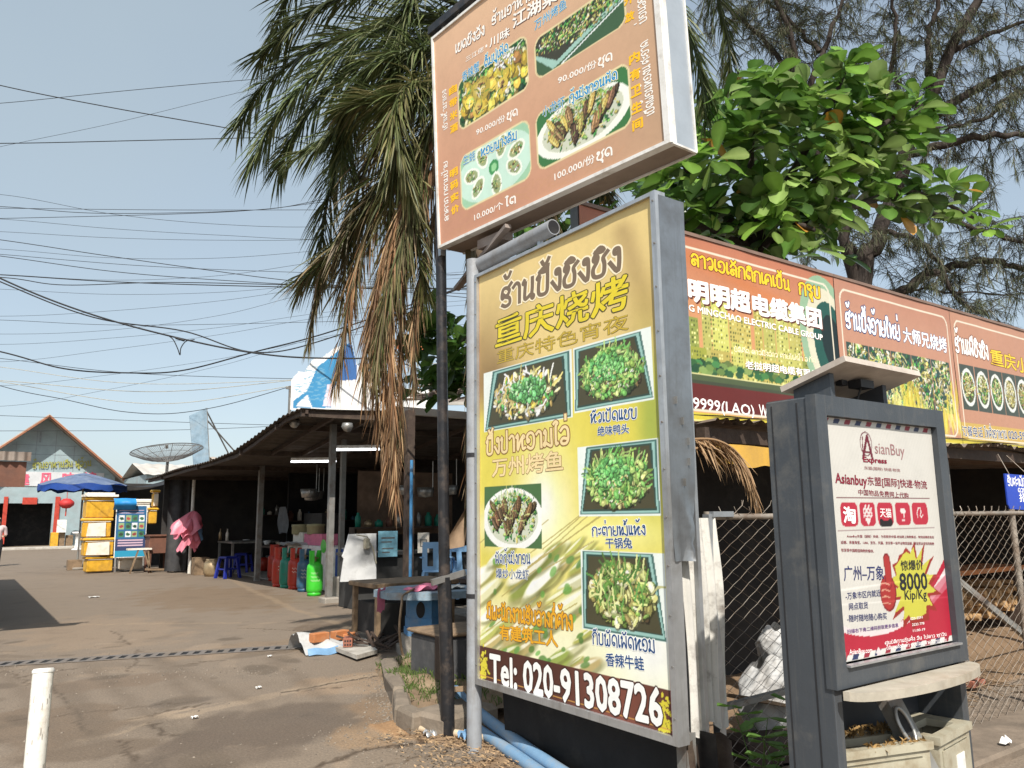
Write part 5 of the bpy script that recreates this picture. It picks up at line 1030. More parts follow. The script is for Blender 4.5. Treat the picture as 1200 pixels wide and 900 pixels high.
b = MB(); b.bar((7.9, 3.8, .95), (8.75, 3.3, .12), .07, .05); single('fence_brace', b, 'steelpost', 'diagonal grey brace leaning against the inside of the rusty fence', 'brace')
b = MB(); b.box((10.6, 6.4, .0), (13.0, 6.5, 1.7)); single('wooden_partition', b, 'redwood', 'red-brown wooden partition at the back of the eatery', 'partition')
t = thing('firewood_stack', 'stack of firewood on an orange plank behind the fence', 'firewood', (10.4, 5.0, 0)); rng = np.random.default_rng(12)
b = MB(); b.box((9.4, 4.95, .80), (12.2, 5.5, .86)); part('shelf_plank', b, 'brick', t)
b = MB(); b.box((9.5, 5.0, 0), (9.6, 5.5, .8)); b.box((12.0, 5.0, 0), (12.1, 5.5, .8)); part('shelf_leg', b, 'darkwood', t)
b = MB()
for k in range(120):
    x, z = rng.uniform(9.45, 12.1), .65-rng.uniform(0, .35)*1.2; r = rng.uniform(.025, .05); b.tube([(x, 5.0+rng.uniform(-.04, .04), z), (x+rng.uniform(-.03, .03), 5.5, z)], r, 6)
for k in range(5): pass
o = part('log', b, mat('split_log', (.40, .25, .12), .85, 0, 12, .5), t); o['kind'] = 'stuff'
# rubble heap of bricks and twigs
gx, gy = G(1168, 826)[:2]
for k in range(7):
    x, y = gx+rng.uniform(-.35, .45), gy+.35+rng.uniform(-.2, .4); b = MB(); b.box((x-.09, y-.045, .05), (x+.09, y+.045, .11), rng.uniform(0, 3), .006)
    single('brick', b, 'redbrick', 'red brick lying in the rubble inside the rusty fence', 'brick', 'bricks in rubble inside the fence')
b = MB()
for k in range(90):
    x, y = gx+rng.normal(-.1, .5), gy+.4+rng.normal(0, .25); a = rng.uniform(0, 6.28); l = rng.uniform(.1, .4); z = .05+rng.uniform(0, .1); b.tube([(x, y, z), (x+l*math.cos(a), y+l*math.sin(a), max(.05, z+rng.uniform(-.05, .05)))], .005, 4)
o = single('dry_twigs', b, 'wood', 'tangle of dry twigs on the ground inside the fence', 'twigs'); o['kind'] = 'stuff'
for (px, py, w, lb) in ((1189, 738, .10, 'white paper scrap on brown ground inside the fence'), (1181, 873, .09, 'curled white paper scrap on the pavement beside the cleaner bin')):
    g = G(px, py, .065 if py > 800 else .03); b = MB(); b.grid(lambda i, j: (g[0]+w*(i-.5), g[1]+.04*(j-.5)+.05*(i-.5)**2, g[2]+.012+.03*abs(math.sin(i*5))*(.4+j)), 8, 3); single('paper_scrap', b, 'white', lb, 'paper')
b = MB(); b.grid(lambda i, j: (7.9+.18*i+.03*j, 4.2, 1.62+.36*(1-i*.4)*j), 4, 4)
single('paper_notice', b, 'gasred', 'red and white strip notice hanging under the eatery eave', 'notice')

# small blue sign hung at the eave
def blue_sign():
    F = Frame((7.955, 3.3, 0), (1, 0, 0), (0, 0, 1)); t = thing('street_sign', 'blue hanging sign with white writing at the edge of the eatery', 'sign', (8.2, 3.3, 1.6))
    pts = [(0, 1.66), (.03, 1.62), (.62, 1.60), (.62, 1.935), (0, 1.945)]
    b = MB(); b.prism(pts, -.012, 0, F.P); part('plate', b, mat('sign_blue', (.02, .06, .42), .4, 0, 5, .08), t)
    b = MB(); put_text(b, F, 'ຮັບສະໝັກພະນັກງານ', (1181, 569), (1222, 570), 9, 0, h=.001, lao_th=.17); put_text(b, F, 'ດ່ວນ', (1193, 577), (1202, 577.2), 5, 0, h=.001, lao_th=.17); put_text(b, F, '招聘', (1195, 588), (1214, 588), 10, 0, h=.001, off=.02)
    part('lettering', b, [flatmat('sign_white', (240, 240, 240))], t)
    b = MB(); b.tube([(8.05, 3.3, 1.94), (8.1, 3.4, 2.14)], .004, 4); b.tube([(8.45, 3.3, 1.94), (8.4, 3.45, 2.14)], .004, 4); part('hanging_wire', b, 'wiremesh', t)
blue_sign()

# sacks behind the fence
def sack(loc, r, h, label, tilt=0, seed=0):
    rg = np.random.default_rng(seed); t = thing('sack', label, 'sack', loc, 'sacks piled behind the fence'); b = MB(); ph = rg.uniform(0, 6, 6)
    def fn(i, j):
        a = i*2*math.pi; q = j; rr = r*(math.sin(min(1, q*1.6+.12)*math.pi/2)**.6)*(1 if q < .75 else 1-1.6*(q-.75))*(1+.10*math.sin(3*a+ph[0]+q*4)+.05*math.sin(7*a+ph[1]-q*9)+.022*math.sin(13*a+ph[2]+q*17))
        z = h*q*(1+.08*math.sin(2*a+ph[3])); return (loc[0]+rr*math.cos(a)*1.15+tilt*z, loc[1]+rr*math.sin(a)*.8, loc[2]+z+.02*math.sin(5*a+ph[4])*q)
    b.grid(fn, 72, 44); part('bag', b, 'whitesack', t)
    b = MB()
    for k in range(3): 
        a = -1.9+.28*k; b.grid(lambda i, j: (loc[0]+(r*1.0)*math.cos(a+.2*i)*1.2+tilt*h*(.35+.08*k), loc[1]+r*math.sin(a+.2*i)*.88-.012, loc[2]+h*(.30+.12*k)+.03*j*h), 3, 1)
    part('printed_mark', b, mat('green_print', (.03, .10, .07), .7), t)
    return t
sack((4.64, 3.55, .05), .23, .56, 'big woven white sack with green print behind the chain link panel', .12, 1)
sack((4.85, 3.62, .52), .15, .27, 'small white and blue plastic bag on top of the big woven sack', -.06, 2)
sack((4.95, 3.5, .02), .15, .42, 'brownish worn sack between the big woven sack and the stand', .05, 3)
b = MB(); b.bar((4.0, 3.3, .50), (4.75, 3.5, .30), .22, .02); single('broken_board', b, 'wood', 'pale broken board leaning below the woven sacks', 'board')
b = MB(); b.box((3.9, 3.3, .0), (4.9, 3.75, .08), .1); b.box((4.1, 3.2, .08), (4.7, 3.5, .2), -.3); single('scrap_heap', b, 'darkwood', 'dark scrap boards on the ground under the woven sacks', 'scrap')
# weeds
def weed(x, y, h, seed, label):
    rg = np.random.default_rng(seed); t = thing('weed', label, 'weed', (x, y, .05), 'weeds at the fence foot'); s = MB(); b = MB()
    for st in range(5):
        a = rg.uniform(0, 6.28); lean = rg.uniform(.1, .5); P = [np.array((x+.02*st, y, .04))+np.array((lean*math.cos(a)*q*q*h, lean*math.sin(a)*q*q*h, h*q*(1-.15*lean))) for q in np.linspace(0, 1, 7)]
        s.tube(P, [.004-.0004*i for i in range(7)], 5)
        for i in range(1, 7):
            for sd in (-1, 1):
                d = np.array((math.cos(a+sd*1.4+rg.uniform(-.5, .5)), math.sin(a+sd*1.4), rg.uniform(-.2, .5))); d /= np.linalg.norm(d); L = rg.uniform(.07, .12); sdv = np.cross(d, (0, 0, 1)); sdv /= np.linalg.norm(sdv)+1e-9; W = L*.28; q = P[i]
                b.add([q, q+d*L*.4+sdv*W, q+d*L*.8+sdv*W*.7, q+d*L-np.array((0, 0, .015)), q+d*L*.8-sdv*W*.7, q+d*L*.4-sdv*W, q+d*L*.5-np.array((0, 0, .012))], [(0, 1, 6), (1, 2, 6), (2, 3, 6), (3, 4, 6), (4, 5, 6), (5, 0, 6)])
    part('stem', s, 'sage', t); part('leaves', b, 'sage', t)
for i, (px, py, d, h, lb) in enumerate(((884, 915, 3.5, .42, 'bright green weed at the foot of the chain link panel beside the broken board'), (918, 905, 3.6, .42, 'taller green weed against the grey stand leg'))):
    p = D(px, py, d); weed(p[0], p[1], h+.26, 40+i, lb)

# ================================================================== SOIL BED, KERB, PIPES, SMALL RUBBISH BY THE SIGN
M['kerbstone'] = mat('kerb_stone', (.20, .16, .12), .92, 0, 5, .25, .7, 25, dirt=(.12, .10, .075), da=.55, dscale=4)
t = thing('kerb_border', 'broken concrete kerb around a grassy bed beside the black pole', 'kerb', (3.5, 6.6, 0))
KP = [(3.86, 7.75), (3.52, 7.0), (3.28, 6.35), (3.0, 5.75), (2.98, 5.42)]
for k in range(4):
    (xa, ya), (xb, yb) = KP[k], KP[k+1]; d = np.array((xb-xa, yb-ya)); L = np.linalg.norm(d); a = math.atan2(d[1], d[0]); cx, cy = (xa+xb)/2, (ya+yb)/2
    b = MB(); b.box((cx-L/2+.01, cy-.075, -.05), (cx+L/2-.01, cy+.075, .145+.02*math.sin(k*3)), a, .025)
    b.v = [(x+.012*math.sin(z*30+x*17), y+.012*math.sin(x*23+z*11), z) for x, y, z in b.v]; part('kerb_block', b, 'kerbstone', t)
b = MB(); b.box((2.98, 5.22, -.05), (3.55, 5.62, .16), .2, .03); part('end_block', b, 'kerbstone', t)
def bed(i, j):
    x = 3.0+1.1*i+.75*j; y = 5.5+2.4*j-.2*i; return (x, y, .10+.05*math.sin(i*7+j*5)*math.sin(j*9)+.03*math.sin(i*19)*math.sin(j*23)-(.1 if i == 0 else 0))
b = MB(); b.grid(bed, 22, 34); part('soil_bed', b, 'soil', t)
def tufts(region, n, hmin, hmax, seed, label):
    rg = np.random.default_rng(seed); b = MB()
    for k in range(n):
        x, y, z = region(rg); a = rg.uniform(0, 6.28); h = rg.uniform(hmin, hmax); w = .004; l = rg.uniform(.2, .9)*h
        dx, dy = math.cos(a), math.sin(a); b.add([(x-dy*w, y+dx*w, z), (x+dy*w, y-dx*w, z), (x+dx*l*.4+dy*w*.7, y+dy*l*.4-dx*w*.7, z+h*.7), (x+dx*l, y+dy*l, z+h)], [(0, 1, 2), (0, 2, 3)])
    o = single('grass', b, 'grass', label, 'grass'); o['kind'] = 'stuff'
def rg1(rg):
    i, j = rg.uniform(.02, .7), min(.95, max(0.1, rg.normal(.6, .25))); x, y, z = bed(i, j); return x, y, z
tufts(rg1, 1500, .02, .07, 3, 'patchy green grass in the bed behind the kerb')
def litterfn(rg): return rg.uniform(2.75, 3.35), rg.uniform(4.3, 5.4), .03
rg = np.random.default_rng(77); b = MB()
for k in range(900):
    x, y = rg.normal(2.98, .22), rg.uniform(4.3, 5.5); a = rg.uniform(0, 6.28); l = rg.uniform(.01, .06); z = .03+rg.uniform(0, .015); w = rg.uniform(.002, .008)
    b.add([(x-w*math.sin(a), y+w*math.cos(a), z), (x+w*math.sin(a), y-w*math.cos(a), z+.006), (x+l*math.cos(a), y+l*math.sin(a), z+rg.uniform(0, .02))], [(0, 1, 2)])
o = single('leaf_litter', b, mat('dry_litter', (.30, .20, .11), .9, 0, 25, .6), 'dry leaves and twigs on the soil around the black pole', 'leaf litter'); o['kind'] = 'stuff'
b = MB(); b.tube(cat_rom([(3.62, 6.0, .14), (3.42, 5.4, .13), (3.22, 4.45, .09), (3.1, 3.7, .06), (3.06, 3.2, .05)], 6), .042, 14); single('blue_pipe', b, 'bluepvc', 'upper of two dusty blue pipes under the yellow menu sign', 'pipe')
b = MB(); b.tube(cat_rom([(3.28, 5.1, .05), (3.16, 4.5, .045), (3.0, 3.75, .045), (2.96, 3.2, .04)], 6), .042, 14); single('blue_pipe', b, 'bluepvc', 'lower of two dusty blue pipes, lying on soil by the round post', 'pipe')
b = MB(); g1, g2 = G(486, 853, .04), G(590, 868, .04); b.tube([g1, (g1+g2)/2+np.array((0, 0, .006)), g2], .026, 12); b.tube([g1, g1+(g1-g2)*.02], .03, 12); single('cream_pipe', b, 'creampvc', 'short cream plastic pipe lying behind the black pole', 'pipe')
b = MB(); b.bar((3.5, 5.9, .17), (3.28, 5.35, .30), .09, .04); single('wood_offcut', b, 'wood', 'wood offcut leaning between black pole and round post', 'offcut')
g = G(506, 866); b = MB(); b.grid(lambda i, j: (g[0]+.12*(i-.5), g[1]+.08*(j-.5), .03+.04*abs(math.sin(i*7+j*3))*abs(math.sin(j*5))), 8, 6); single('foil_wrapper', b, 'alu', 'crumpled silver wrapper on the soil by the black pole', 'wrapper')
g = G(547, 872); b = MB(); b.grid(lambda i, j: (g[0]+.1*(i-.5), g[1]+.1*(j-.5), .03+.06*abs(math.sin(i*6+j*4))), 8, 6); single('plastic_wrapper', b, 'bluebag', 'crumpled pale blue plastic wrapper at the foot of the round post', 'wrapper')
# dark tub behind the pole
t = thing('storage_tub', 'dark grey rubber tub behind the black pole', 'tub', (4.0, 6.75, 0))
b = MB(); b.box((3.74, 6.45, .08), (4.5, 7.05, .50), 0, .03); part('tub_body', b, mat('dark_rubber', (.07, .07, .072), .75, 0, 5, .25, .2, 30, dirt=(.17, .15, .13), da=.5), t)
b = MB(); b.box((3.71, 6.42, .50), (4.53, 7.08, .535), 0, .012); part('tub_rim', b, 'wood', t)
b = MB(); b.box((3.70, 6.40, .05), (3.76, 6.5, .52)); part('tub_post', b, 'darkwood', t)

# leaning white bollard at lower left
t = thing('bollard', 'leaning chipped white round bollard at the lower left of the lane', 'bollard', (.484, 5.25, 0))
bollard = t; b = MB(); p0, p1 = np.array((.47, 5.25, -.05)), np.array((.488, 5.395, .76)); p0b, p1b = p0, p1; b.tube([p0, p1-(p1-p0)*.02, p1], [.054, .054, .05], 20); part('bollard_tube', b, 'whitepost', t)
b = MB(); b.tube([p1-(p1-p0)*.025, p1-(p1-p0)*.008, p1+(p1-p0)*.004], [.057, .058, .05], 20); part('cap', b, 'white', t)

# ================================================================== STONE TABLE, WOOD TABLE, THINGS ON THEM
def ngon(n, r, c, a0=0, sx=1): return [(c[0]+r*math.cos(a0+2*math.pi*k/n)*sx, c[1]+r*math.sin(a0+2*math.pi*k/n)) for k in range(n)]
t = thing('pedestal_table', 'blue painted octagonal stone table with an oval hole in its pedestal', 'table', (4.72, 8.5, 0)); c = (4.76, 8.55)
b = MB(); b.prism(ngon(8, .62, c, .30, 1.05), .665, .745); part('table_top', b, 'bluepaintdk', t)
b = MB(); b.prism(ngon(6, .30, c, .2), .22, .30); b.prism(ngon(6, .275, c, .2), .30, .664); b.prism(ngon(6, .285, c, .2), .30, .42); ped = part('pedestal', b, 'bluepaint', t)
b = MB(); b.prism(ngon(6, .40, c, .2), 0, .10); b.prism(ngon(6, .34, c, .2), .10, .22); part('footing', b, 'concrete', t)
an = .2+2*math.pi*3.5/6; na = np.array((math.cos(an), math.sin(an), 0)); ta = np.array((-na[1], na[0], 0)); cc = np.array((*c, .52))+na*(.275*math.cos(math.pi/6)+.004)
b = MB(); b.add([cc]+[cc+ta*.055*math.cos(q)+np.array((0, 0, .095*math.sin(q))) for q in np.linspace(0, 2*math.pi, 25)], [(0, i, i+1) for i in range(1, 25)]); part('oval_hole', b, 'black', ped)
t = thing('wooden_table', 'low weathered wooden table behind the blue pedestal table', 'table', (5.0, 9.7, 0))
b = MB(); b.box((4.45, 9.35, .70), (5.7, 10.2, .76), 0, .01); part('table_top', b, 'wood', t)
for x, y in ((4.52, 9.42), (5.62, 9.42), (4.52, 10.12), (5.62, 10.12)):
    b = MB(); b.bar((x, y, 0), (x, y, .70), .06); part('leg', b, 'wood', t)
b = MB(); b.box((4.55, 9.43, .1), (5.6, 10.1, .5)); part('under_shelf', b, 'interior', t)
def cloth(name, fn, m, label, cat, nu=16, nv=12): b = MB(); b.grid(fn, nu, nv); return single(name, b, m, label, cat)
cloth('pink_cloth', lambda i, j: (4.42+.44*i, 8.2+.34*j, .752+.075*abs(math.sin(i*6+j*2)*math.sin(j*5+i*3))*(1-(2*i-1)**4)), 'pink', 'crumpled pink cloth lying on the blue pedestal table', 'cloth', 20, 16)
cloth('pink_rag', lambda i, j: (4.12+.16*i, 8.62+.12*i-.01*math.sin(j*6)-.03*j, .50+.27*j+.015*math.sin(i*9)), 'pink', 'pink rag hanging over the left edge of the pedestal table', 'rag', 8, 8)
cloth('paper_bag', lambda i, j: (4.75+.36*i, 8.2+.22*j, .752+.03*abs(math.sin(i*8+j*3))), 'foam', 'flattened pale paper beside the pink cloth on the pedestal table', 'paper', 12, 8)
b = MB(); b.tube(cat_rom([(4.72, 8.5, .80), (4.5, 8.35, .78), (4.2, 8.1, .735), (4.12, 7.98, .66), (4.08, 7.95, .4), (4.12, 7.94, .12), (4.2, 7.88, .02)], 8), .014, 8); single('hose', b, mat('tan_hose', (.22, .15, .09), .5), 'brown hose trailing from the pedestal table to the ground', 'hose')

# rubble by the drain: white sack, slab, bricks
g = G(385, 765); t = thing('cement_sack', 'torn white and blue cement sack lying by the end of the drain', 'sack', g); b = MB()
b.grid(lambda i, j: (g[0]-.32+.75*i, g[1]-.1+.62*j+.05*math.sin(i*7), .015+.20*(abs(math.sin(i*3.0+j*2))*(1-i)**.6+.25*abs(math.sin(i*8+j*9)))*(math.sin(j*math.pi)**.5)), 26, 20); part('sack_body', b, 'whitesack', t)
b = MB(); b.grid(lambda i, j: (g[0]-.30+.62*i, g[1]-.14+.05*j-.02*math.sin(i*5), .012+.07*j+.01*math.sin(i*12)), 14, 4); part('blue_print', b, 'bluebag', t)
def slab(pts, z0, z1, m, name, label, cat): b = MB(); b.prism(pts, z0, z1); return single(name, b, m, label, cat)
q = [G(390, 765), G(418, 776), G(442, 769), G(428, 755), G(400, 752)]
slab([tuple(p[:2]) for p in q], .03, .075, 'concpale', 'concrete_slab', 'thin broken concrete slab under the hollow brick', 'slab')
def brick_(px, py, z, a, m, label, holes):
    c = G(px, py, z); t = thing('hollow_brick', label, 'brick', c, 'bricks on the broken slab'); b = MB(); b.box((c[0]-.11, c[1]-.055, z), (c[0]+.11, c[1]+.055, z+.105), a, .006); part('brick_body', b, m, t)
    if holes:
        b = MB(); ca, sa = math.cos(a), math.sin(a); bx = np.array((-ca, -sa, 0))*.1115; u = np.array((-sa, ca, 0))
        for i in (-1, 0, 1):
            for k in (0, 1):
                o = c+bx+u*i*.03+np.array((0, 0, .03+k*.042)); b.add([o-u*.009-np.array((0, 0, .011)), o+u*.009-np.array((0, 0, .011)), o+u*.009+np.array((0, 0, .011)), o-u*.009+np.array((0, 0, .011))], [(0, 1, 2, 3)])
        part('brick_hole', b, 'black', t)
brick_(408, 757, .078, 1.1, 'redbrick', 'dark red six-hole brick on the broken slab', True)
brick_(398, 749, .10, .35, 'brick', 'long bright orange brick behind the six-hole brick', False)
brick_(409, 752, .06, .9, 'brick', 'orange brick tucked behind the darker red one', False)
brick_(374, 752, .13, .2, 'brick', 'orange brick end sticking out of the white cement sack', False)
b = MB(); rg = np.random.default_rng(6)
for k in range(26): x, y = 4.35+rg.normal(0, .2), 9.1+rg.normal(0, .2); a = rg.uniform(0, 3.1); l = rg.uniform(.15, .5); b.bar((x, y, .05), (x+l*math.cos(a), y+l*math.sin(a), .05+rg.uniform(0, .2)), .03, .02)
o = single('scrap_wood', b, 'darkwood', 'pile of dark scrap sticks beside the wooden table leg', 'scrap wood')
for (px, py, s, lb) in ((303, 807, .05, 'white paper scrap on the lane near the long crack'), (228, 842, .05, 'white paper scrap on the lane nearest the bollard'), (110, 700, .2, 'flat grey scrap far up the lane'), (316, 770, .05, 'white scrap on the lane right below the drain')):
    g = G(px, py, .004); b = MB(); b.grid(lambda i, j: (g[0]+s*(i-.5), g[1]+s*.8*(j-.5), .006+.02*abs(math.sin(i*6+j*4))), 5, 4); single('litter_scrap', b, 'white', lb, 'litter')

# loose grit and pebbles on the lane, thicker along the kerb and the drain
rg = np.random.default_rng(61); b = MB()
for k in range(2600):
    q = rg.uniform()
    if q < .38: i = rg.integers(4); f = rg.uniform(); x = KP[i][0]+(KP[i+1][0]-KP[i][0])*f-abs(rg.normal(.1, .12)); y = KP[i][1]+(KP[i+1][1]-KP[i][1])*f+rg.normal(0, .1)
    elif q < .55: g = G(rg.uniform(0, 360), 790-rg.uniform(0, 1)*8); x, y = g[0], g[1]+rg.normal(-.15, .2)
    elif q < .75: x, y = rg.normal(2.7, .35), rg.uniform(4.3, 6)
    else: x, y = rg.uniform(-.4, 4.6), rg.uniform(4.3, 12)
    r = .004+.013*rg.uniform()**3; h = r*rg.uniform(.5, 1); a = rg.uniform(0, 6.28)
    P = [(x+r*math.cos(a+c)*rg.uniform(.7, 1.2), y+r*math.sin(a+c)*rg.uniform(.7, 1.2), .001) for c in (0, 1.57, 3.14, 4.71)]
    b.add(P+[(x+r*.2, y, h+.001)], [(0, 1, 4), (1, 2, 4), (2, 3, 4), (3, 0, 4)])
o = single('gravel', b, mat('grit', (.17, .14, .11), .9, 0, 40, .6), 'loose grit and small pebbles scattered over the lane', 'gravel'); o['kind'] = 'stuff'
# scuffs on the bollard
b = MB(); rg = np.random.default_rng(14); ax_ = (p1b-p0b)/np.linalg.norm(p1b-p0b)
for k in range(34):
    h = rg.uniform(.28, .75); a = rg.uniform(2.4, 6.6); w = rg.uniform(.02, .14); l = rg.uniform(.003, .02); c = p0b+ax_*h
    b.add([tuple(c+np.array((.0548*math.cos(a+w*i), .0548*math.sin(a+w*i), 0))+ax_*(l*j*rg.uniform(.5, 1.5))) for j in (-1, 1) for i in (0, .5, 1)], [(0, 1, 4, 3), (1, 2, 5, 4)])
part('scuff_marks', b, mat('scuff_grey', (.34, .31, .27), .8), bollard)
# ================================================================== COOKING SHED DOWN THE LANE
EY = [13.4, 14.4, 15.4, 16.4, 17.6, 19.5, 21.8, 25.2, 27.4]; EZ = [3.56, 3.52, 3.36, 3.20, 3.05, 3.0, 2.98, 2.92, 2.90]
t = thing('cooking_shed', 'open fronted black cooking shed with sagging corrugated roof', 'shed', (8.5, 20, 0))
b = MB()
def roof(i, j): y = 13.4+14*j; x = 4.85+6.9*i; z = float(np.interp(y, EY, EZ)); return (x, y, z+.02*math.sin(y*26)+.1*i*(1 if y < 16 else .4+.3)+.02*math.sin(x*2+y))
b.grid(roof, 14, 460); part('roof', b, 'darktin', t)
b = MB()
for k in range(len(EY)-1): b.bar((4.98, EY[k]+.02, EZ[k]-.07), (4.98, EY[k+1]+.02, EZ[k+1]-.07), .05, .07)
for x in (5.6, 6.3, 7.2, 8.6, 10.0): b.bar((x, 13.5, 3.47+.02), (x, 17.4, 3.0), .05, .08)
b.bar((4.9, 13.5, 3.47), (11.7, 13.5, 3.55), .06, .12)
for y in (14.9, 17.2, 20.9, 25.2): b.bar((4.9, y, float(np.interp(y, EY, EZ))-.08), (11.5, y, float(np.interp(y, EY, EZ))), .06, .1)
part('rafter', b, 'darkwood', t)
b = MB(); b.box((6.6, 13.28, 3.56), (12.2, 13.40, 3.70)); part('eave_flashing', b, 'paleroof', t)
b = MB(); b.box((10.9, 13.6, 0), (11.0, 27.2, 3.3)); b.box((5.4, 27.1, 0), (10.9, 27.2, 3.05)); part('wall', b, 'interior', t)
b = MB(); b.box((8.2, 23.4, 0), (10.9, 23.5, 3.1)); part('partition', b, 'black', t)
for (x, y, h, r, m) in ((6.0, 14.68, 3.45, .11, 'steelpost'), (6.56, 20.9, 3.0, .13, 'steelpost'), (6.75, 15.9, 3.35, .10, 'steelpost')):
    b = MB(); b.bar((x, y, 0), (x, y, h), r); part('post', b, m, t)
p = PX(221, 672, 5.88); b = MB(); b.tube([(5.88, 25.25, 0), (5.88, 25.3, 2.95)], .05, 10); part('white_pole', b, 'whitepost', t, 'thin white front pole of the shed')
q = D(478, 690, 13.5); b = MB(); b.bar((q[0], q[1], 0), (q[0], q[1], 3.5), .14); part('post', b, 'darkwood', t)
b = MB(); b.tube([(q[0]-.02, q[1]-.12, .2), (q[0]-.02, q[1]-.12, 2.6)], .03, 8); part('water_pipe', b, 'bluepipe', t)
b = MB(); b.box((5.86, 14.5, -.02), (6.16, 14.84, .10), 0, .02); b.box((6.4, 14.6, 0), (6.9, 15.5, .42), 0, .02); part('post_footing', b, 'concrete', t)
# dark net screen at the far end and slack black awning past it
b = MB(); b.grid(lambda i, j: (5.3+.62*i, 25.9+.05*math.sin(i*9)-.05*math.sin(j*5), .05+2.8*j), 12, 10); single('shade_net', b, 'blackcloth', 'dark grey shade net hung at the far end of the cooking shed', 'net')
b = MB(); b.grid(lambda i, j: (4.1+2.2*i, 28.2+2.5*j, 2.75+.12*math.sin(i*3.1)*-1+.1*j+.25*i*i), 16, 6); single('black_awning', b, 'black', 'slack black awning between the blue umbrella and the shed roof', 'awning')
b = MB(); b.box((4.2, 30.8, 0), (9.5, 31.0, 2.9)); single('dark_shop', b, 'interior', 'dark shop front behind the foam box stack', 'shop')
# lit tubes under the roof
for i, (p0, p1, d, lb) in enumerate((((341, 542), (394, 539.5), 17.5, 'lit fluorescent tube, lower one, in the cooking shed'), ((393, 528.5), (445, 525), 15.5, 'lit fluorescent tube, upper one, in the cooking shed'))):
    a, c = D(*p0, d), D(*p1, d); c[2] = a[2] = (a[2]+c[2])/2
    t2 = thing('tube_light', lb, 'tube light', a, 'tube lights in the cooking shed'); b = MB(); b.tube([a, c], .022, 8); part('tube', b, glow('tube_glow_%d' % i, (.95, .97, 1), 2.2), t2)
    b = MB(); b.bar(a+np.array((0, 0, .06)), c+np.array((0, 0, .06)), .05, .05); part('fitting', b, 'white', t2)
for i, (px, py, d) in enumerate(((288, 533, 19.5), (243, 548, 23.0), (345, 495, 15.0), (407, 499, 14.2))):
    a = D(px, py, d); b = MB(); b.lathe([(.02, .06), (.09, .05), (.11, -.02), (.06, -.09), (.015, -.11)], a, 12); single('bulb_lamp', b, 'steel', ['round lamp under the low middle of the shed eave', 'round lamp under the far end of the shed eave', 'round lamp at the high corner of the shed roof', 'round lamp beside the second front post of the shed'][i], 'lamp')
# dark shelves and hanging kitchen gear that fill the shed
for i, (x0, y0, x1, z, lb) in enumerate(((8.0, 23.2, 10.6, 1.5, 'long dark shelf on the partition deep in the shed'), (7.4, 17.0, 9.8, 1.35, 'dark shelf on the stained wall panel'), (8.3, 26.8, 10.6, 1.7, 'dark shelf on the end wall of the shed'))):
    t3 = thing('wall_shelf', lb, 'shelf', (x0, y0, z), 'shelves in the shed'); b = MB(); b.box((x0, y0-.3, z), (x1, y0, z+.04)); part('shelf_board', b, 'darkwood', t3)
    b = MB(); b.box((x0, y0-.28, z-.2), (x0+.03, y0, z)); b.box((x1-.03, y0-.28, z-.2), (x1, y0, z)); part('shelf_bracket', b, 'darkwood', t3); rg = np.random.default_rng(50+i)
    for k in range(9):
        x = x0+.15+k*(x1-x0-.3)/8; h = rg.uniform(.12, .34); r = rg.uniform(.05, .11); b = MB(); b.lathe([(0, 0), (r, 0), (r, h*.7), (r*.5, h*.85), (r*.5, h), (0, h)], (x, y0-.15, z+.04), 10); o = single('storage_jar', b, ['steel', 'pot', 'gasteal', 'foam', 'redwood', 'gasblue'][int(rg.integers(6))], 'small jar on a shelf in the dark of the shed', 'jar', 'jars on the shed shelves')
for i, (x, y, z) in enumerate(((6.9, 18.3, 2.3), (7.2, 18.9, 2.25), (7.6, 19.6, 2.3), (8.1, 15.6, 2.3), (8.5, 15.4, 2.25), (9.0, 15.2, 2.3))):
    b = MB(); b.lathe([(0, -.22), (.16, -.2), (.2, 0), (.19, 0), (.15, -.18), (0, -.2)], (x, y, z), 14); b.tube([(x+.19, y, z), (x+.19, y, z+.6)], .01, 4); single('hanging_pan', b, 'steel', 'steel pan hanging from the shed rafters', 'pan', 'pans hanging in the shed')
for i, (px, py, lb) in enumerate(((296, 672, 'dark red bucket in the shade beside the middle shed post'), (307, 668, 'grey bucket behind the dark red one'))):
    g = G(px, py); b = MB(); b.lathe([(0, .02), (.15, .02), (.2, .4), (.19, .4), (.14, .05), (0, .05)], (g[0]+.4, g[1]+.3, .03), 16); single('bucket', b, ['gasred', 'steel'][i], lb, 'bucket')
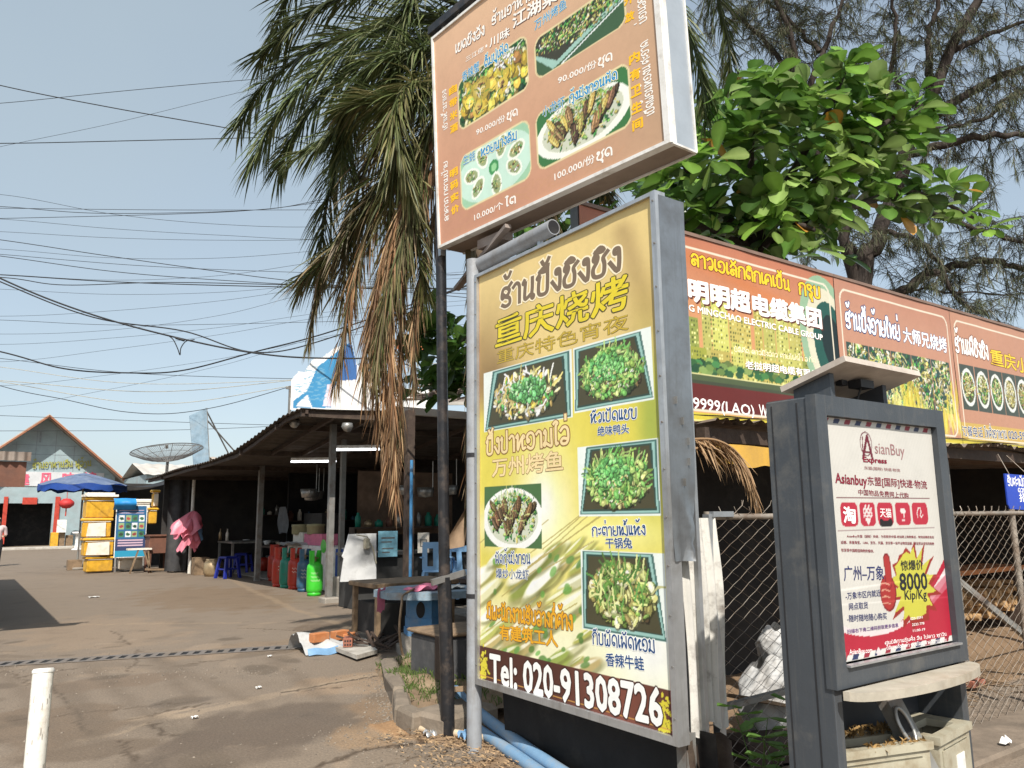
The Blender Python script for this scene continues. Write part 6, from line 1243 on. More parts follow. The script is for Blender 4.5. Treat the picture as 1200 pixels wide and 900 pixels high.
# gas cylinders
def cylinder(m):
    t = thing('gas_cylinder', 'x', 'gas cylinder', (0, 0, 0), 'gas cylinders in the cooking shed'); b = MB()
    b.lathe([(0.0, .05), (.13, .05), (.165, .10), (.17, .16), (.17, .54), (.16, .62), (.10, .69), (.04, .705), (0, .705)], n=24); part('body', b, m, t)
    b = MB(); b.lathe([(.14, 0), (.145, .0), (.145, .085), (.135, .085)], n=24); part('foot_ring', b, m, t)
    b = MB(); n = 24
    vs = []; fs = []
    for k in range(n+1):
        a = .5+(2*math.pi-1.0)*k/n-1.57
        for r, z in ((.125, .66), (.13, .92), (.115, .93), (.11, .66)): vs.append((r*math.cos(a), r*math.sin(a), z-(.13 if z > .9 and 9 < k < 15 else 0)))
    for k in range(n): fs += [(k*4+i, (k+1)*4+i, (k+1)*4+(i+1) % 4, k*4+(i+1) % 4) for i in range(4)]
    b.add(vs, fs); part('collar', b, m, t)
    b = MB(); b.tube([(0, 0, .70), (0, 0, .80)], .03, 8); b.tube([(0, 0, .77), (.07, 0, .77)], .016, 6); part('valve', b, 'pot', t)
    if m in ('gasgreen', 'gasblue', 'gasred'):
        b = MB()
        for r_ in range(3 if m != 'gasred' else 2):
            for k in range(5+r_):
                a = -2.35+.17*k-.02*r_; z = .47-.075*r_-(.02 if k % 2 else 0)
                b.grid(lambda i, j: (.1715*math.cos(a+.11*i), .1715*math.sin(a+.11*i), z+.014*j), 2, 1)
        part('printed_mark', b, 'foam', t)
    return t
protos = {}
for (px, py, m, lb) in ((369, 699, 'gasgreen', 'bright lime green gas cylinder with white marks beside the shed post'), (357, 694, 'gasblue', 'dark blue gas cylinder between the lime green and a red one'), (346, 691, 'gasred', 'red gas cylinder between the blue and the teal one'), (336, 689.5, 'gasteal', 'slim teal gas cylinder between two red ones at the shed front'), (327, 688, 'gasred', 'red gas cylinder at the outer end beside the teal one'), (321, 681, 'gasred', 'red gas cylinder half hidden behind the outer red one')):
    g = G(px, py); lo = (g[0]+.05, g[1]+.17)
    if m in protos: copy_tree(protos[m], (*lo, 0), .3, label=lb)
    else: protos[m] = cylinder(m); protos[m].location = (*lo, 0); protos[m]['label'] = lb
for px, lb in ((462, 'teal gas cylinder left of the blue water pipe behind the stone table'), (491, 'teal gas cylinder right of the blue water pipe behind the stone table')):
    g = G(px, 684); c = copy_tree(protos['gasteal'], (g[0], g[1], .03), .8, label=lb); c.scale = (1.25, 1.25, .86)
# counter with white front behind the gas cylinders
t = thing('counter', 'white fronted counter with a green logo behind the gas cylinders', 'counter', (6.9, 17.5, 0))
a, c = PX(333, 640, 6.75), PX(409, 645, 6.75); 
b = MB(); b.box((6.75, 15.7, .03), (7.4, 19.2, .98), 0, .01); part('counter_body', b, 'white', t)
b = MB(); b.box((6.735, 16.0, .1), (6.748, 16.16, .95)); b.box((6.735, 15.76, .1), (6.748, 15.93, .95)); part('side_stripe', b, 'royal', t)
b = MB(); o = np.array(PX(379, 640, 6.74)); b.add([o]+[o+np.array((0, .16*math.cos(q), .15*math.sin(q))) for q in np.linspace(0, 6.283, 21)], [(0, i, i+1) for i in range(1, 21)]); part('round_logo', b, 'gasgreen', t)
b = MB(); b.grid(lambda i, j: (6.5+.45*i, 18.2+1.2*j, 1.0+.04*math.sin(i*7+j*9)), 8, 8); single('plastic_sheet', b, 'whitesack', 'crumpled clear plastic sheet over the gas cylinders', 'sheet')
def boxat(px0, py0, px1, py1, x, dep, m, name, label, cat, bev=.01):
    a, c = PX(px0, py1, x), PX(px1, py0, x); b = MB(); b.box((x, min(a[1], c[1]), a[2]), (x+dep, max(a[1], c[1]), c[2]), 0, bev); return single(name, b, m, label, cat)
boxat(356, 626, 377, 642, 6.9, .4, 'pink', 'pink_box', 'pink box on the white counter, left of the shed post', 'box')
boxat(343, 624, 355, 642, 6.95, .35, 'foam', 'clear_tub', 'cloudy plastic box beside the pink box on the counter', 'box')
for i, (px, lb) in enumerate(((352, 'round woven tub with lid on the pink box, left one'), (370, 'round woven tub with lid on the pink box, right one'))):
    a = PX(px, 626, 7.05); b = MB(); b.lathe([(0, 0), (.2, 0), (.21, .02), (.21, .18), (.22, .185), (.22, .24), (0, .25)], a, 18); single('lidded_tub', b, mat('olive_tub', (.30, .27, .15), .7) if i == 0 else 'olive', lb, 'tub', 'tubs on the counter') if i == 0 else single('lidded_tub', b, bpy.data.materials['olive_tub'], lb, 'tub', 'tubs on the counter')
# dark counter and ragged white board
b = MB(); a, c = PY(400, 690, 13.2), PY(475, 640, 13.2); b.box((a[0]+.25, 13.3, 0), (c[0]+2.2, 13.9, .92), 0, .01); b.box((a[0]+.2, 13.25, .92), (c[0]+2.3, 13.95, .97)); single('cooking_counter', b, mat('dark_tiled_counter', (.045, .045, .044), .6, 0, 4, .2, .1, 20, dirt=(.03, .028, .025), da=.5), 'dark cooking counter behind the ragged white board', 'counter')
F = Frame(PY(400, 684, 13.1), (1, 0, 0), (0, 0, 1)); pts = [F.uv(*q) for q in ((399, 682), (441, 680), (441, 625), (409, 626), (404, 645), (401, 652), (403, 655))]
b = MB(); b.prism([tuple(q) for q in pts], -.03, 0, F.P); o = single('white_board', b, mat('scuffed_white_board', (.66, .66, .65), .6, 0, 5, .1, .05, 20, dirt=(.25, .24, .22), da=.4), 'ragged white board propped against the dark counter', 'board')
p = F.uv(428, 637); b = MB(); b.box(tuple(F.P(p[0]-.05, p[1]-.1, .1)-np.array((0, .0, 0))), tuple(F.P(p[0]+.05, p[1]+.1, .1)+np.array((0, .08, 0))), 0, .02); b.tube([F.P(p[0]-.2, p[1]+.16, .06), F.P(p[0], p[1]+.12, .08), F.P(p[0]+.12, p[1]-.1, .08), F.P(p[0]+.2, p[1]-.35, .05)], .012, 6); single('pipe_valve', b, 'ivory', 'cream valve box and black hose hanging on the ragged white board', 'valve')
def notice(px0, py0, px1, py1, y, m, lb, marks):
    F = Frame(PY(px0, py1, y), (1, 0, 0), (0, 0, 1)); u, v = F.uv(px1, py0); t = thing('notice', lb, 'notice', F.P(u/2, 0, 0)); b = MB(); b.prism([(0, 0), (u, 0), (u, v), (0, v)], -.006, 0, F.P); part('sheet', b, m, t)
    b = MB(); rg = np.random.default_rng(3)
    for (a, c, e, f) in marks: b.prism([(u*a, v*c), (u*e, v*c), (u*e, v*f), (u*a, v*f)], .0005, .002, F.P)
    part('print', b, 'steel', t)
notice(443, 622, 466, 653, 13.15, mat('pale_blue_poster', (.20, .42, .52), .5, 0, 7, .3), 'pale blue poster pinned on the counter beside the white board', [(.15, .7, .85, .76), (.15, .55, .7, .6), (.2, .3, .8, .35), (.2, .15, .6, .2)])
notice(489.5, 624, 503, 648, 12.9, 'foam', 'small white framed notice beside the blue water pipe', [(.2, .3, .8, .34), (.2, .62, .8, .66), (.2, .3, .26, .66), (.74, .3, .8, .66)])
# monobloc chairs
def chair(loc, rz, lb, first=None):
    if first: return copy_tree(first, loc, rz, label=lb)
    t = thing('plastic_chair', lb, 'chair', (0, 0, 0), 'pale blue plastic chairs'); m = 'paleblue'
    b = MB(); b.box((-.22, -.22, .42), (.22, .22, .45), 0, .01); part('seat', b, m, t)
    b = MB()
    def bk(u, z): return (u*(.23-.03*max(0, z-.6)), .21+.16*(z-.45)-.05*u*u, z)
    for u0, u1, z0, z1 in ((-1, -.62, .45, .86), (.62, 1, .45, .86), (-.95, .95, .80, .90), (-.62, .62, .45, .52), (-.2, .2, .52, .80)): b.grid(lambda i, j: bk(u0+(u1-u0)*i, z0+(z1-z0)*j), 6, 4)
    part('backrest', b, m, t)
    for x, y in ((-.2, -.2), (.2, -.2), (-.2, .22), (.2, .22)): b = MB(); b.bar((x*1.15, y*1.2, 0), (x, y, .43), .045); part('leg', b, m, t)
    for x in (-.24, .24): b = MB(); b.bar((x, -.2, .62), (x, .24, .66), .04, .02); b.bar((x, -.2, .44), (x, -.2, .63), .035); part('armrest', b, m, t)
    return t
p = D(513, 664, 12.6); p1 = D(545, 664, 12.8)
c0 = chair((0, 0, 0), 0, 'pale blue plastic chair left of the black pole, seen from its back'); c0.location = (p[0], p[1], p[2]-.50+.0); c0.rotation_euler = (0, 0, 2.5)
chair((p1[0], p1[1], p1[2]-.55), 2.2, 'pale blue plastic chair right of the black pole', c0)
t = thing('dark_table', 'dark table under the pale blue chairs', 'table', (7.3, 10.8, 0)); a, c = D(497, 668, 11.8), D(575, 668, 11.4)
b = MB(); b.box((6.3, 10.0, .62), (8.6, 11.0, .68)); part('table_top', b, 'darkwood', t)
for x, y in ((6.4, 10.1), (8.5, 10.1), (6.4, 10.9), (8.5, 10.9)): b = MB(); b.bar((x, y, 0), (x, y, .62), .07); part('leg', b, 'darkwood', t)
b = MB(); b.box((6.2, 12.6, 0), (9.5, 12.7, .5)); b.box((6.2, 11.9, .46), (9.5, 12.7, .5)); single('low_platform', b, 'interior', 'low dark platform under the chairs and counter', 'platform')
b = MB(); b.grid(lambda i, j: (D(488, 560, 16)[0]+2.6*i, 17.2, 1.2+1.5*j), 10, 6); single('stained_wall_panel', b, mat('stained_brown_panel', (.17, .11, .075), .85, 0, 3, .3, .1, 20, dirt=(.07, .05, .035), da=.5, dscale=2), 'stained brown wall panel at the back of the shed', 'panel')
# stools, tables and pots deep in the shed
def stool(loc, lb, first=None, rz=.3):
    if first: return copy_tree(first, loc, rz, label=lb)
    t = thing('plastic_stool', lb, 'stool', (0, 0, 0), 'blue plastic stools'); b = MB(); b.box((-.17, -.17, .42), (.17, .17, .47), 0, .02); part('seat', b, 'bluestool', t)
    for x, y in ((-1, -1), (1, -1), (-1, 1), (1, 1)): b = MB(); b.bar((x*.2, y*.2, 0), (x*.14, y*.14, .42), .06); part('leg', b, 'bluestool', t)
    b = MB()
    for s in (-1, 1): b.bar((-.165, s*.165, .2), (.165, s*.165, .2), .03); b.bar((s*.165, -.165, .2), (s*.165, .165, .2), .03)
    part('stretcher', b, 'bluestool', t); return t
g = G(269, 678); s0 = stool(None, 'bright blue plastic stool standing at the front of the shed floor'); s0.location = (g[0], g[1]+.2, 0); s0.rotation_euler = (0, 0, .3); s0.scale = (1.15, 1.15, 1.25)
g = G(282, 673); stool((g[0]+.2, g[1]+.5, 0), 'blue plastic stool half hidden behind the front one', s0, .9)
g = G(315, 676); stool((7.6, 20.6, 0.03), 'dark blue stool in the shade behind the middle shed post', s0, .1)
def worktable(x0, y0, x1, y1, h, m, lb, leg='steelpost'):
    t = thing('work_table', lb, 'table', ((x0+x1)/2, (y0+y1)/2, 0)); b = MB(); b.box((x0, y0, h-.05), (x1, y1, h)); part('table_top', b, m, t)
    for x, y in ((x0+.05, y0+.05), (x1-.05, y0+.05), (x0+.05, y1-.05), (x1-.05, y1-.05)): b = MB(); b.bar((x, y, 0), (x, y, h-.05), .06); part('leg', b, leg, t)
worktable(6.6, 23.5, 8.0, 25.0, .95, 'steel', 'steel topped work table at the far left of the shed')
worktable(7.2, 20.8, 8.6, 23.0, .85, 'darkwood', 'dark work table behind the middle shed post', 'wood')
g = G(248, 676); b = MB(); b.lathe([(0, 0), (.22, 0), (.27, .1), (.27, .36), (.2, .45), (.22, .48), (0, .5)], (g[0]+.1, g[1]+.25, 0), 20); single('brass_pot', b, 'pot', 'big brass coloured pot under the steel work table', 'pot')
g = G(236, 674); b = MB(); b.box((g[0]-.2, g[1], 0), (g[0]+.2, g[1]+.4, .5)); single('wooden_box', b, 'wood', 'brown wooden box beside the brass pot', 'box')
for i, (px, py, lb) in enumerate(((258, 632, 'tall dark bottle on the steel work table'), (266, 634, 'short pale bottle on the steel work table'), (240, 632, 'round dark wok on the steel work table'))):
    a = PX(px, py, 6.9); a[2] = .95; b = MB(); b.lathe([(0, 0), (.05, 0), (.05, .22), (.02, .28), (.02, .36), (0, .36)] if i < 2 else [(0, 0), (.12, .01), (.25, .14), (.24, .14), (0, .05)], a, 12); single('bottle' if i < 2 else 'wok', b, ['pot', 'foam', 'interior'][i], lb, ['bottle', 'bottle', 'wok'][i])
for i, (px, lb) in enumerate(((288, 'white cup on the dark work table'), (313, 'white bowl on the dark work table'))):
    a = PX(px, 640, 7.5); a[2] = .85; b = MB(); b.lathe([(0, 0), (.07, 0), (.11, .12), (.1, .12), (0, .02)], a, 14); single('crockery', b, 'white', lb, 'crockery')
b = MB(); b.box((8.4, 21.2, 0), (8.9, 22.6, 1.75), 0, .01); b.box((8.38, 21.3, 1.0), (8.4, 22.5, 1.02)); single('dark_cabinet', b, mat('dark_grey_cabinet', (.06, .058, .055), .6), 'tall dark grey cabinet behind the middle shed post', 'cabinet')
cloth('hanging_shirt', lambda i, j: (7.9+.05*math.sin(i*9+j*4), 22.6+.7*i, 1.15+.75*j+.05*math.sin(i*3.1)), mat('grey_shirt', (.16, .17, .18), .9), 'grey shirt hanging at the back of the shed', 'shirt')
# pink bundle and blue bag on the white pole
def blob(c, rx, ry, rz, seed, n=26): 
    rg = np.random.default_rng(seed); ph = rg.uniform(0, 6, 8)
    def fn(i, j):
        a = i*2*math.pi; e = (j-.5)*math.pi; k = 1+.16*math.sin(3*a+ph[0]+e*2)+.10*math.sin(6*a+ph[1]-e*5)+.07*math.sin(11*a+ph[2]+e*9); return (c[0]+rx*k*math.cos(a)*math.cos(e), c[1]+ry*k*math.sin(a)*math.cos(e), c[2]+rz*math.sin(e)*(1+.1*math.sin(2*a+ph[3])))
    b = MB(); b.grid(fn, n, n//2); return b
t = thing('pink_bag', 'bunch of pink plastic bags tied on the white shed pole', 'bags', (5.8, 25.1, 1.3))

def drape(c, r0, r1, h, seed, n=40, squash=.7):
    rg = np.random.default_rng(seed); ph = rg.uniform(0, 6, 6); b = MB()
    def fn(i, j):
        a = 2*math.pi*i; k = 1+.22*math.sin(3*a+ph[0]+j*2)+.16*math.sin(7*a+ph[1]-j*3)*j+.10*math.sin(15*a+ph[2]+j*5)*j; r = (r0+(r1-r0)*j**.7)*k
        return (c[0]+r*math.cos(a)-.12*j, c[1]+r*math.sin(a)*squash, c[2]-h*j*(1+.25*math.sin(2*a+ph[3])+.10*math.sin(9*a+ph[4])))
    b.grid(fn, n, 18); return b
part('bag', drape((5.84, 25.0, 1.86), .03, .42, .62, 1), 'pinkbag', t); part('bag', drape((5.86, 24.95, 1.45), .05, .26, .62, 2), 'pinkbag', t); part('bag', drape((5.75, 24.9, 1.62), .03, .28, .45, 5), 'pinkbag', t)
single('blue_bag', drape((6.02, 25.0, 1.48), .03, .2, .4, 3), 'bluebag', 'pale blue plastic bag right of the pink bundle', 'bag')

# ================================================================== FISH STALL: FOAM BOXES, POSTER BOARD, TABLE
def foambox(px0, px1, py0, py1, y, lb, m='yellowcrate', front=True, dep=.55):
    a, c = PY(px0, py1, y), PY(px1, py0, y); t = thing('foam_box', lb, 'foam box', ((a[0]+c[0])/2, y+dep/2, a[2]), 'foam boxes at the fish stall'); h = c[2]-a[2]
    jx = .04*math.sin(py0*1.7); a[0] += jx; c[0] += jx; rz = .07*math.sin(py0*.9)
    b = MB(); b.box((a[0]+.02, y+.02, a[2]), (c[0]-.02, y+dep, c[2]-.24*h), rz, .03); part('box_body', b, m, t)
    b = MB(); b.box((a[0]-.03, y-.03, c[2]-.20*h), (c[0]+.03, y+dep+.03, c[2]-.025), rz, .03); part('lid', b, m, t)
    b = MB(); b.box((a[0]+.04, y+.0, c[2]-.238*h), (c[0]-.04, y+dep, c[2]-.202*h), rz); part('foam_rim', b, 'foam', t)
    if front:
        b = MB(); w = c[0]-a[0]; rg = np.random.default_rng(int(px0*7+py0)); u0, u1 = rg.uniform(.14, .22), rg.uniform(.78, .9)
        y -= .04; b.add([(a[0]+w*(u0-.05), y-.006, a[2]+h*.06), (a[0]+w*u1, y-.006, a[2]+h*.04), (a[0]+w*(u1-.02), y-.006, a[2]+h*.74), (a[0]+w*u0, y-.006, a[2]+h*.70)], [(0, 1, 2, 3)]); part('foam_front', b, 'foam', t)
    return t
foambox(97, 134, 581, 607, 27.5, 'yellow taped foam box with writing, topmost of the tall stack', front=False); foambox(96, 133, 606, 630, 27.45, 'foam box with big bare white front, second from the top of the stack')
foambox(95, 133, 629, 652, 27.4, 'foam box with bare white front, third from the top of the stack'); foambox(98, 132, 651, 671, 27.45, 'all yellow foam box at the bottom of the tall stack', front=False)
b = MB(); a, c = PY(98, 582, 27.5), PY(139, 576, 27.5); b.box((a[0], 27.4, a[2]), (c[0], 28.1, a[2]+.07)); b.box((a[0]+.1, 27.45, a[2]+.07), (c[0]-.1, 28.15, a[2]+.13)); single('styrofoam_sheet', b, 'foam', 'loose white foam lids lying on top of the tall box stack', 'lid')
t0 = PY(115, 600, 27.49); F = Frame((PY(97, 607, 27.494)), (1, 0, 0), (0, 0, 1)); 
foambox(138, 168, 651, 668, 27.6, 'whitish foam box under the fish poster board', 'foam', False); foambox(150, 178, 584, 612, 28.3, 'pale yellow foam box behind the fish poster board', 'foam', False)
foambox(175, 187, 594, 614, 27.2, 'yellow foam box standing right of the fish poster board', front=False, dep=.35); foambox(178, 187, 573, 594, 27.5, 'narrow yellow foam box on end, above the other yellow box', dep=.3)
b = MB(); g = G(91, 668); b.box((g[0]-.3, g[1], 0), (g[0]+.12, g[1]+.4, .33), 0, .01); single('carton', b, 'wood', 'small brown carton at the foot of the tall foam box stack', 'carton')
def fishboard():
    F = Frame(PY(134, 653, 27.1), (1, 0, .0), (0, .12, .99)); u, v = F.uv(172, 593); t = thing('poster_board', 'blue fish menu board with rows of small pictures and blue roof cover', 'sign', F.P(u/2, 0, 0))
    R = Raster(0, 0, u, v, .02); R.a[...] = C3(40, 100, 150); R.rect(0, 0, u, .35*v, C3(46, 60, 104)); R.rect(0, 0, u, .12*v, C3(30, 150, 190)); rg = np.random.default_rng(2)
    for i in range(4):
        for j in range(3):
            x, y = u*(.08+.225*i), v*(.38+.155*j); R.rect(x, y, x+u*.19, y+v*.125, [C3(60, 130, 90), C3(230, 232, 230), C3(150, 180, 120)][(i+j*2) % 3]); R.ell(x+u*.095, y+v*.06, u*.07, v*.03, jit([C3(60, 70, 60), C3(160, 60, 60), C3(40, 90, 60)][(i*2+j) % 3], .2, rg), rg.uniform(-.5, .5))
    for y in (.85, .90, .31, .26, .21): R.rect(u*.08, v*y, u*.92, v*(y+.022), C3(230, 190, 205), .9)
    R.build('printed_face', F, t)
    b = MB(); b.prism([(-.02, -.02), (u+.02, -.02), (u+.02, v+.02), (-.02, v+.02)], -.04, -.004, F.P); part('board', b, 'white', t)
    b = MB()
    for x in (.03, u-.03): b.bar(F.P(x, -.45, -.02), F.P(x, 0, -.02), .05)
    part('leg', b, 'steelpost', t)
    b = MB(); b.grid(lambda i, j: F.P(-.12+(u*.75)*i, v-.12+.36*j, .03+.22*math.sin(j*3.1)+.03*math.sin(i*9+j*3)), 14, 8); part('cover', b, mat('bright_blue_cover', (.02, .22, .52), .55, 0, 5, .15), t)
fishboard()
t = thing('small_table', 'brown wooden box table standing in front of the dark net', 'table', PY(188, 668, 26.6)*np.array((1, 1, 0)))
a, c = PY(176, 627, 26.4), PY(200, 648, 26.4)
b = MB(); b.box((a[0], 26.4, c[2]), (c[0], 27.1, a[2]-.04), 0, .01); part('box_body', b, 'redwood', t); b = MB(); b.box((a[0]-.05, 26.35, a[2]-.04), (c[0]+.05, 27.15, a[2])); part('table_top', b, 'redwood', t)
for x in (a[0]+.04, c[0]-.04):
    for y in (26.42, 27.06): b = MB(); b.bar((x, y, 0), (x, y, c[2]), .06); part('leg', b, 'redwood', t)
b = MB(); b.bar((a[0]-.1, 26.3, .12), (c[0]+.05, 26.3, .08), .06); part('stretcher', b, 'wood', t)
t = thing('folding_bench', 'narrow grey folding bench before the fish poster board', 'bench', PY(160, 668, 26.6)*np.array((1, 1, 0))); a, c = PY(150, 643, 26.3), PY(178, 646, 26.3)
b = MB(); b.box((a[0], 26.3, a[2]-.05), (c[0], 26.6, a[2])); part('bench_top', b, 'foam', t)
for x, s in ((a[0]+.3, -.2), (a[0]+.45, .25), (c[0]-.1, .1)): b = MB(); b.bar((x+s, 26.35, 0), (x, 26.35, a[2]-.05), .045); part('leg', b, 'wood', t)

# blue parasol
t = thing('parasol', 'big faded blue parasol with darker valance over the foam boxes', 'parasol', (3.3, 30, 0)); c = np.array((3.42, 30.0, 0)); R0 = 1.32
b = MB(); n = 16
def can(i, j): a = 2*math.pi*i; sag = .05*abs(math.sin(a*4)); return (c[0]+R0*j*math.cos(a), c[1]+R0*j*math.sin(a), 3.2-.42*j**1.25-sag*j*j*0+.03*math.cos(8*a)*j)
b.grid(can, 32, 8); part('canopy', b, 'navy', t)
b = MB(); b.grid(lambda i, j: (c[0]+(R0+.01+.01*j)*math.cos(2*math.pi*i), c[1]+(R0+.01+.01*j)*math.sin(2*math.pi*i), 2.785+.03*math.cos(16*math.pi*i)-(.2+.03*math.sin(32*math.pi*i))*j), 64, 3); part('valance', b, 'royal', t)
b = MB(); b.tube([(c[0], c[1], 0), (c[0], c[1], 3.25)], .03, 8); part('pole', b, 'steelpost', t)
b = MB()
for k in range(8): a = 2*math.pi*k/8; b.tube([(c[0], c[1], 3.15), (c[0]+R0*math.cos(a), c[1]+R0*math.sin(a), 2.79)], .012, 5)
part('rib', b, 'steelpost', t)
b = MB(); b.lathe([(0, 0), (.3, 0), (.3, .08), (.05, .12), (0, .12)], c, 16); part('base', b, 'concrete', t)

# person passing at the left edge
def person(loc, rz):
    J = dict(pel=(0, 0, .93), chest=(0, .02, 1.25), neck=(0, .02, 1.45), head=(0, .0, 1.6), top=(0, .0, 1.74), sl=(-.19, .02, 1.38), el=(-.25, .05, 1.12), wl=(-.18, -.2, 1.03), sr=(.19, .02, 1.38), er=(.27, .06, 1.12), wr=(.16, -.2, 1.08), hl=(-.1, 0, .88), kl=(-.11, -.05, .48), al=(-.11, .06, .08), tl=(-.11, -.1, .03), hr=(.1, 0, .88), kr=(.11, .0, .48), ar=(.12, .05, .08), tr=(.12, -.11, .03))
    R = dict(pel=.15, chest=.155, neck=.06, head=.095, top=.07, sl=.075, el=.05, wl=.034, sr=.075, er=.05, wr=.034, hl=.095, kl=.065, al=.042, tl=.035, hr=.095, kr=.065, ar=.042, tr=.035)
    E = [('pel', 'chest'), ('chest', 'neck'), ('neck', 'head'), ('head', 'top'), ('chest', 'sl'), ('sl', 'el'), ('el', 'wl'), ('chest', 'sr'), ('sr', 'er'), ('er', 'wr'), ('pel', 'hl'), ('hl', 'kl'), ('kl', 'al'), ('al', 'tl'), ('pel', 'hr'), ('hr', 'kr'), ('kr', 'ar'), ('ar', 'tr')]
    def grow(sub, root, scale=1.0, extra=None):
        n = [k for k in J if any(k in e for e in sub)]; me = bpy.data.meshes.new('body'); me.from_pydata([J[k] for k in n], [(n.index(a), n.index(b)) for a, b in sub], [])
        o = bpy.data.objects.new('body', me); COL.objects.link(o); md = o.modifiers.new('s', 'SKIN'); lay = me.skin_vertices[0] if me.skin_vertices else None
        if lay is None:
            return None
        for i, k in enumerate(n): lay.data[i].radius = (R[k]*scale, R[k]*scale); lay.data[i].use_root = (k == root)
        o.modifiers.new('d', 'SUBSURF').levels = 2; dg = bpy.context.evaluated_depsgraph_get(); m2 = bpy.data.meshes.new_from_object(o.evaluated_get(dg)); v = [tuple(q.co) for q in m2.vertices]; f = [tuple(p.vertices) for p in m2.polygons]
        bpy.data.objects.remove(o); return v, f
    return J, R, E
J, R_, E_ = person(None, 0)
pl = G(-7, 664); px_, py_ = float(pl[0]), float(pl[1])
t = thing('person', 'person in pale pink shirt and black trousers at the left edge of the lane', 'person', (px_, py_, 0))
def limb(b, ks, f=1.0, n=12):
    P = cat_rom([np.array(J[k])+np.array((px_, py_, 0)) for k in ks], 5); r = np.interp(np.linspace(0, len(ks)-1, len(P)), range(len(ks)), [R_[k]*f for k in ks]); b.smooth = True; b.tube(P, list(r), n); b.smooth = False
b = MB(); limb(b, ['pel', 'chest', 'neck', 'head', 'top']); limb(b, ['chest', 'sl', 'el', 'wl'], .85); limb(b, ['chest', 'sr', 'er', 'wr'], .85); limb(b, ['pel', 'hl', 'kl', 'al'], .9); limb(b, ['pel', 'hr', 'kr', 'ar'], .9)
for w in ('wl', 'wr'):
    h = np.array(J[w])+np.array((px_, py_, 0))
    for k in range(5): b.tube([h+np.array((.012*(k-2), -.02, -.005)), h+np.array((.015*(k-2)+(.03 if k == 0 else 0), -.09, -.01)), h+np.array((.014*(k-2), -.13 if k else -.1, -.04))], [.012, .01, .007], 6)
part('body', b, 'skin', t)
b = MB(); limb(b, ['pel', 'chest', 'neck'], 1.06); limb(b, ['chest', 'sl', 'el'], 1.12); limb(b, ['chest', 'sr', 'er'], 1.12); part('shirt', b, 'shirt', t)
b = MB(); limb(b, ['pel', 'hl', 'kl', 'al'], 1.1); limb(b, ['pel', 'hr', 'kr', 'ar'], 1.1); part('trousers', b, 'trousers', t)
b = MB(); limb(b, ['al', 'tl'], 1.15); limb(b, ['ar', 'tr'], 1.15); part('shoe', b, 'shoe', t)
b = MB(); b.smooth = True; b.lathe([(.0, .16), (.07, .14), (.105, .07), (.108, 0), (.09, -.05)], np.array(J['head'])+np.array((px_, py_+.015, -.0)), 16); part('hair', b, 'hair', t)

# hut whose tin eave pokes in at the left edge
t = thing('tin_hut', 'low hut with dark tin eave and brown board at the left edge', 'hut', (-2, 17, 0))
b = MB(); b.box((-5, 13.4, 0), (-.35, 24, 2.3)); part('wall', b, 'interior', t)
b = MB(); b.grid(lambda i, j: (-5+5.32*i, 12.3+12*j, 2.92-.33*i+.02*math.sin(j*260)), 8, 240); part('roof', b, 'rooftin', t)
b = MB(); b.box((-.3, 12.5, 2.06), (.72, 12.56, 2.40)); part('fascia_board', b, 'redwood', t)
b = MB(); b.grid(lambda i, j: (-.3+1.06*i, 12.44+.02*math.sin(i*60), 2.41+.12*j), 60, 2); part('tin_edge', b, 'rooftin', t)

# ================================================================== HOUSE WITH THE STEEP GABLE
t = thing('gable_shop', 'pale blue shop house with steep terracotta edged gable', 'building', (4.35, 62, 0)); ax, az = 4.35, 8.34; sl = (8.34-4.42)/(8.87-4.35); Yf = 59.4; hw = 4.3
b = MB(); b.add([(ax-hw, Yf, 4.0), (ax+hw, Yf, 4.0), (ax+hw, Yf, az-.05-sl*hw), (ax, Yf, az-.05), (ax-hw, Yf, az-.05-sl*hw)], [(0, 1, 2, 3, 4)])
b.box((ax+.75, Yf+.01, 0), (ax+hw, Yf+.3, 4.0)); b.box((ax-hw, Yf+.01, 0), (ax-2.2, Yf+.3, 4.0)); b.box((ax-2.2, Yf+.01, 2.75), (ax+.75, Yf+.3, 4.0)); b.box((ax-hw, Yf+.3, 0), (ax-hw+.2, 70, 4.4)); b.box((ax+hw-.2, Yf+.3, 0), (ax+hw, 70, 4.4)); part('wall', b, 'gable', t)
b = MB(); b.box((ax-2.3, Yf+2.5, 0), (ax+1, Yf+2.6, 3)); part('dark_interior', b, 'black', t)
b = MB()
for s in (-1, 1):
    e = (ax+s*5.1, az-sl*5.1); b.add([(ax, Yf-1.3, az), (e[0], Yf-1.3, e[1]), (e[0], 70, e[1]), (ax, 70, az), (ax, Yf-1.3, az+.12), (e[0], Yf-1.3, e[1]+.12), (e[0], 70, e[1]+.12), (ax, 70, az+.12)], [(3, 2, 1, 0), (4, 5, 6, 7), (0, 1, 5, 4), (1, 2, 6, 5), (2, 3, 7, 6)])
part('roof', b, 'tanroof', t)
b = MB()
for s in (-1, 1): b.bar((ax-s*.02, Yf-1.34, az-.02), (ax+s*5.15, Yf-1.34, az-.02-sl*5.15), .10, .50, up=np.array((0, 1.0, 0)))
part('verge_board', b, 'verge', t)
b = MB()
for z in (4.7, 5.3, 5.9, 6.5): hw2 = (az-z)/sl-.3; b.box((ax-hw2, Yf-.012, z), (ax+hw2, Yf-.001, z+.03))
for x in (-1.6, -.5, .6, 1.7): b.box((ax+x, Yf-.014, 4.7), (ax+x+.03, Yf-.0125, az-.3-abs(x)*sl))
b.box((ax-.35, Yf-.03, 6.7), (ax-.25, Yf-.014, 7.4)); part('wall_seam', b, mat('seam_grey', (.22, .25, .27), .8), t)
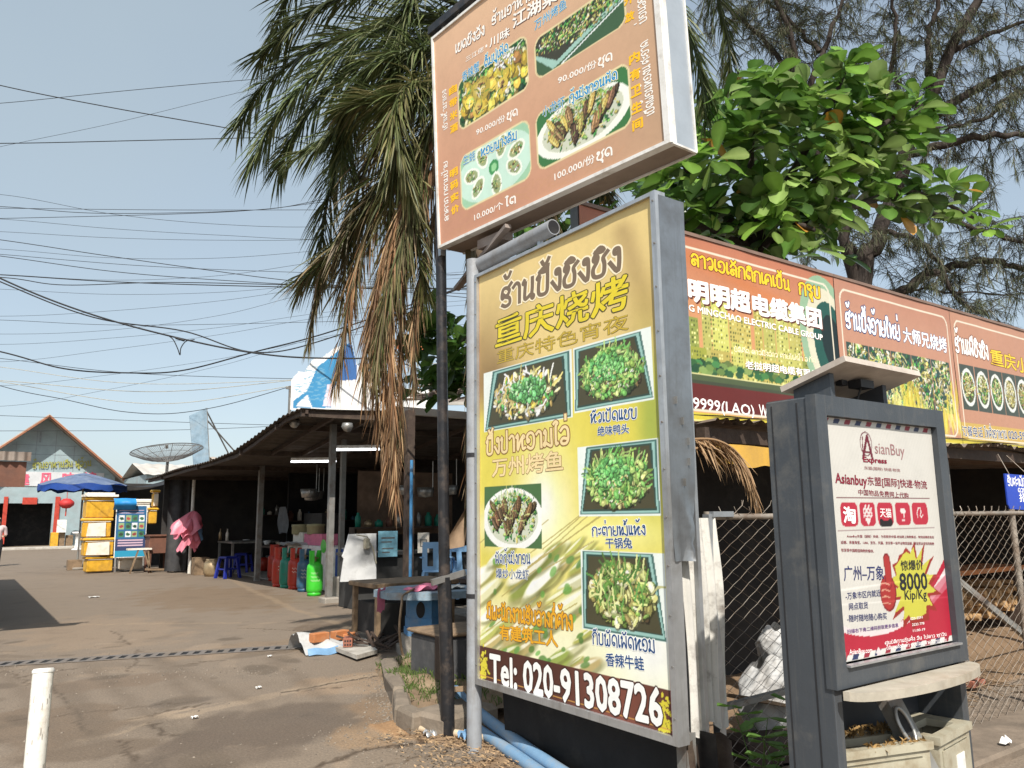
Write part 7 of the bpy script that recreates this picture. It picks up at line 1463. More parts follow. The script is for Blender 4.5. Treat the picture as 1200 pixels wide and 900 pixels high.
FG = Frame((0, Yf-.06, 0), (1, 0, 0), (0, 0, 1)); b = MB(); b.box((ax-4.2, Yf-.05, 3.85), (ax+3.6, Yf-.01, 4.78)); part('sign_band', b, mat('pale_sign_band', (.52, .53, .54), .7, 0, 2, .1), t)
b = MB()
for ch, px in (('福', -5), ('建', 20), ('风', 47), ('味', 73), ('馆', 98)): put_text(b, FG, ch, (px, 569-.02*px), (px+14, 568.6-.02*px), 13.5, 0, h=.02, off=.03)
put_text(b, FG, 'ຮ້ານອາຫານຈີນ ຝູຈ້ຽນ', (38, 549), (107, 546), 6.5, 1, h=.03, lao_th=.18); part('lettering', b, [flatmat('gable_red', (214, 96, 120)), flatmat('gable_olive', (150, 150, 70))], t)
b = MB()
for px in (5, 66): a, c = PY(px-5, 632, Yf-.1), PY(px+5, 582, Yf-.1); b.box((a[0], Yf-.1, .2), (c[0], Yf-.05, c[2]))
a, c = PY(26, 591, Yf-.1), PY(44, 583, Yf-.1); b.box((a[0], Yf-.1, a[2]), (c[0], Yf-.05, c[2])); part('red_couplet', b, 'redpaper', t)
a = PY(78, 590, 57.5); t = thing('red_lantern', 'round red lantern hanging in front of the gable shop', 'lantern', a); b = MB(); b.lathe([(0, .32), (.2, .3), (.42, .12), (.45, 0), (.42, -.12), (.2, -.3), (0, -.32)], a, 16); part('lantern_body', b, 'redglow', t); b = MB(); b.tube([a+np.array((0, 0, .3)), a+np.array((0, 0, .8))], .02, 5); b.tube([a-np.array((0, 0, .3)), a-np.array((0, 0, .8))], .04, 5); part('tassel', b, 'redpaper', t)
for i, (px0, px1, py0, m, lb) in enumerate(((59, 69, 624, 'yellowcrate', 'yellow carton at the door of the gable shop'), (69, 77, 620, 'wood', 'brown carton stacked by the door of the gable shop'), (77, 86, 627, 'wood', 'low brown carton right of the shop door'))):
    a, c = PY(px0, 638, 57.6), PY(px1, py0, 57.6); b = MB(); b.box((a[0], 57.6, 0), (c[0], 58.2, c[2]), 0, .03); single('carton', b, m, lb, 'carton', 'cartons by the gable shop')
a, c = PY(66, 624, 57.3), PY(78.5, 609, 57.3); b = MB(); b.box((a[0], 57.3, a[2]), (c[0], 57.34, c[2])); single('menu_sheet', b, 'white', 'white menu sheet by the door of the gable shop', 'notice')
a = PY(91, 638, 50); t = thing('pedestal_stand', 'small white pedestal stand on the far kerb', 'stand', (a[0], 50, 0)); b = MB(); b.lathe([(0, 0), (.3, 0), (.3, .06), (.14, .12), (.14, .85), (.3, .9), (.32, 1.0), (0, 1.0)], (a[0], 50, 0), 16); part('pillar', b, 'white', t)
# far roofs and blank walls beyond the lane
def farblock(x0, x1, y, z, m, lb, wall='gable', ridge=1.0):
    t = thing('building', lb, 'building', ((x0+x1)/2, y+4, 0)); b = MB(); b.box((x0+.2, y+.3, 0), (x1-.2, y+8, z)); part('wall', b, wall, t)
    b = MB(); b.grid(lambda i, j: (x0+(x1-x0)*i, y+8.3*j, z-.05+ridge*min(j, 1-j)*2+.03*math.sin(i*(x1-x0)*9)), int((x1-x0)*9), 2); part('roof', b, m, t)
farblock(8.8, 12.6, 50, 4.3, 'paleroof', 'low building with pale tin roof right of the gable shop', ridge=.9); farblock(11.0, 20, 40, 4.0, 'tanroof', 'long building with mottled roof behind the satellite dish', ridge=1.0)
farblock(20.5, 34, 44, 5.0, 'paleroof', 'pale roofed building beyond the cooking shed', ridge=1.4); farblock(-24, -3, 66, 4.5, 'tanroof', 'distant building on the left beyond the gable shop', ridge=1.5)
# blue board on struts
F = Frame(PY(226, 545, 38), (1, 0, 0), (0, 0, 1)); pts = [tuple(F.uv(*q)) for q in ((227, 546), (245, 541), (242, 478), (222, 487))]; t = thing('roof_board', 'weathered blank blue board standing on a roof', 'board', F.P(.3, 0, 0))
b = MB(); b.prism(pts, -.06, 0, F.P); part('panel', b, mat('weathered_blue_board', (.24, .34, .42), .7, .1, 3, .25, .1, 20, dirt=(.34, .38, .40), da=.5, dscale=1.2), t); b = MB(); o = F.P(*pts[2], -.05)
for (px, py) in ((283, 538), (268, 532)): b.bar(o-np.array((0, 0, .5 if px > 275 else .1)), PY(px, py, 40), .05)
b.bar(F.P(*pts[1], -.05), F.P(*pts[2], -.05), .08); part('strut', b, 'steelpost', t)
# mesh satellite dish
c = PY(196, 531, 34.0); t = thing('satellite_dish', 'big grey mesh satellite dish on the shed roof', 'satellite dish', c-np.array((0, 0, 1.2))); b = MB(); Rd = 1.42; ra, rb = np.array((.95, 0, .17)), np.array((-.04, .98, .24)); rn = np.cross(ra, rb); rn /= np.linalg.norm(rn)
dp = lambda r, a: c+Rd*r*(ra*math.cos(a)+rb*math.sin(a))+rn*(.42*r*r-.30)*1.0
for k in range(16): a = 2*math.pi*k/16; b.tube([dp(r, a) for r in (0, .25, .5, .75, 1)], .016, 4, caps=False)
for r in (.35, .7, 1.0): b.tube([dp(r, a) for a in np.linspace(0, 2*math.pi, 33)], .02 if r == 1 else .012, 4, caps=False)
part('rib', b, 'dishmesh', t)
b = MB()
for k in range(18): r = .08+k*.051; b.tube([dp(r, a) for a in np.linspace(0, 2*math.pi, 41)], .006, 3, caps=False)
for k in range(96): a = 2*math.pi*k/96; b.tube([dp(r, a) for r in (.2, .6, 1)], .0055, 3, caps=False)
part('mesh_skin', b, 'dishmesh', t)
b = MB(); b.tube([c-rn*.3, c-np.array((0, 0, 1.6))], .06, 8); part('mast', b, 'steelpost', t); b = MB(); f = c+rn*.35
for k in range(3): b.tube([dp(1, k*2.1), f], .012, 4)
b.tube([f, f-rn*.15], .06, 8); part('feed_arm', b, 'steelpost', t)
# torn banner on the shed roof
F = Frame(PY(340, 480, 17.2), (1, 0, 0), (0, 0, 1)); t = thing('torn_banner', 'torn white and blue vinyl banner on a frame above the cooking shed', 'banner', F.P(.8, 0, -.5)); u1, v1 = F.uv(414, 393)
R = Raster(0, 0, u1+2.2, v1, .025); R.a[...] = C3(246, 244, 240); bl = C3(60, 150, 205); rg = np.random.default_rng(4)
R.poly([F.uv(*q) for q in ((343, 478), (343, 470), (360, 458), (372, 430), (385, 420), (412, 398), (412, 430), (398, 446), (386, 462), (388, 478))], bl); R.poly([F.uv(*q) for q in ((388, 440), (412, 396), (418, 396), (418, 445), (400, 446))], C3(60, 110, 180))
R.poly([F.uv(*q) for q in ((346, 476), (360, 462), (366, 478))], C3(236, 238, 238)); R.poly([F.uv(*q) for q in ((378, 476), (384, 450), (390, 450), (388, 476))], C3(236, 216, 226))
for k in range(60): p = F.uv(rg.uniform(344, 380), rg.uniform(415, 470)); R.stroke([tuple(p), (p[0]+rg.uniform(.05, .16), p[1]+rg.uniform(-.03, .05))], .02, C3(120, 180, 210), .8)
R.build('vinyl', F, t, 0, .02)
vm = t.children[0].data; top = [F.uv(*q) for q in ((338, 448), (350, 434), (356, 436), (366, 420), (378, 418), (390, 408), (412, 400), (418, 424), (436, 452), (560, 458))]; tx = [q[0] for q in top]; tz = [q[1] for q in top]
bmk = __import__('bmesh').new(); bmk.from_mesh(vm); O = F.O-np.array(t.location); dele = [v for v in bmk.verts if (v.co.z-O[2]) > np.interp(v.co.x-O[0], tx, tz)]; __import__('bmesh').ops.delete(bmk, geom=dele, context='VERTS'); bmk.to_mesh(vm); bmk.free()
b = MB(); b.bar(F.P(0, -.6, -.05), F.P(0, .55, -.05), .06); b.bar(F.P(u1, -.6, -.05), F.P(u1, 1.0, -.05), .06); b.bar(F.P(-.1, .5, -.05), F.P(u1, .42, -.05), .05); part('frame', b, 'steelpost', t)
# sheets, gutter and rusty clutter above the shed's near end
b = MB(); a, c = PY(468, 412, 12), PY(530, 385, 12); b.grid(lambda i, j: (a[0]+(c[0]-a[0])*i, 12+.5*j, a[2]+.03*math.sin(i*3)+.42*j-.1*j*j), 10, 6); single('orange_awning', b, 'orange', 'torn orange awning sheet between the palm and the black pole', 'awning')
t = thing('lean_to_roof', 'rusty lean-to roof with pale edge behind the black pole', 'roof', (8, 12.4, 3.4)); b = MB(); b.grid(lambda i, j: (7.0+3.6*i, 11.9+1.2*j, 3.62+.55*i*.5+.02*math.sin(i*90)+.25*j), 70, 3); part('roof_sheet', b, 'rooftin', t); b = MB(); b.bar((7.0, 11.88, 3.60), (10.6, 11.88, 3.90), .05, .06); part('pale_edge', b, 'paleroof', t)
rg = np.random.default_rng(9); b = MB()
for k in range(46): a = D(rg.uniform(495, 560), rg.uniform(446, 470), 13); b.bar(a, a+rg.normal(0, .35, 3)*np.array((1, 1, .25)), .03)
o = single('roof_scrap', b, 'rooftin', 'rusty scrap strips lying on the roofs behind the black pole', 'scrap'); o['kind'] = 'stuff'
# ================================================================== PLANTS
def leaflet_strip(b, p, d, L, w, droop, col, rg, curl=0.0, n=4):
    """one narrow blade that bends under its own weight"""
    d = d/np.linalg.norm(d); s = np.cross(d, (0, 0, 1.0)); ns = np.linalg.norm(s); s = s/ns if ns > 1e-3 else np.array((1.0, 0, 0))
    a = rg.uniform(-.9, .9); u = np.cross(s, d); s = s*math.cos(a)+u*math.sin(a)
    q = np.array(p, float); vs = []
    for k in range(n+1):
        f = k/n; ww = w*(.55+.9*f if f < .4 else 1.05*(1-f)/.6+.04); vs += [q-s*ww, q+s*ww]
        d = d+np.array((0, 0, -droop/n)); d /= np.linalg.norm(d); q = q+d*L/n
    b.col = col; b.add(vs, [(2*k, 2*k+1, 2*k+3, 2*k+2) for k in range(n)])
def frond(t, pts, depth, L, col, seed, n=64, droop=.9, spread=1.0, w=.013, dead=False, name='frond', rr=1.0):
    rg = np.random.default_rng(seed); P = cat_rom([D(p[0], p[1], depth if len(p) < 3 else p[2]) for p in pts], 10); P = np.array(P)
    seg = np.r_[0, np.cumsum(np.linalg.norm(np.diff(P, axis=0), axis=1))]; T = seg[-1]
    b = MB(); b.col = tuple(v*.8 for v in col[0]) if not dead else col[0]
    Q = [np.array([np.interp(s, seg, P[:, k]) for k in range(3)]) for s in np.linspace(0, T, 24)]
    b.tube(Q, [(.028*(1-.8*i/23)+.004)*rr for i in range(24)], 6)
    for i in range(n):
        s = T*(.10+.9*(i/n)**.95); p = np.array([np.interp(s, seg, P[:, k]) for k in range(3)]); p2 = np.array([np.interp(min(T, s+.05), seg, P[:, k]) for k in range(3)]); p1 = np.array([np.interp(max(0, s-.05), seg, P[:, k]) for k in range(3)])
        tg = p2-p1; tg /= np.linalg.norm(tg)+1e-9; sd = np.cross(tg, (0, 0, 1.0)); sd /= np.linalg.norm(sd)+1e-6; up = np.cross(sd, tg)
        f = s/T; l = L*(1.05-.5*f**2)*(.55+.45*min(1, f*5))
        for rep in range(4):
            th = rg.uniform(-.55, math.pi+.55) if not dead else rg.uniform(0, 6.28); r = rg.normal(0, .14, 3)
            dd = tg*(.7+.45*f)+(sd*math.cos(th)*1.15+up*math.sin(th)*.6)*spread*(1-.35*f)+r
            if dead: dd = tg*.7+(sd*math.cos(th)+up*math.sin(th))*.34*spread+np.array((0, 0, -.6))+r*1.3
            c = col[rg.integers(len(col))]; k = rg.uniform(.65, 1.35)
            leaflet_strip(b, p, dd, l*rg.uniform(.7, 1.2), w*rg.uniform(.7, 1.2), droop*rg.uniform(.5, 1.6), tuple(v*k for v in c), rg)
    b.col = None
    return part(name, b, 'deadpalm' if dead else 'palm', t)
def palm():
    bx, by = 4.25, 6.4; t = thing('palm_tree', 'tall shaggy palm behind the menu signs with long hanging dead fronds', 'palm', (bx, by, 0))
    b = MB(); b.tube([(bx+.02*math.sin(z*2), by+.02*math.cos(z*3), z) for z in np.arange(0, 6.3, .2)], [.19+.02*math.sin(z*17)+.04*max(0, .6-z) for z in np.arange(0, 6.3, .2)], 14); part('trunk', b, 'palmbark', t)
    GR = [(.075, .105, .035), (.10, .13, .045), (.13, .155, .055), (.06, .085, .03), (.17, .18, .08)]; DK = [(.045, .06, .018), (.06, .075, .02), (.085, .09, .03)]
    YG = [(.11, .125, .04), (.16, .15, .055), (.08, .10, .028), (.19, .17, .075)]; BR = [(.24, .125, .06), (.31, .18, .09), (.16, .085, .042), (.36, .24, .13), (.21, .13, .075)]; GB = [(.15, .12, .06), (.22, .16, .09), (.12, .10, .05), (.09, .09, .035)]
    live = [([(575, 30, 8.4), (480, 20, 8.0), (395, 66, 7.7), (330, 128, 7.5), (295, 192, 7.4)], .62, GR), ([(575, 20, 8.4), (470, -15, 8.2), (380, 5, 8.0), (330, 45, 7.9), (300, 70, 7.9)], .55, DK), ([(570, 10, 8.4), (490, -60, 8.6), (400, -60, 8.8), (340, -10, 8.9), (322, 40, 9)], .55, DK),
        ([(575, 40, 8.3), (520, 50, 8.0), (440, 110, 7.7), (385, 160, 7.5), (352, 180, 7.4)], .6, GR), ([(560, 50, 8.2), (505, 95, 7.6), (470, 150, 7.3), (458, 230, 7.2), (455, 310, 7.2)], .55, YG), ([(560, 45, 8.2), (515, 120, 7.4), (492, 200, 7.2), (490, 290, 7.1), (500, 345, 7.1)], .5, YG), ([(560, 50, 8.2), (490, 110, 7.9), (432, 190, 7.8), (410, 270, 7.7), (402, 350, 7.7)], .62, GB),
        ([(560, 45, 8.3), (480, 70, 8.4), (420, 140, 8.5), (385, 230, 8.5), (372, 320, 8.5)], .6, DK), ([(575, 20, 8.4), (540, -40, 8.2), (500, -30, 8.0), (470, 40, 7.8), (462, 120, 7.7)], .6, GR), ([(580, 20, 8.4), (560, -70, 8.6), (500, -120, 8.8), (440, -80, 9), (410, -10, 9.1)], .6, DK),
        ([(590, 20, 8.4), (690, -50, 8.2), (770, -20, 8.0), (815, 60, 7.9), (828, 140, 7.9)], .5, GR), ([(590, 20, 8.4), (720, -80, 8.6), (810, -60, 8.8), (850, 30, 9), (858, 110, 9.0)], .5, DK), ([(590, 30, 8.4), (640, 90, 9.0), (690, 170, 9.4), (720, 250, 9.6)], .55, GB), ([(580, 40, 8.4), (600, 120, 8.9), (630, 200, 9.1), (650, 280, 9.1)], .55, GB), ([(580, 10, 8.4), (620, -90, 9.0), (660, -160, 9.6), (700, -150, 10)], .5, GR), 
        ([(520, 100, 7.6), (482, 120, 7.3), (452, 118, 7.2), (425, 122, 7.2), (400, 130, 7.2)], .5, GR+YG), ([(520, 100, 7.6), (480, 100, 7.2), (462, 130, 7.0), (470, 190, 6.9), (480, 230, 6.9)], .5, YG), ([(530, 60, 7.9), (480, 60, 7.6), (430, 85, 7.5), (405, 140, 7.5), (400, 190, 7.5)], .6, GR), ([(530, 120, 7.8), (470, 190, 7.6), (425, 250, 7.6), (385, 300, 7.6), (352, 330, 7.6)], .6, DK+GB),
        ([(570, 20, 8.4), (470, 30, 8.3), (385, 50, 8.2), (315, 95, 8.1), (278, 150, 8.1)], .55, GR), ([(570, 30, 8.4), (480, 50, 8.0), (400, 90, 7.8), (350, 150, 7.7), (325, 200, 7.7)], .55, GR),]
    for i, (p, L, c) in enumerate(live): frond(t, p, 8, L*1.2, c, 100+i, n=84, droop=.72, w=.0098)
    dead = [([(530, 130, 7.6), (475, 230, 7.2), (452, 340, 7.0), (452, 450, 7.0), (460, 560, 7.0)], .62, BR), ([(530, 150, 7.7), (462, 260, 7.3), (440, 370, 7.1), (442, 470, 7.1), (455, 545, 7.1)], .6, BR), ([(520, 140, 7.8), (440, 250, 7.6), (412, 340, 7.5), (400, 410, 7.5), (392, 450, 7.5)], .58, GB+BR[:2]), ([(530, 160, 7.7), (480, 280, 7.3), (470, 390, 7.2), (470, 470, 7.2), (468, 530, 7.2)], .5, BR+GB),
        ([(548, 260, 6.4), (552, 380, 6.1), (550, 470, 6.0), (548, 560, 6.0), (546, 610, 6.0)], .3, GB+BR[:1]), ([(552, 250, 7.0), (556, 350, 6.8), (552, 440, 6.7), (548, 520, 6.7)], .35, GB), ([(525, 150, 7.8), (430, 230, 7.8), (385, 300, 7.8), (368, 360, 7.8), (362, 400, 7.8)], .5, GB)]
    live += []
    dead += [([(520, 170, 7.5), (470, 300, 7.1), (458, 400, 6.95), (462, 500, 6.9), (464, 585, 6.9)], .5, BR), ([(500, 200, 7.6), (448, 310, 7.3), (430, 400, 7.2), (428, 455, 7.2)], .6, BR+GB), ([(505, 180, 7.4), (468, 290, 7.0), (448, 370, 6.9), (440, 430, 6.9)], .6, GB+YG), ([(520, 210, 7.6), (492, 330, 7.3), (484, 400, 7.2), (486, 450, 7.2)], .45, GB+BR)]
    for i, (p, L, c) in enumerate(dead): frond(t, p, 7.2, L, c, 200+i, n=84 if i != 4 else 60, droop=.8, spread=1.0 if i < 4 or i > 6 else .45, w=.0068, dead=True, name='dead_frond')
palm()
# a dry frond fallen across the eatery eave, a dry sheath hanging by the post
def loose_frond(pts, L, seed, label, n=50, spread=.5):
    t = thing('dry_frond', label, 'dry palm frond', D(*pts[0])); frond(t, pts, 5, L, [(.34, .21, .11), (.44, .29, .16), (.26, .16, .08)], seed, n=n, droop=.5, spread=spread, w=.007, dead=True, name='blade', rr=.35)
loose_frond([(800, 515, 5.4), (840, 516, 5.3), (868, 535, 5.25), (884, 575, 5.2)], .28, 301, 'dry brown palm frond draped over the yellow tarp on the eave', 44, .4)
loose_frond([(806, 528, 5.35), (845, 522, 5.3), (872, 548, 5.2), (888, 585, 5.2)], .22, 302, 'second dry frond under the first on the yellow tarp', 36, .4)
p = D(537, 640, 6.0); b = MB(); b.grid(lambda i, j: D(552-26*j*(.3+i)+2*math.sin(i*5), 588+52*j+5*i*j, 5.95+.05*math.sin(i*3)), 6, 8); single('dry_sheath', b, mat('tan_sheath', (.36, .25, .16), .8, 0, 9, .25), 'pale tan dried leaf sheath hanging by the round post', 'leaf sheath')

def almond_leaf(b, p, d, L, col, rg):
    d = d/np.linalg.norm(d); s = np.cross(d, (0, 0, 1.0)); s /= np.linalg.norm(s)+1e-6; u = np.cross(s, d); a = rg.uniform(-.5, .5); s, u = s*math.cos(a)+u*math.sin(a), u*math.cos(a)-s*math.sin(a)
    W = L*.29; vs = []; dr = rg.uniform(.02, .25)
    for f, ww in ((.0, .04), (.3, .55), (.55, .9), (.75, 1), (.92, .7), (1.0, .12)):
        c = p+d*L*f-np.array((0, 0, dr*L*f*f)); vs += [c-s*W*ww+u*W*ww*.28, c, c+s*W*ww+u*W*ww*.28]
    b.col = col; fs = []
    for k in range(5): o = 3*k; fs += [(o, o+1, o+4, o+3), (o+1, o+2, o+5, o+4)]
    b.smooth = True; b.add(vs, fs); b.smooth = False
    for k in range(6):       # pale midrib, paler tip
        b.c[-18+3*k+1] = tuple(min(.6, v*1.5+.015) for v in col); q = 1+.10*(k-2); b.c[-18+3*k] = tuple(v*q for v in col); b.c[-18+3*k+2] = tuple(v*q*.9 for v in col)
def behind(x, y, d): return D(x, y, max(d, 4.85*910/(.8046*910-.5763*(x-600))))
def almond():
    base = D(905, 700, 10.0); t = thing('almond_tree', 'broad leaved green tree with big glossy leaves above the billboards', 'tree', (base[0], base[1], 0)); rg = np.random.default_rng(17)
    tr = MB(); tr.tube(cat_rom([(base[0], base[1], 0), D(900, 380, 9.6), D(890, 300, 9.4), D(880, 240, 9.3)], 6), [.16-.004*i for i in range(19)], 10); part('trunk', tr, 'bark', t)
    lb = MB(); limbs = [[(885, 290, 9.4), (830, 230, 9.0), (800, 190, 8.7), (790, 160, 8.5)], [(885, 280, 9.4), (930, 200, 9.2), (970, 130, 9.0), (990, 85, 8.9)], [(885, 270, 9.3), (960, 210, 8.8), (1030, 150, 8.5), (1075, 120, 8.4)], [(890, 290, 9.4), (980, 250, 8.8), (1070, 225, 8.4), (1140, 255, 8.2)], [(885, 270, 9.3), (880, 180, 9.2), (890, 120, 9.2)], [(885, 300, 9.4), (840, 270, 8.6), (780, 260, 8.2)], [(890, 290, 9.5), (760, 260, 9.2), (640, 290, 8.9), (540, 400, 8.7)], [(890, 290, 9.4), (930, 265, 8.6), (955, 270, 8.3)]]
    for L in limbs: P = cat_rom([behind(*p) for p in L], 5); lb.tube(P, [.05*(1-.8*i/len(P))+.008 for i in range(len(P))], 6)
    part('limb', lb, 'bark', t)
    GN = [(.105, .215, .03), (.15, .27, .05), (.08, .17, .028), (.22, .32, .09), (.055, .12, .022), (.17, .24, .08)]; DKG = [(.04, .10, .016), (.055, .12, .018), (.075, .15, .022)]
    clusters = []
    poly = [(752, 205), (790, 118), (850, 98), (905, 78), (990, 58), (1058, 92), (1098, 118), (1086, 165), (1052, 182), (1060, 205), (1110, 215), (1168, 262), (1155, 285), (1090, 262), (1010, 245), (975, 262), (990, 300), (940, 315), (860, 300), (800, 292), (755, 275)]
    def inside(x, y):
        c = False
        for i in range(len(poly)):
            (x0, y0), (x1, y1) = poly[i], poly[i-1]
            if (y0 > y) != (y1 > y) and x < (x1-x0)*(y-y0)/(y1-y0)+x0: c = not c
        return c
    while len(clusters) < 165:
        x, y = rg.uniform(750, 1172), rg.uniform(55, 318)
        if inside(x, y): clusters.append((x, y, rg.uniform(7.9, 10.2)))
    front = [(835, 185, 7.6), (800, 190, 7.5), (900, 92, 8.2), (990, 75, 8.2), (960, 110, 8.0), (1035, 110, 7.9), (1080, 122, 7.9), (1005, 130, 7.8), (925, 120, 7.9), (1050, 145, 7.8), (915, 245, 7.7), (905, 262, 7.6), (955, 210, 8.0), (1080, 225, 7.8), (1110, 215, 7.7), (1135, 245, 7.7), (1160, 268, 7.7), (1105, 260, 7.7), (780, 210, 7.6), (880, 160, 8.0), (1060, 200, 7.9), (830, 250, 8.3), (985, 180, 7.9)]
    back = [(rg.uniform(484, 560), rg.uniform(365, 470), rg.uniform(8.2, 9.2)) for _ in range(34)]+[(rg.uniform(600, 800), rg.uniform(225, 320), rg.uniform(9, 10.5)) for _ in range(46)]+[(rg.uniform(770, 960), rg.uniform(170, 300), rg.uniform(10.2, 11.5)) for _ in range(60)]
    for ci, group in enumerate((clusters, front, back)):
        b = MB()
        for (x, y, dd) in group:
            c = behind(x, y, dd); out = c-D(900, 220, 9.6); out = out/(np.linalg.norm(out)+1e-6); ax = out*.5+np.array((-.2, -.45, .75))+rg.normal(0, .25, 3); ax /= np.linalg.norm(ax); s1, u1, _ = basis(ax); n = rg.integers(6, 10) if ci != 1 else rg.integers(8, 12)
            pal = DKG if ci == 2 else (GN if ci == 0 else [(.19, .33, .05), (.24, .36, .08), (.15, .28, .04), (.27, .36, .12), (.11, .21, .03)]); hue = pal[rg.integers(len(pal))]  # crown light and shade in the leaf colour: front brighter, back darker
            for k in range(n):
                a = 2*math.pi*k/n+rg.uniform(-.35, .35); el = rg.uniform(.05, .75)-(.5 if k % 4 == 0 else 0); d = (s1*math.cos(a)+u1*math.sin(a))*math.cos(el)+ax*math.sin(el); kk = rg.uniform(.55, 1.3)
                col = tuple(v*kk for v in (hue if rg.uniform() < .7 else pal[rg.integers(len(pal))]))
                if rg.uniform() < .012: col = (.42, .20, .03)
                almond_leaf(b, c+d*.03+rg.normal(0, .03, 3), d, rg.choice([.2, .28, .33, .38])*rg.uniform(.85, 1.12) if ci != 2 else rg.uniform(.2, .3), col, rg)
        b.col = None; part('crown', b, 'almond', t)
almond()
def casuarina():
    base = D(1010, 640, 17); t = thing('casuarina_tree', 'wispy dark casuarina tree with bare limbs at the upper right', 'tree', (base[0], base[1], 0)); rg = np.random.default_rng(23)
    Bq = [([(1005, 700), (1010, 345), (1030, 280), (1062, 180), (1100, 85), (1145, 0), (1170, -70)], .26, .05), ([(1072, 150), (1130, 112), (1200, 78), (1260, 60)], .09, .03), ([(1062, 182), (1130, 165), (1200, 158), (1260, 165)], .08, .02), ([(1090, 105), (1088, 50), (1098, 0), (1100, -40)], .07, .02), ([(1050, 345), (1100, 318), (1150, 305), (1200, 312), (1260, 310)], .09, .03), ([(1045, 240), (1120, 258), (1200, 285), (1250, 290)], .05, .015), ([(1020, 300), (960, 270), (920, 275)], .06, .02), ([(1000, 330), (980, 230), (935, 130), (930, 60), (900, -30)], .1, .03), ([(935, 130), (965, 60), (1000, -30)], .07, .02), ([(930, 90), (890, 40), (850, 10), (830, -20)], .05, .015), ([(1035, 270), (1085, 290), (1120, 350), (1160, 370)], .05, .015), ([(1110, 60), (1160, 40), (1220, 20)], .06, .02), ([(1060, 180), (1040, 110), (1050, 40), (1040, -20)], .06, .02), ([(1075, 150), (1150, 140), (1190, 110), (1240, 105)], .04, .015), ([(960, 60), (920, 20), (880, -20)], .04, .015), ([(1010, 345), (1090, 340), (1200, 345)], .03, .01)]
    tw = MB(); paths = []
    for i, (pp, r0, r1) in enumerate(Bq):
        P = cat_rom([D(x, y, 17+(.6*math.sin(i*2.3)*min(1, k))) for k, (x, y) in enumerate(pp)], 6); m = MB(); m.tube([p+rg.normal(0, .03, 3) for p in P], list(np.linspace(r0*(.85 if i == 0 else 1.3), r1*1.4, len(P))), 8); part('trunk' if i == 0 else 'limb', m, 'bark', t); paths.append((P, i))
    nb = MB(); GC = [(.085, .10, .05), (.11, .12, .065), (.07, .08, .045), (.13, .115, .07), (.055, .065, .035)]
    def spray(p, d, L, n):
        q = np.array(p); Q = [q.copy()]
        for k in range(5): d = d+rg.normal(0, .18, 3)+np.array((0, 0, -.06)); d /= np.linalg.norm(d); q = q+d*L/5; Q.append(q.copy())
        tw.tube(Q, [.009, .008, .007, .006, .005, .004], 4, caps=False)
        for k in range(n):
            f = rg.uniform(.15, 1)*5; j = min(4, int(f)); p0 = Q[j]+(Q[j+1]-Q[j])*(f-j); dd = d*.75+rg.normal(0, .42, 3)+np.array((0, 0, -.12)); c = GC[rg.integers(len(GC))]; kk = rg.uniform(.7, 1.35)
            leaflet_strip(nb, p0, dd, rg.uniform(.14, .34), .0055, .8, tuple(v*kk for v in c), rg, n=2)
    for P, i in paths:
        st = 14 if i == 0 else 2
        for k in range(st, len(P)):
            for _ in range(3 if i else 2):
                spray(P[k]+rg.normal(0, .05, 3), rg.normal(0, 1, 3)+np.array((0, 0, .15)), rg.uniform(.6, 1.5), 64)
    for _ in range(210):
        x, y = (rg.uniform(830, 1000), rg.uniform(-30, 110)) if rg.uniform() < .45 else (rg.uniform(990, 1230), rg.uniform(-30, 370))
        if 1040 < x and 100 < y < 150: continue
        spray(D(x, y, rg.uniform(16, 18.5)), rg.normal(0, 1, 3), rg.uniform(.5, 1.1), 60)
    nb.col = None; part('twig', tw, 'bark', t); part('foliage', nb, 'casu', t)
casuarina()

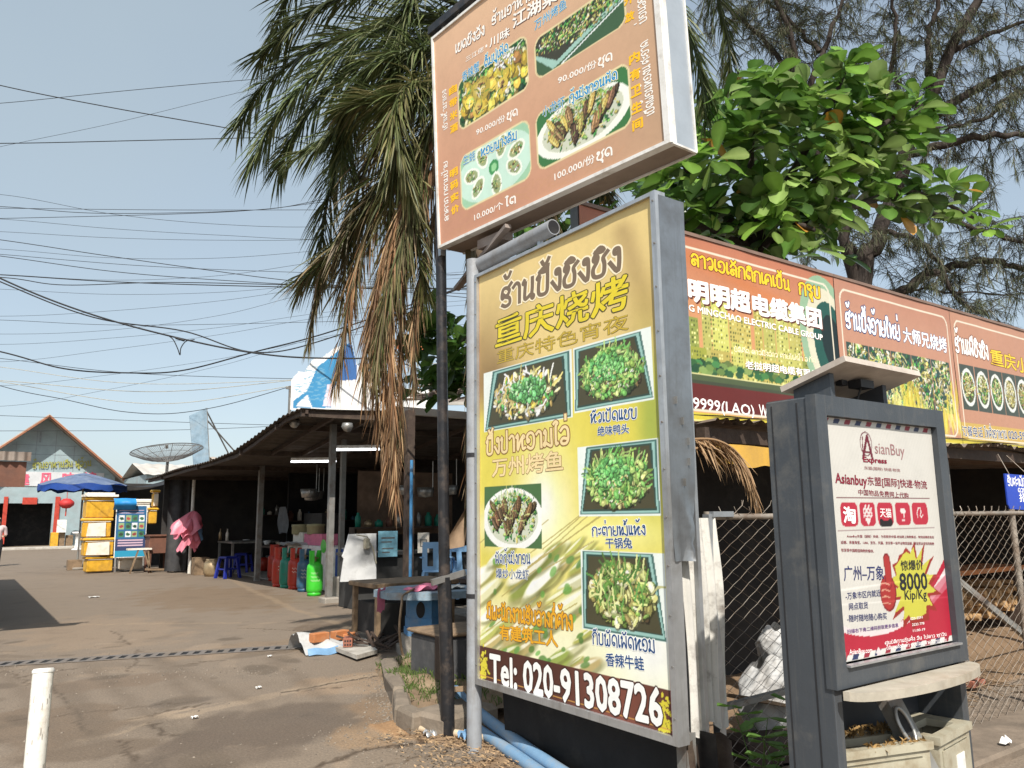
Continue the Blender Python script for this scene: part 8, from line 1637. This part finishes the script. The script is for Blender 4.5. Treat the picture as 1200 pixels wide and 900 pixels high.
# ================================================================== OVERHEAD CABLES
CAB = [([(-150, 62), (0, 100), (130, 126), (260, 149), (390, 174), (560, 205)], 24, .016, 'black cable sloping down to the right at the top of the sky'), ([(-150, 130), (0, 121), (130, 108), (260, 96), (420, 84)], 26, .010, 'thin cable rising to the right at the top of the sky'), ([(-150, 205), (0, 172), (130, 145), (257, 114), (400, 80)], 30, .007, 'faint thin cable rising steeply across the upper sky'), ([(-150, 167), (0, 168), (150, 165), (380, 159), (560, 152)], 22, .013, 'straight level cable passing behind the palm tip'),
    ([(-150, 236), (0, 242), (120, 250), (300, 246), (390, 232), (560, 205)], 24, .010, 'upper cable of the loose trio at mid sky'), ([(-150, 243), (0, 244), (190, 246), (380, 246), (560, 246)], 25, .009, 'level cable of the loose trio at mid sky'), ([(-150, 258), (0, 256), (200, 251), (300, 246), (385, 236), (560, 215)], 26, .010, 'lowest cable of the loose trio at mid sky'),
    ([(-150, 262), (0, 281), (120, 299), (240, 316), (350, 330), (560, 350)], 22, .011, 'cable sloping down from the left edge just under mid sky'), ([(-150, 286), (0, 298), (175, 312), (380, 320), (560, 322)], 26, .009, 'thin cable crossing the sloping one near the palm'), ([(-150, 282), (0, 300), (150, 320), (350, 334), (560, 345)], 23, .011, 'lower sloping cable meeting the level bundle at the palm'),
    ([(-150, 315), (0, 322), (150, 331), (370, 337), (560, 338)], 21, .014, 'upper cable of the tight level bundle'), ([(-150, 320), (0, 325), (75, 334), (200, 331), (380, 335), (560, 340)], 22, .013, 'lower cable of the tight level bundle'),
    ([(-150, 250), (0, 326), (100, 366), (200, 394), (300, 414), (390, 420), (560, 418)], 18, .020, 'heavy sagging cable with a hanging splice loop'), ([(-150, 262), (0, 330), (110, 372), (215, 388), (300, 413), (390, 395), (560, 330)], 18.5, .016, 'heavy sagging cable twined with the spliced one'), ([(-150, 372), (0, 375), (150, 381), (380, 377), (560, 370)], 27, .008, 'lone thin level cable below the tight bundle'),
    ([(-150, 380), (0, 412), (75, 432), (150, 437), (215, 434), (300, 412), (390, 388), (560, 330)], 19, .018, 'heavy cable sagging deeply low on the left'), ([(-150, 405), (0, 420), (150, 437), (350, 444), (560, 446)], 25, .009, 'thin cable right beneath the deeply sagging one'), ([(-150, 412), (0, 430), (150, 449), (325, 446), (560, 430)], 26, .009, 'thin slack cable low on the left, above the pale one'), ([(-150, 440), (0, 446), (175, 459), (340, 446), (560, 420)], 24, .010, 'pale slack cable low on the left'), ([(-150, 420), (0, 447), (175, 473), (325, 455), (560, 410)], 23, .009, 'slack cable just under the pale one'), ([(-150, 405), (0, 452), (75, 468), (150, 483), (225, 482), (330, 456), (560, 380)], 22, .010, 'lowest deeply curved cable over the gable roof'),
    ([(-150, 482), (0, 487), (190, 494), (380, 500)], 45, .014, 'straight thin cable above the gable peak'), ([(-150, 506), (0, 505), (200, 504), (380, 497)], 45, .014, 'straight thin cable behind the gable peak'), ([(900, 215), (1050, 275), (1200, 345), (1300, 390)], 22, .010, 'upper thin cable through the casuarina on the right'), ([(930, 260), (1060, 300), (1200, 352), (1300, 388)], 22, .010, 'lower thin cable through the casuarina on the right'), ([(980, 330), (1100, 300), (1200, 290), (1300, 285)], 26, .010, 'thin cable rising right between the casuarina limbs'),
    ([(470, 425), (530, 446), (560, 455), (640, 480)], 14, .010, 'short cable sloping behind the black pole above the roofs')]
rgc = np.random.default_rng(88); ORD = ['first', 'second', 'third', 'fourth', 'fifth', 'sixth', 'seventh', 'eighth', 'ninth', 'tenth', 'eleventh', 'twelfth']
for k in range(12):
    y0 = 232+22*k+rgc.uniform(-7, 7); y1 = 300+(y0-300)*.55+rgc.uniform(-12, 12); sg = rgc.uniform(2, 14)
    CAB.append(([(-150, y0-6), (0, y0), (130, (y0*2+y1)/3+sg), (260, (y0+2*y1)/3+sg), (390, y1), (560, y1-14)], 27+k, .0075, 'hair-thin background wire, '+ORD[k]+' from the top of twelve behind the heavier cables'))
for i, (pp, d, r, lb) in enumerate(CAB):
    b = MB(); b.tube(cat_rom([D(x, y, d) for x, y in pp], 10), r, 5, caps=False); o = single('overhead_cable', b, 'wirecable' if 'pale' not in lb else 'ivory', lb, 'cable', 'overhead cables')
    if 'hanging splice' in lb:
        b = MB(); b.tube(cat_rom([D(x, y, d) for x, y in ((197, 393), (203, 398), (208, 408), (211, 416), (212, 408), (218, 400), (228, 398))], 5), .012, 5); b.tube([D(206, 396, d), D(216, 399, d)], .03, 6); part('splice_loop', b, 'wirecable', o)
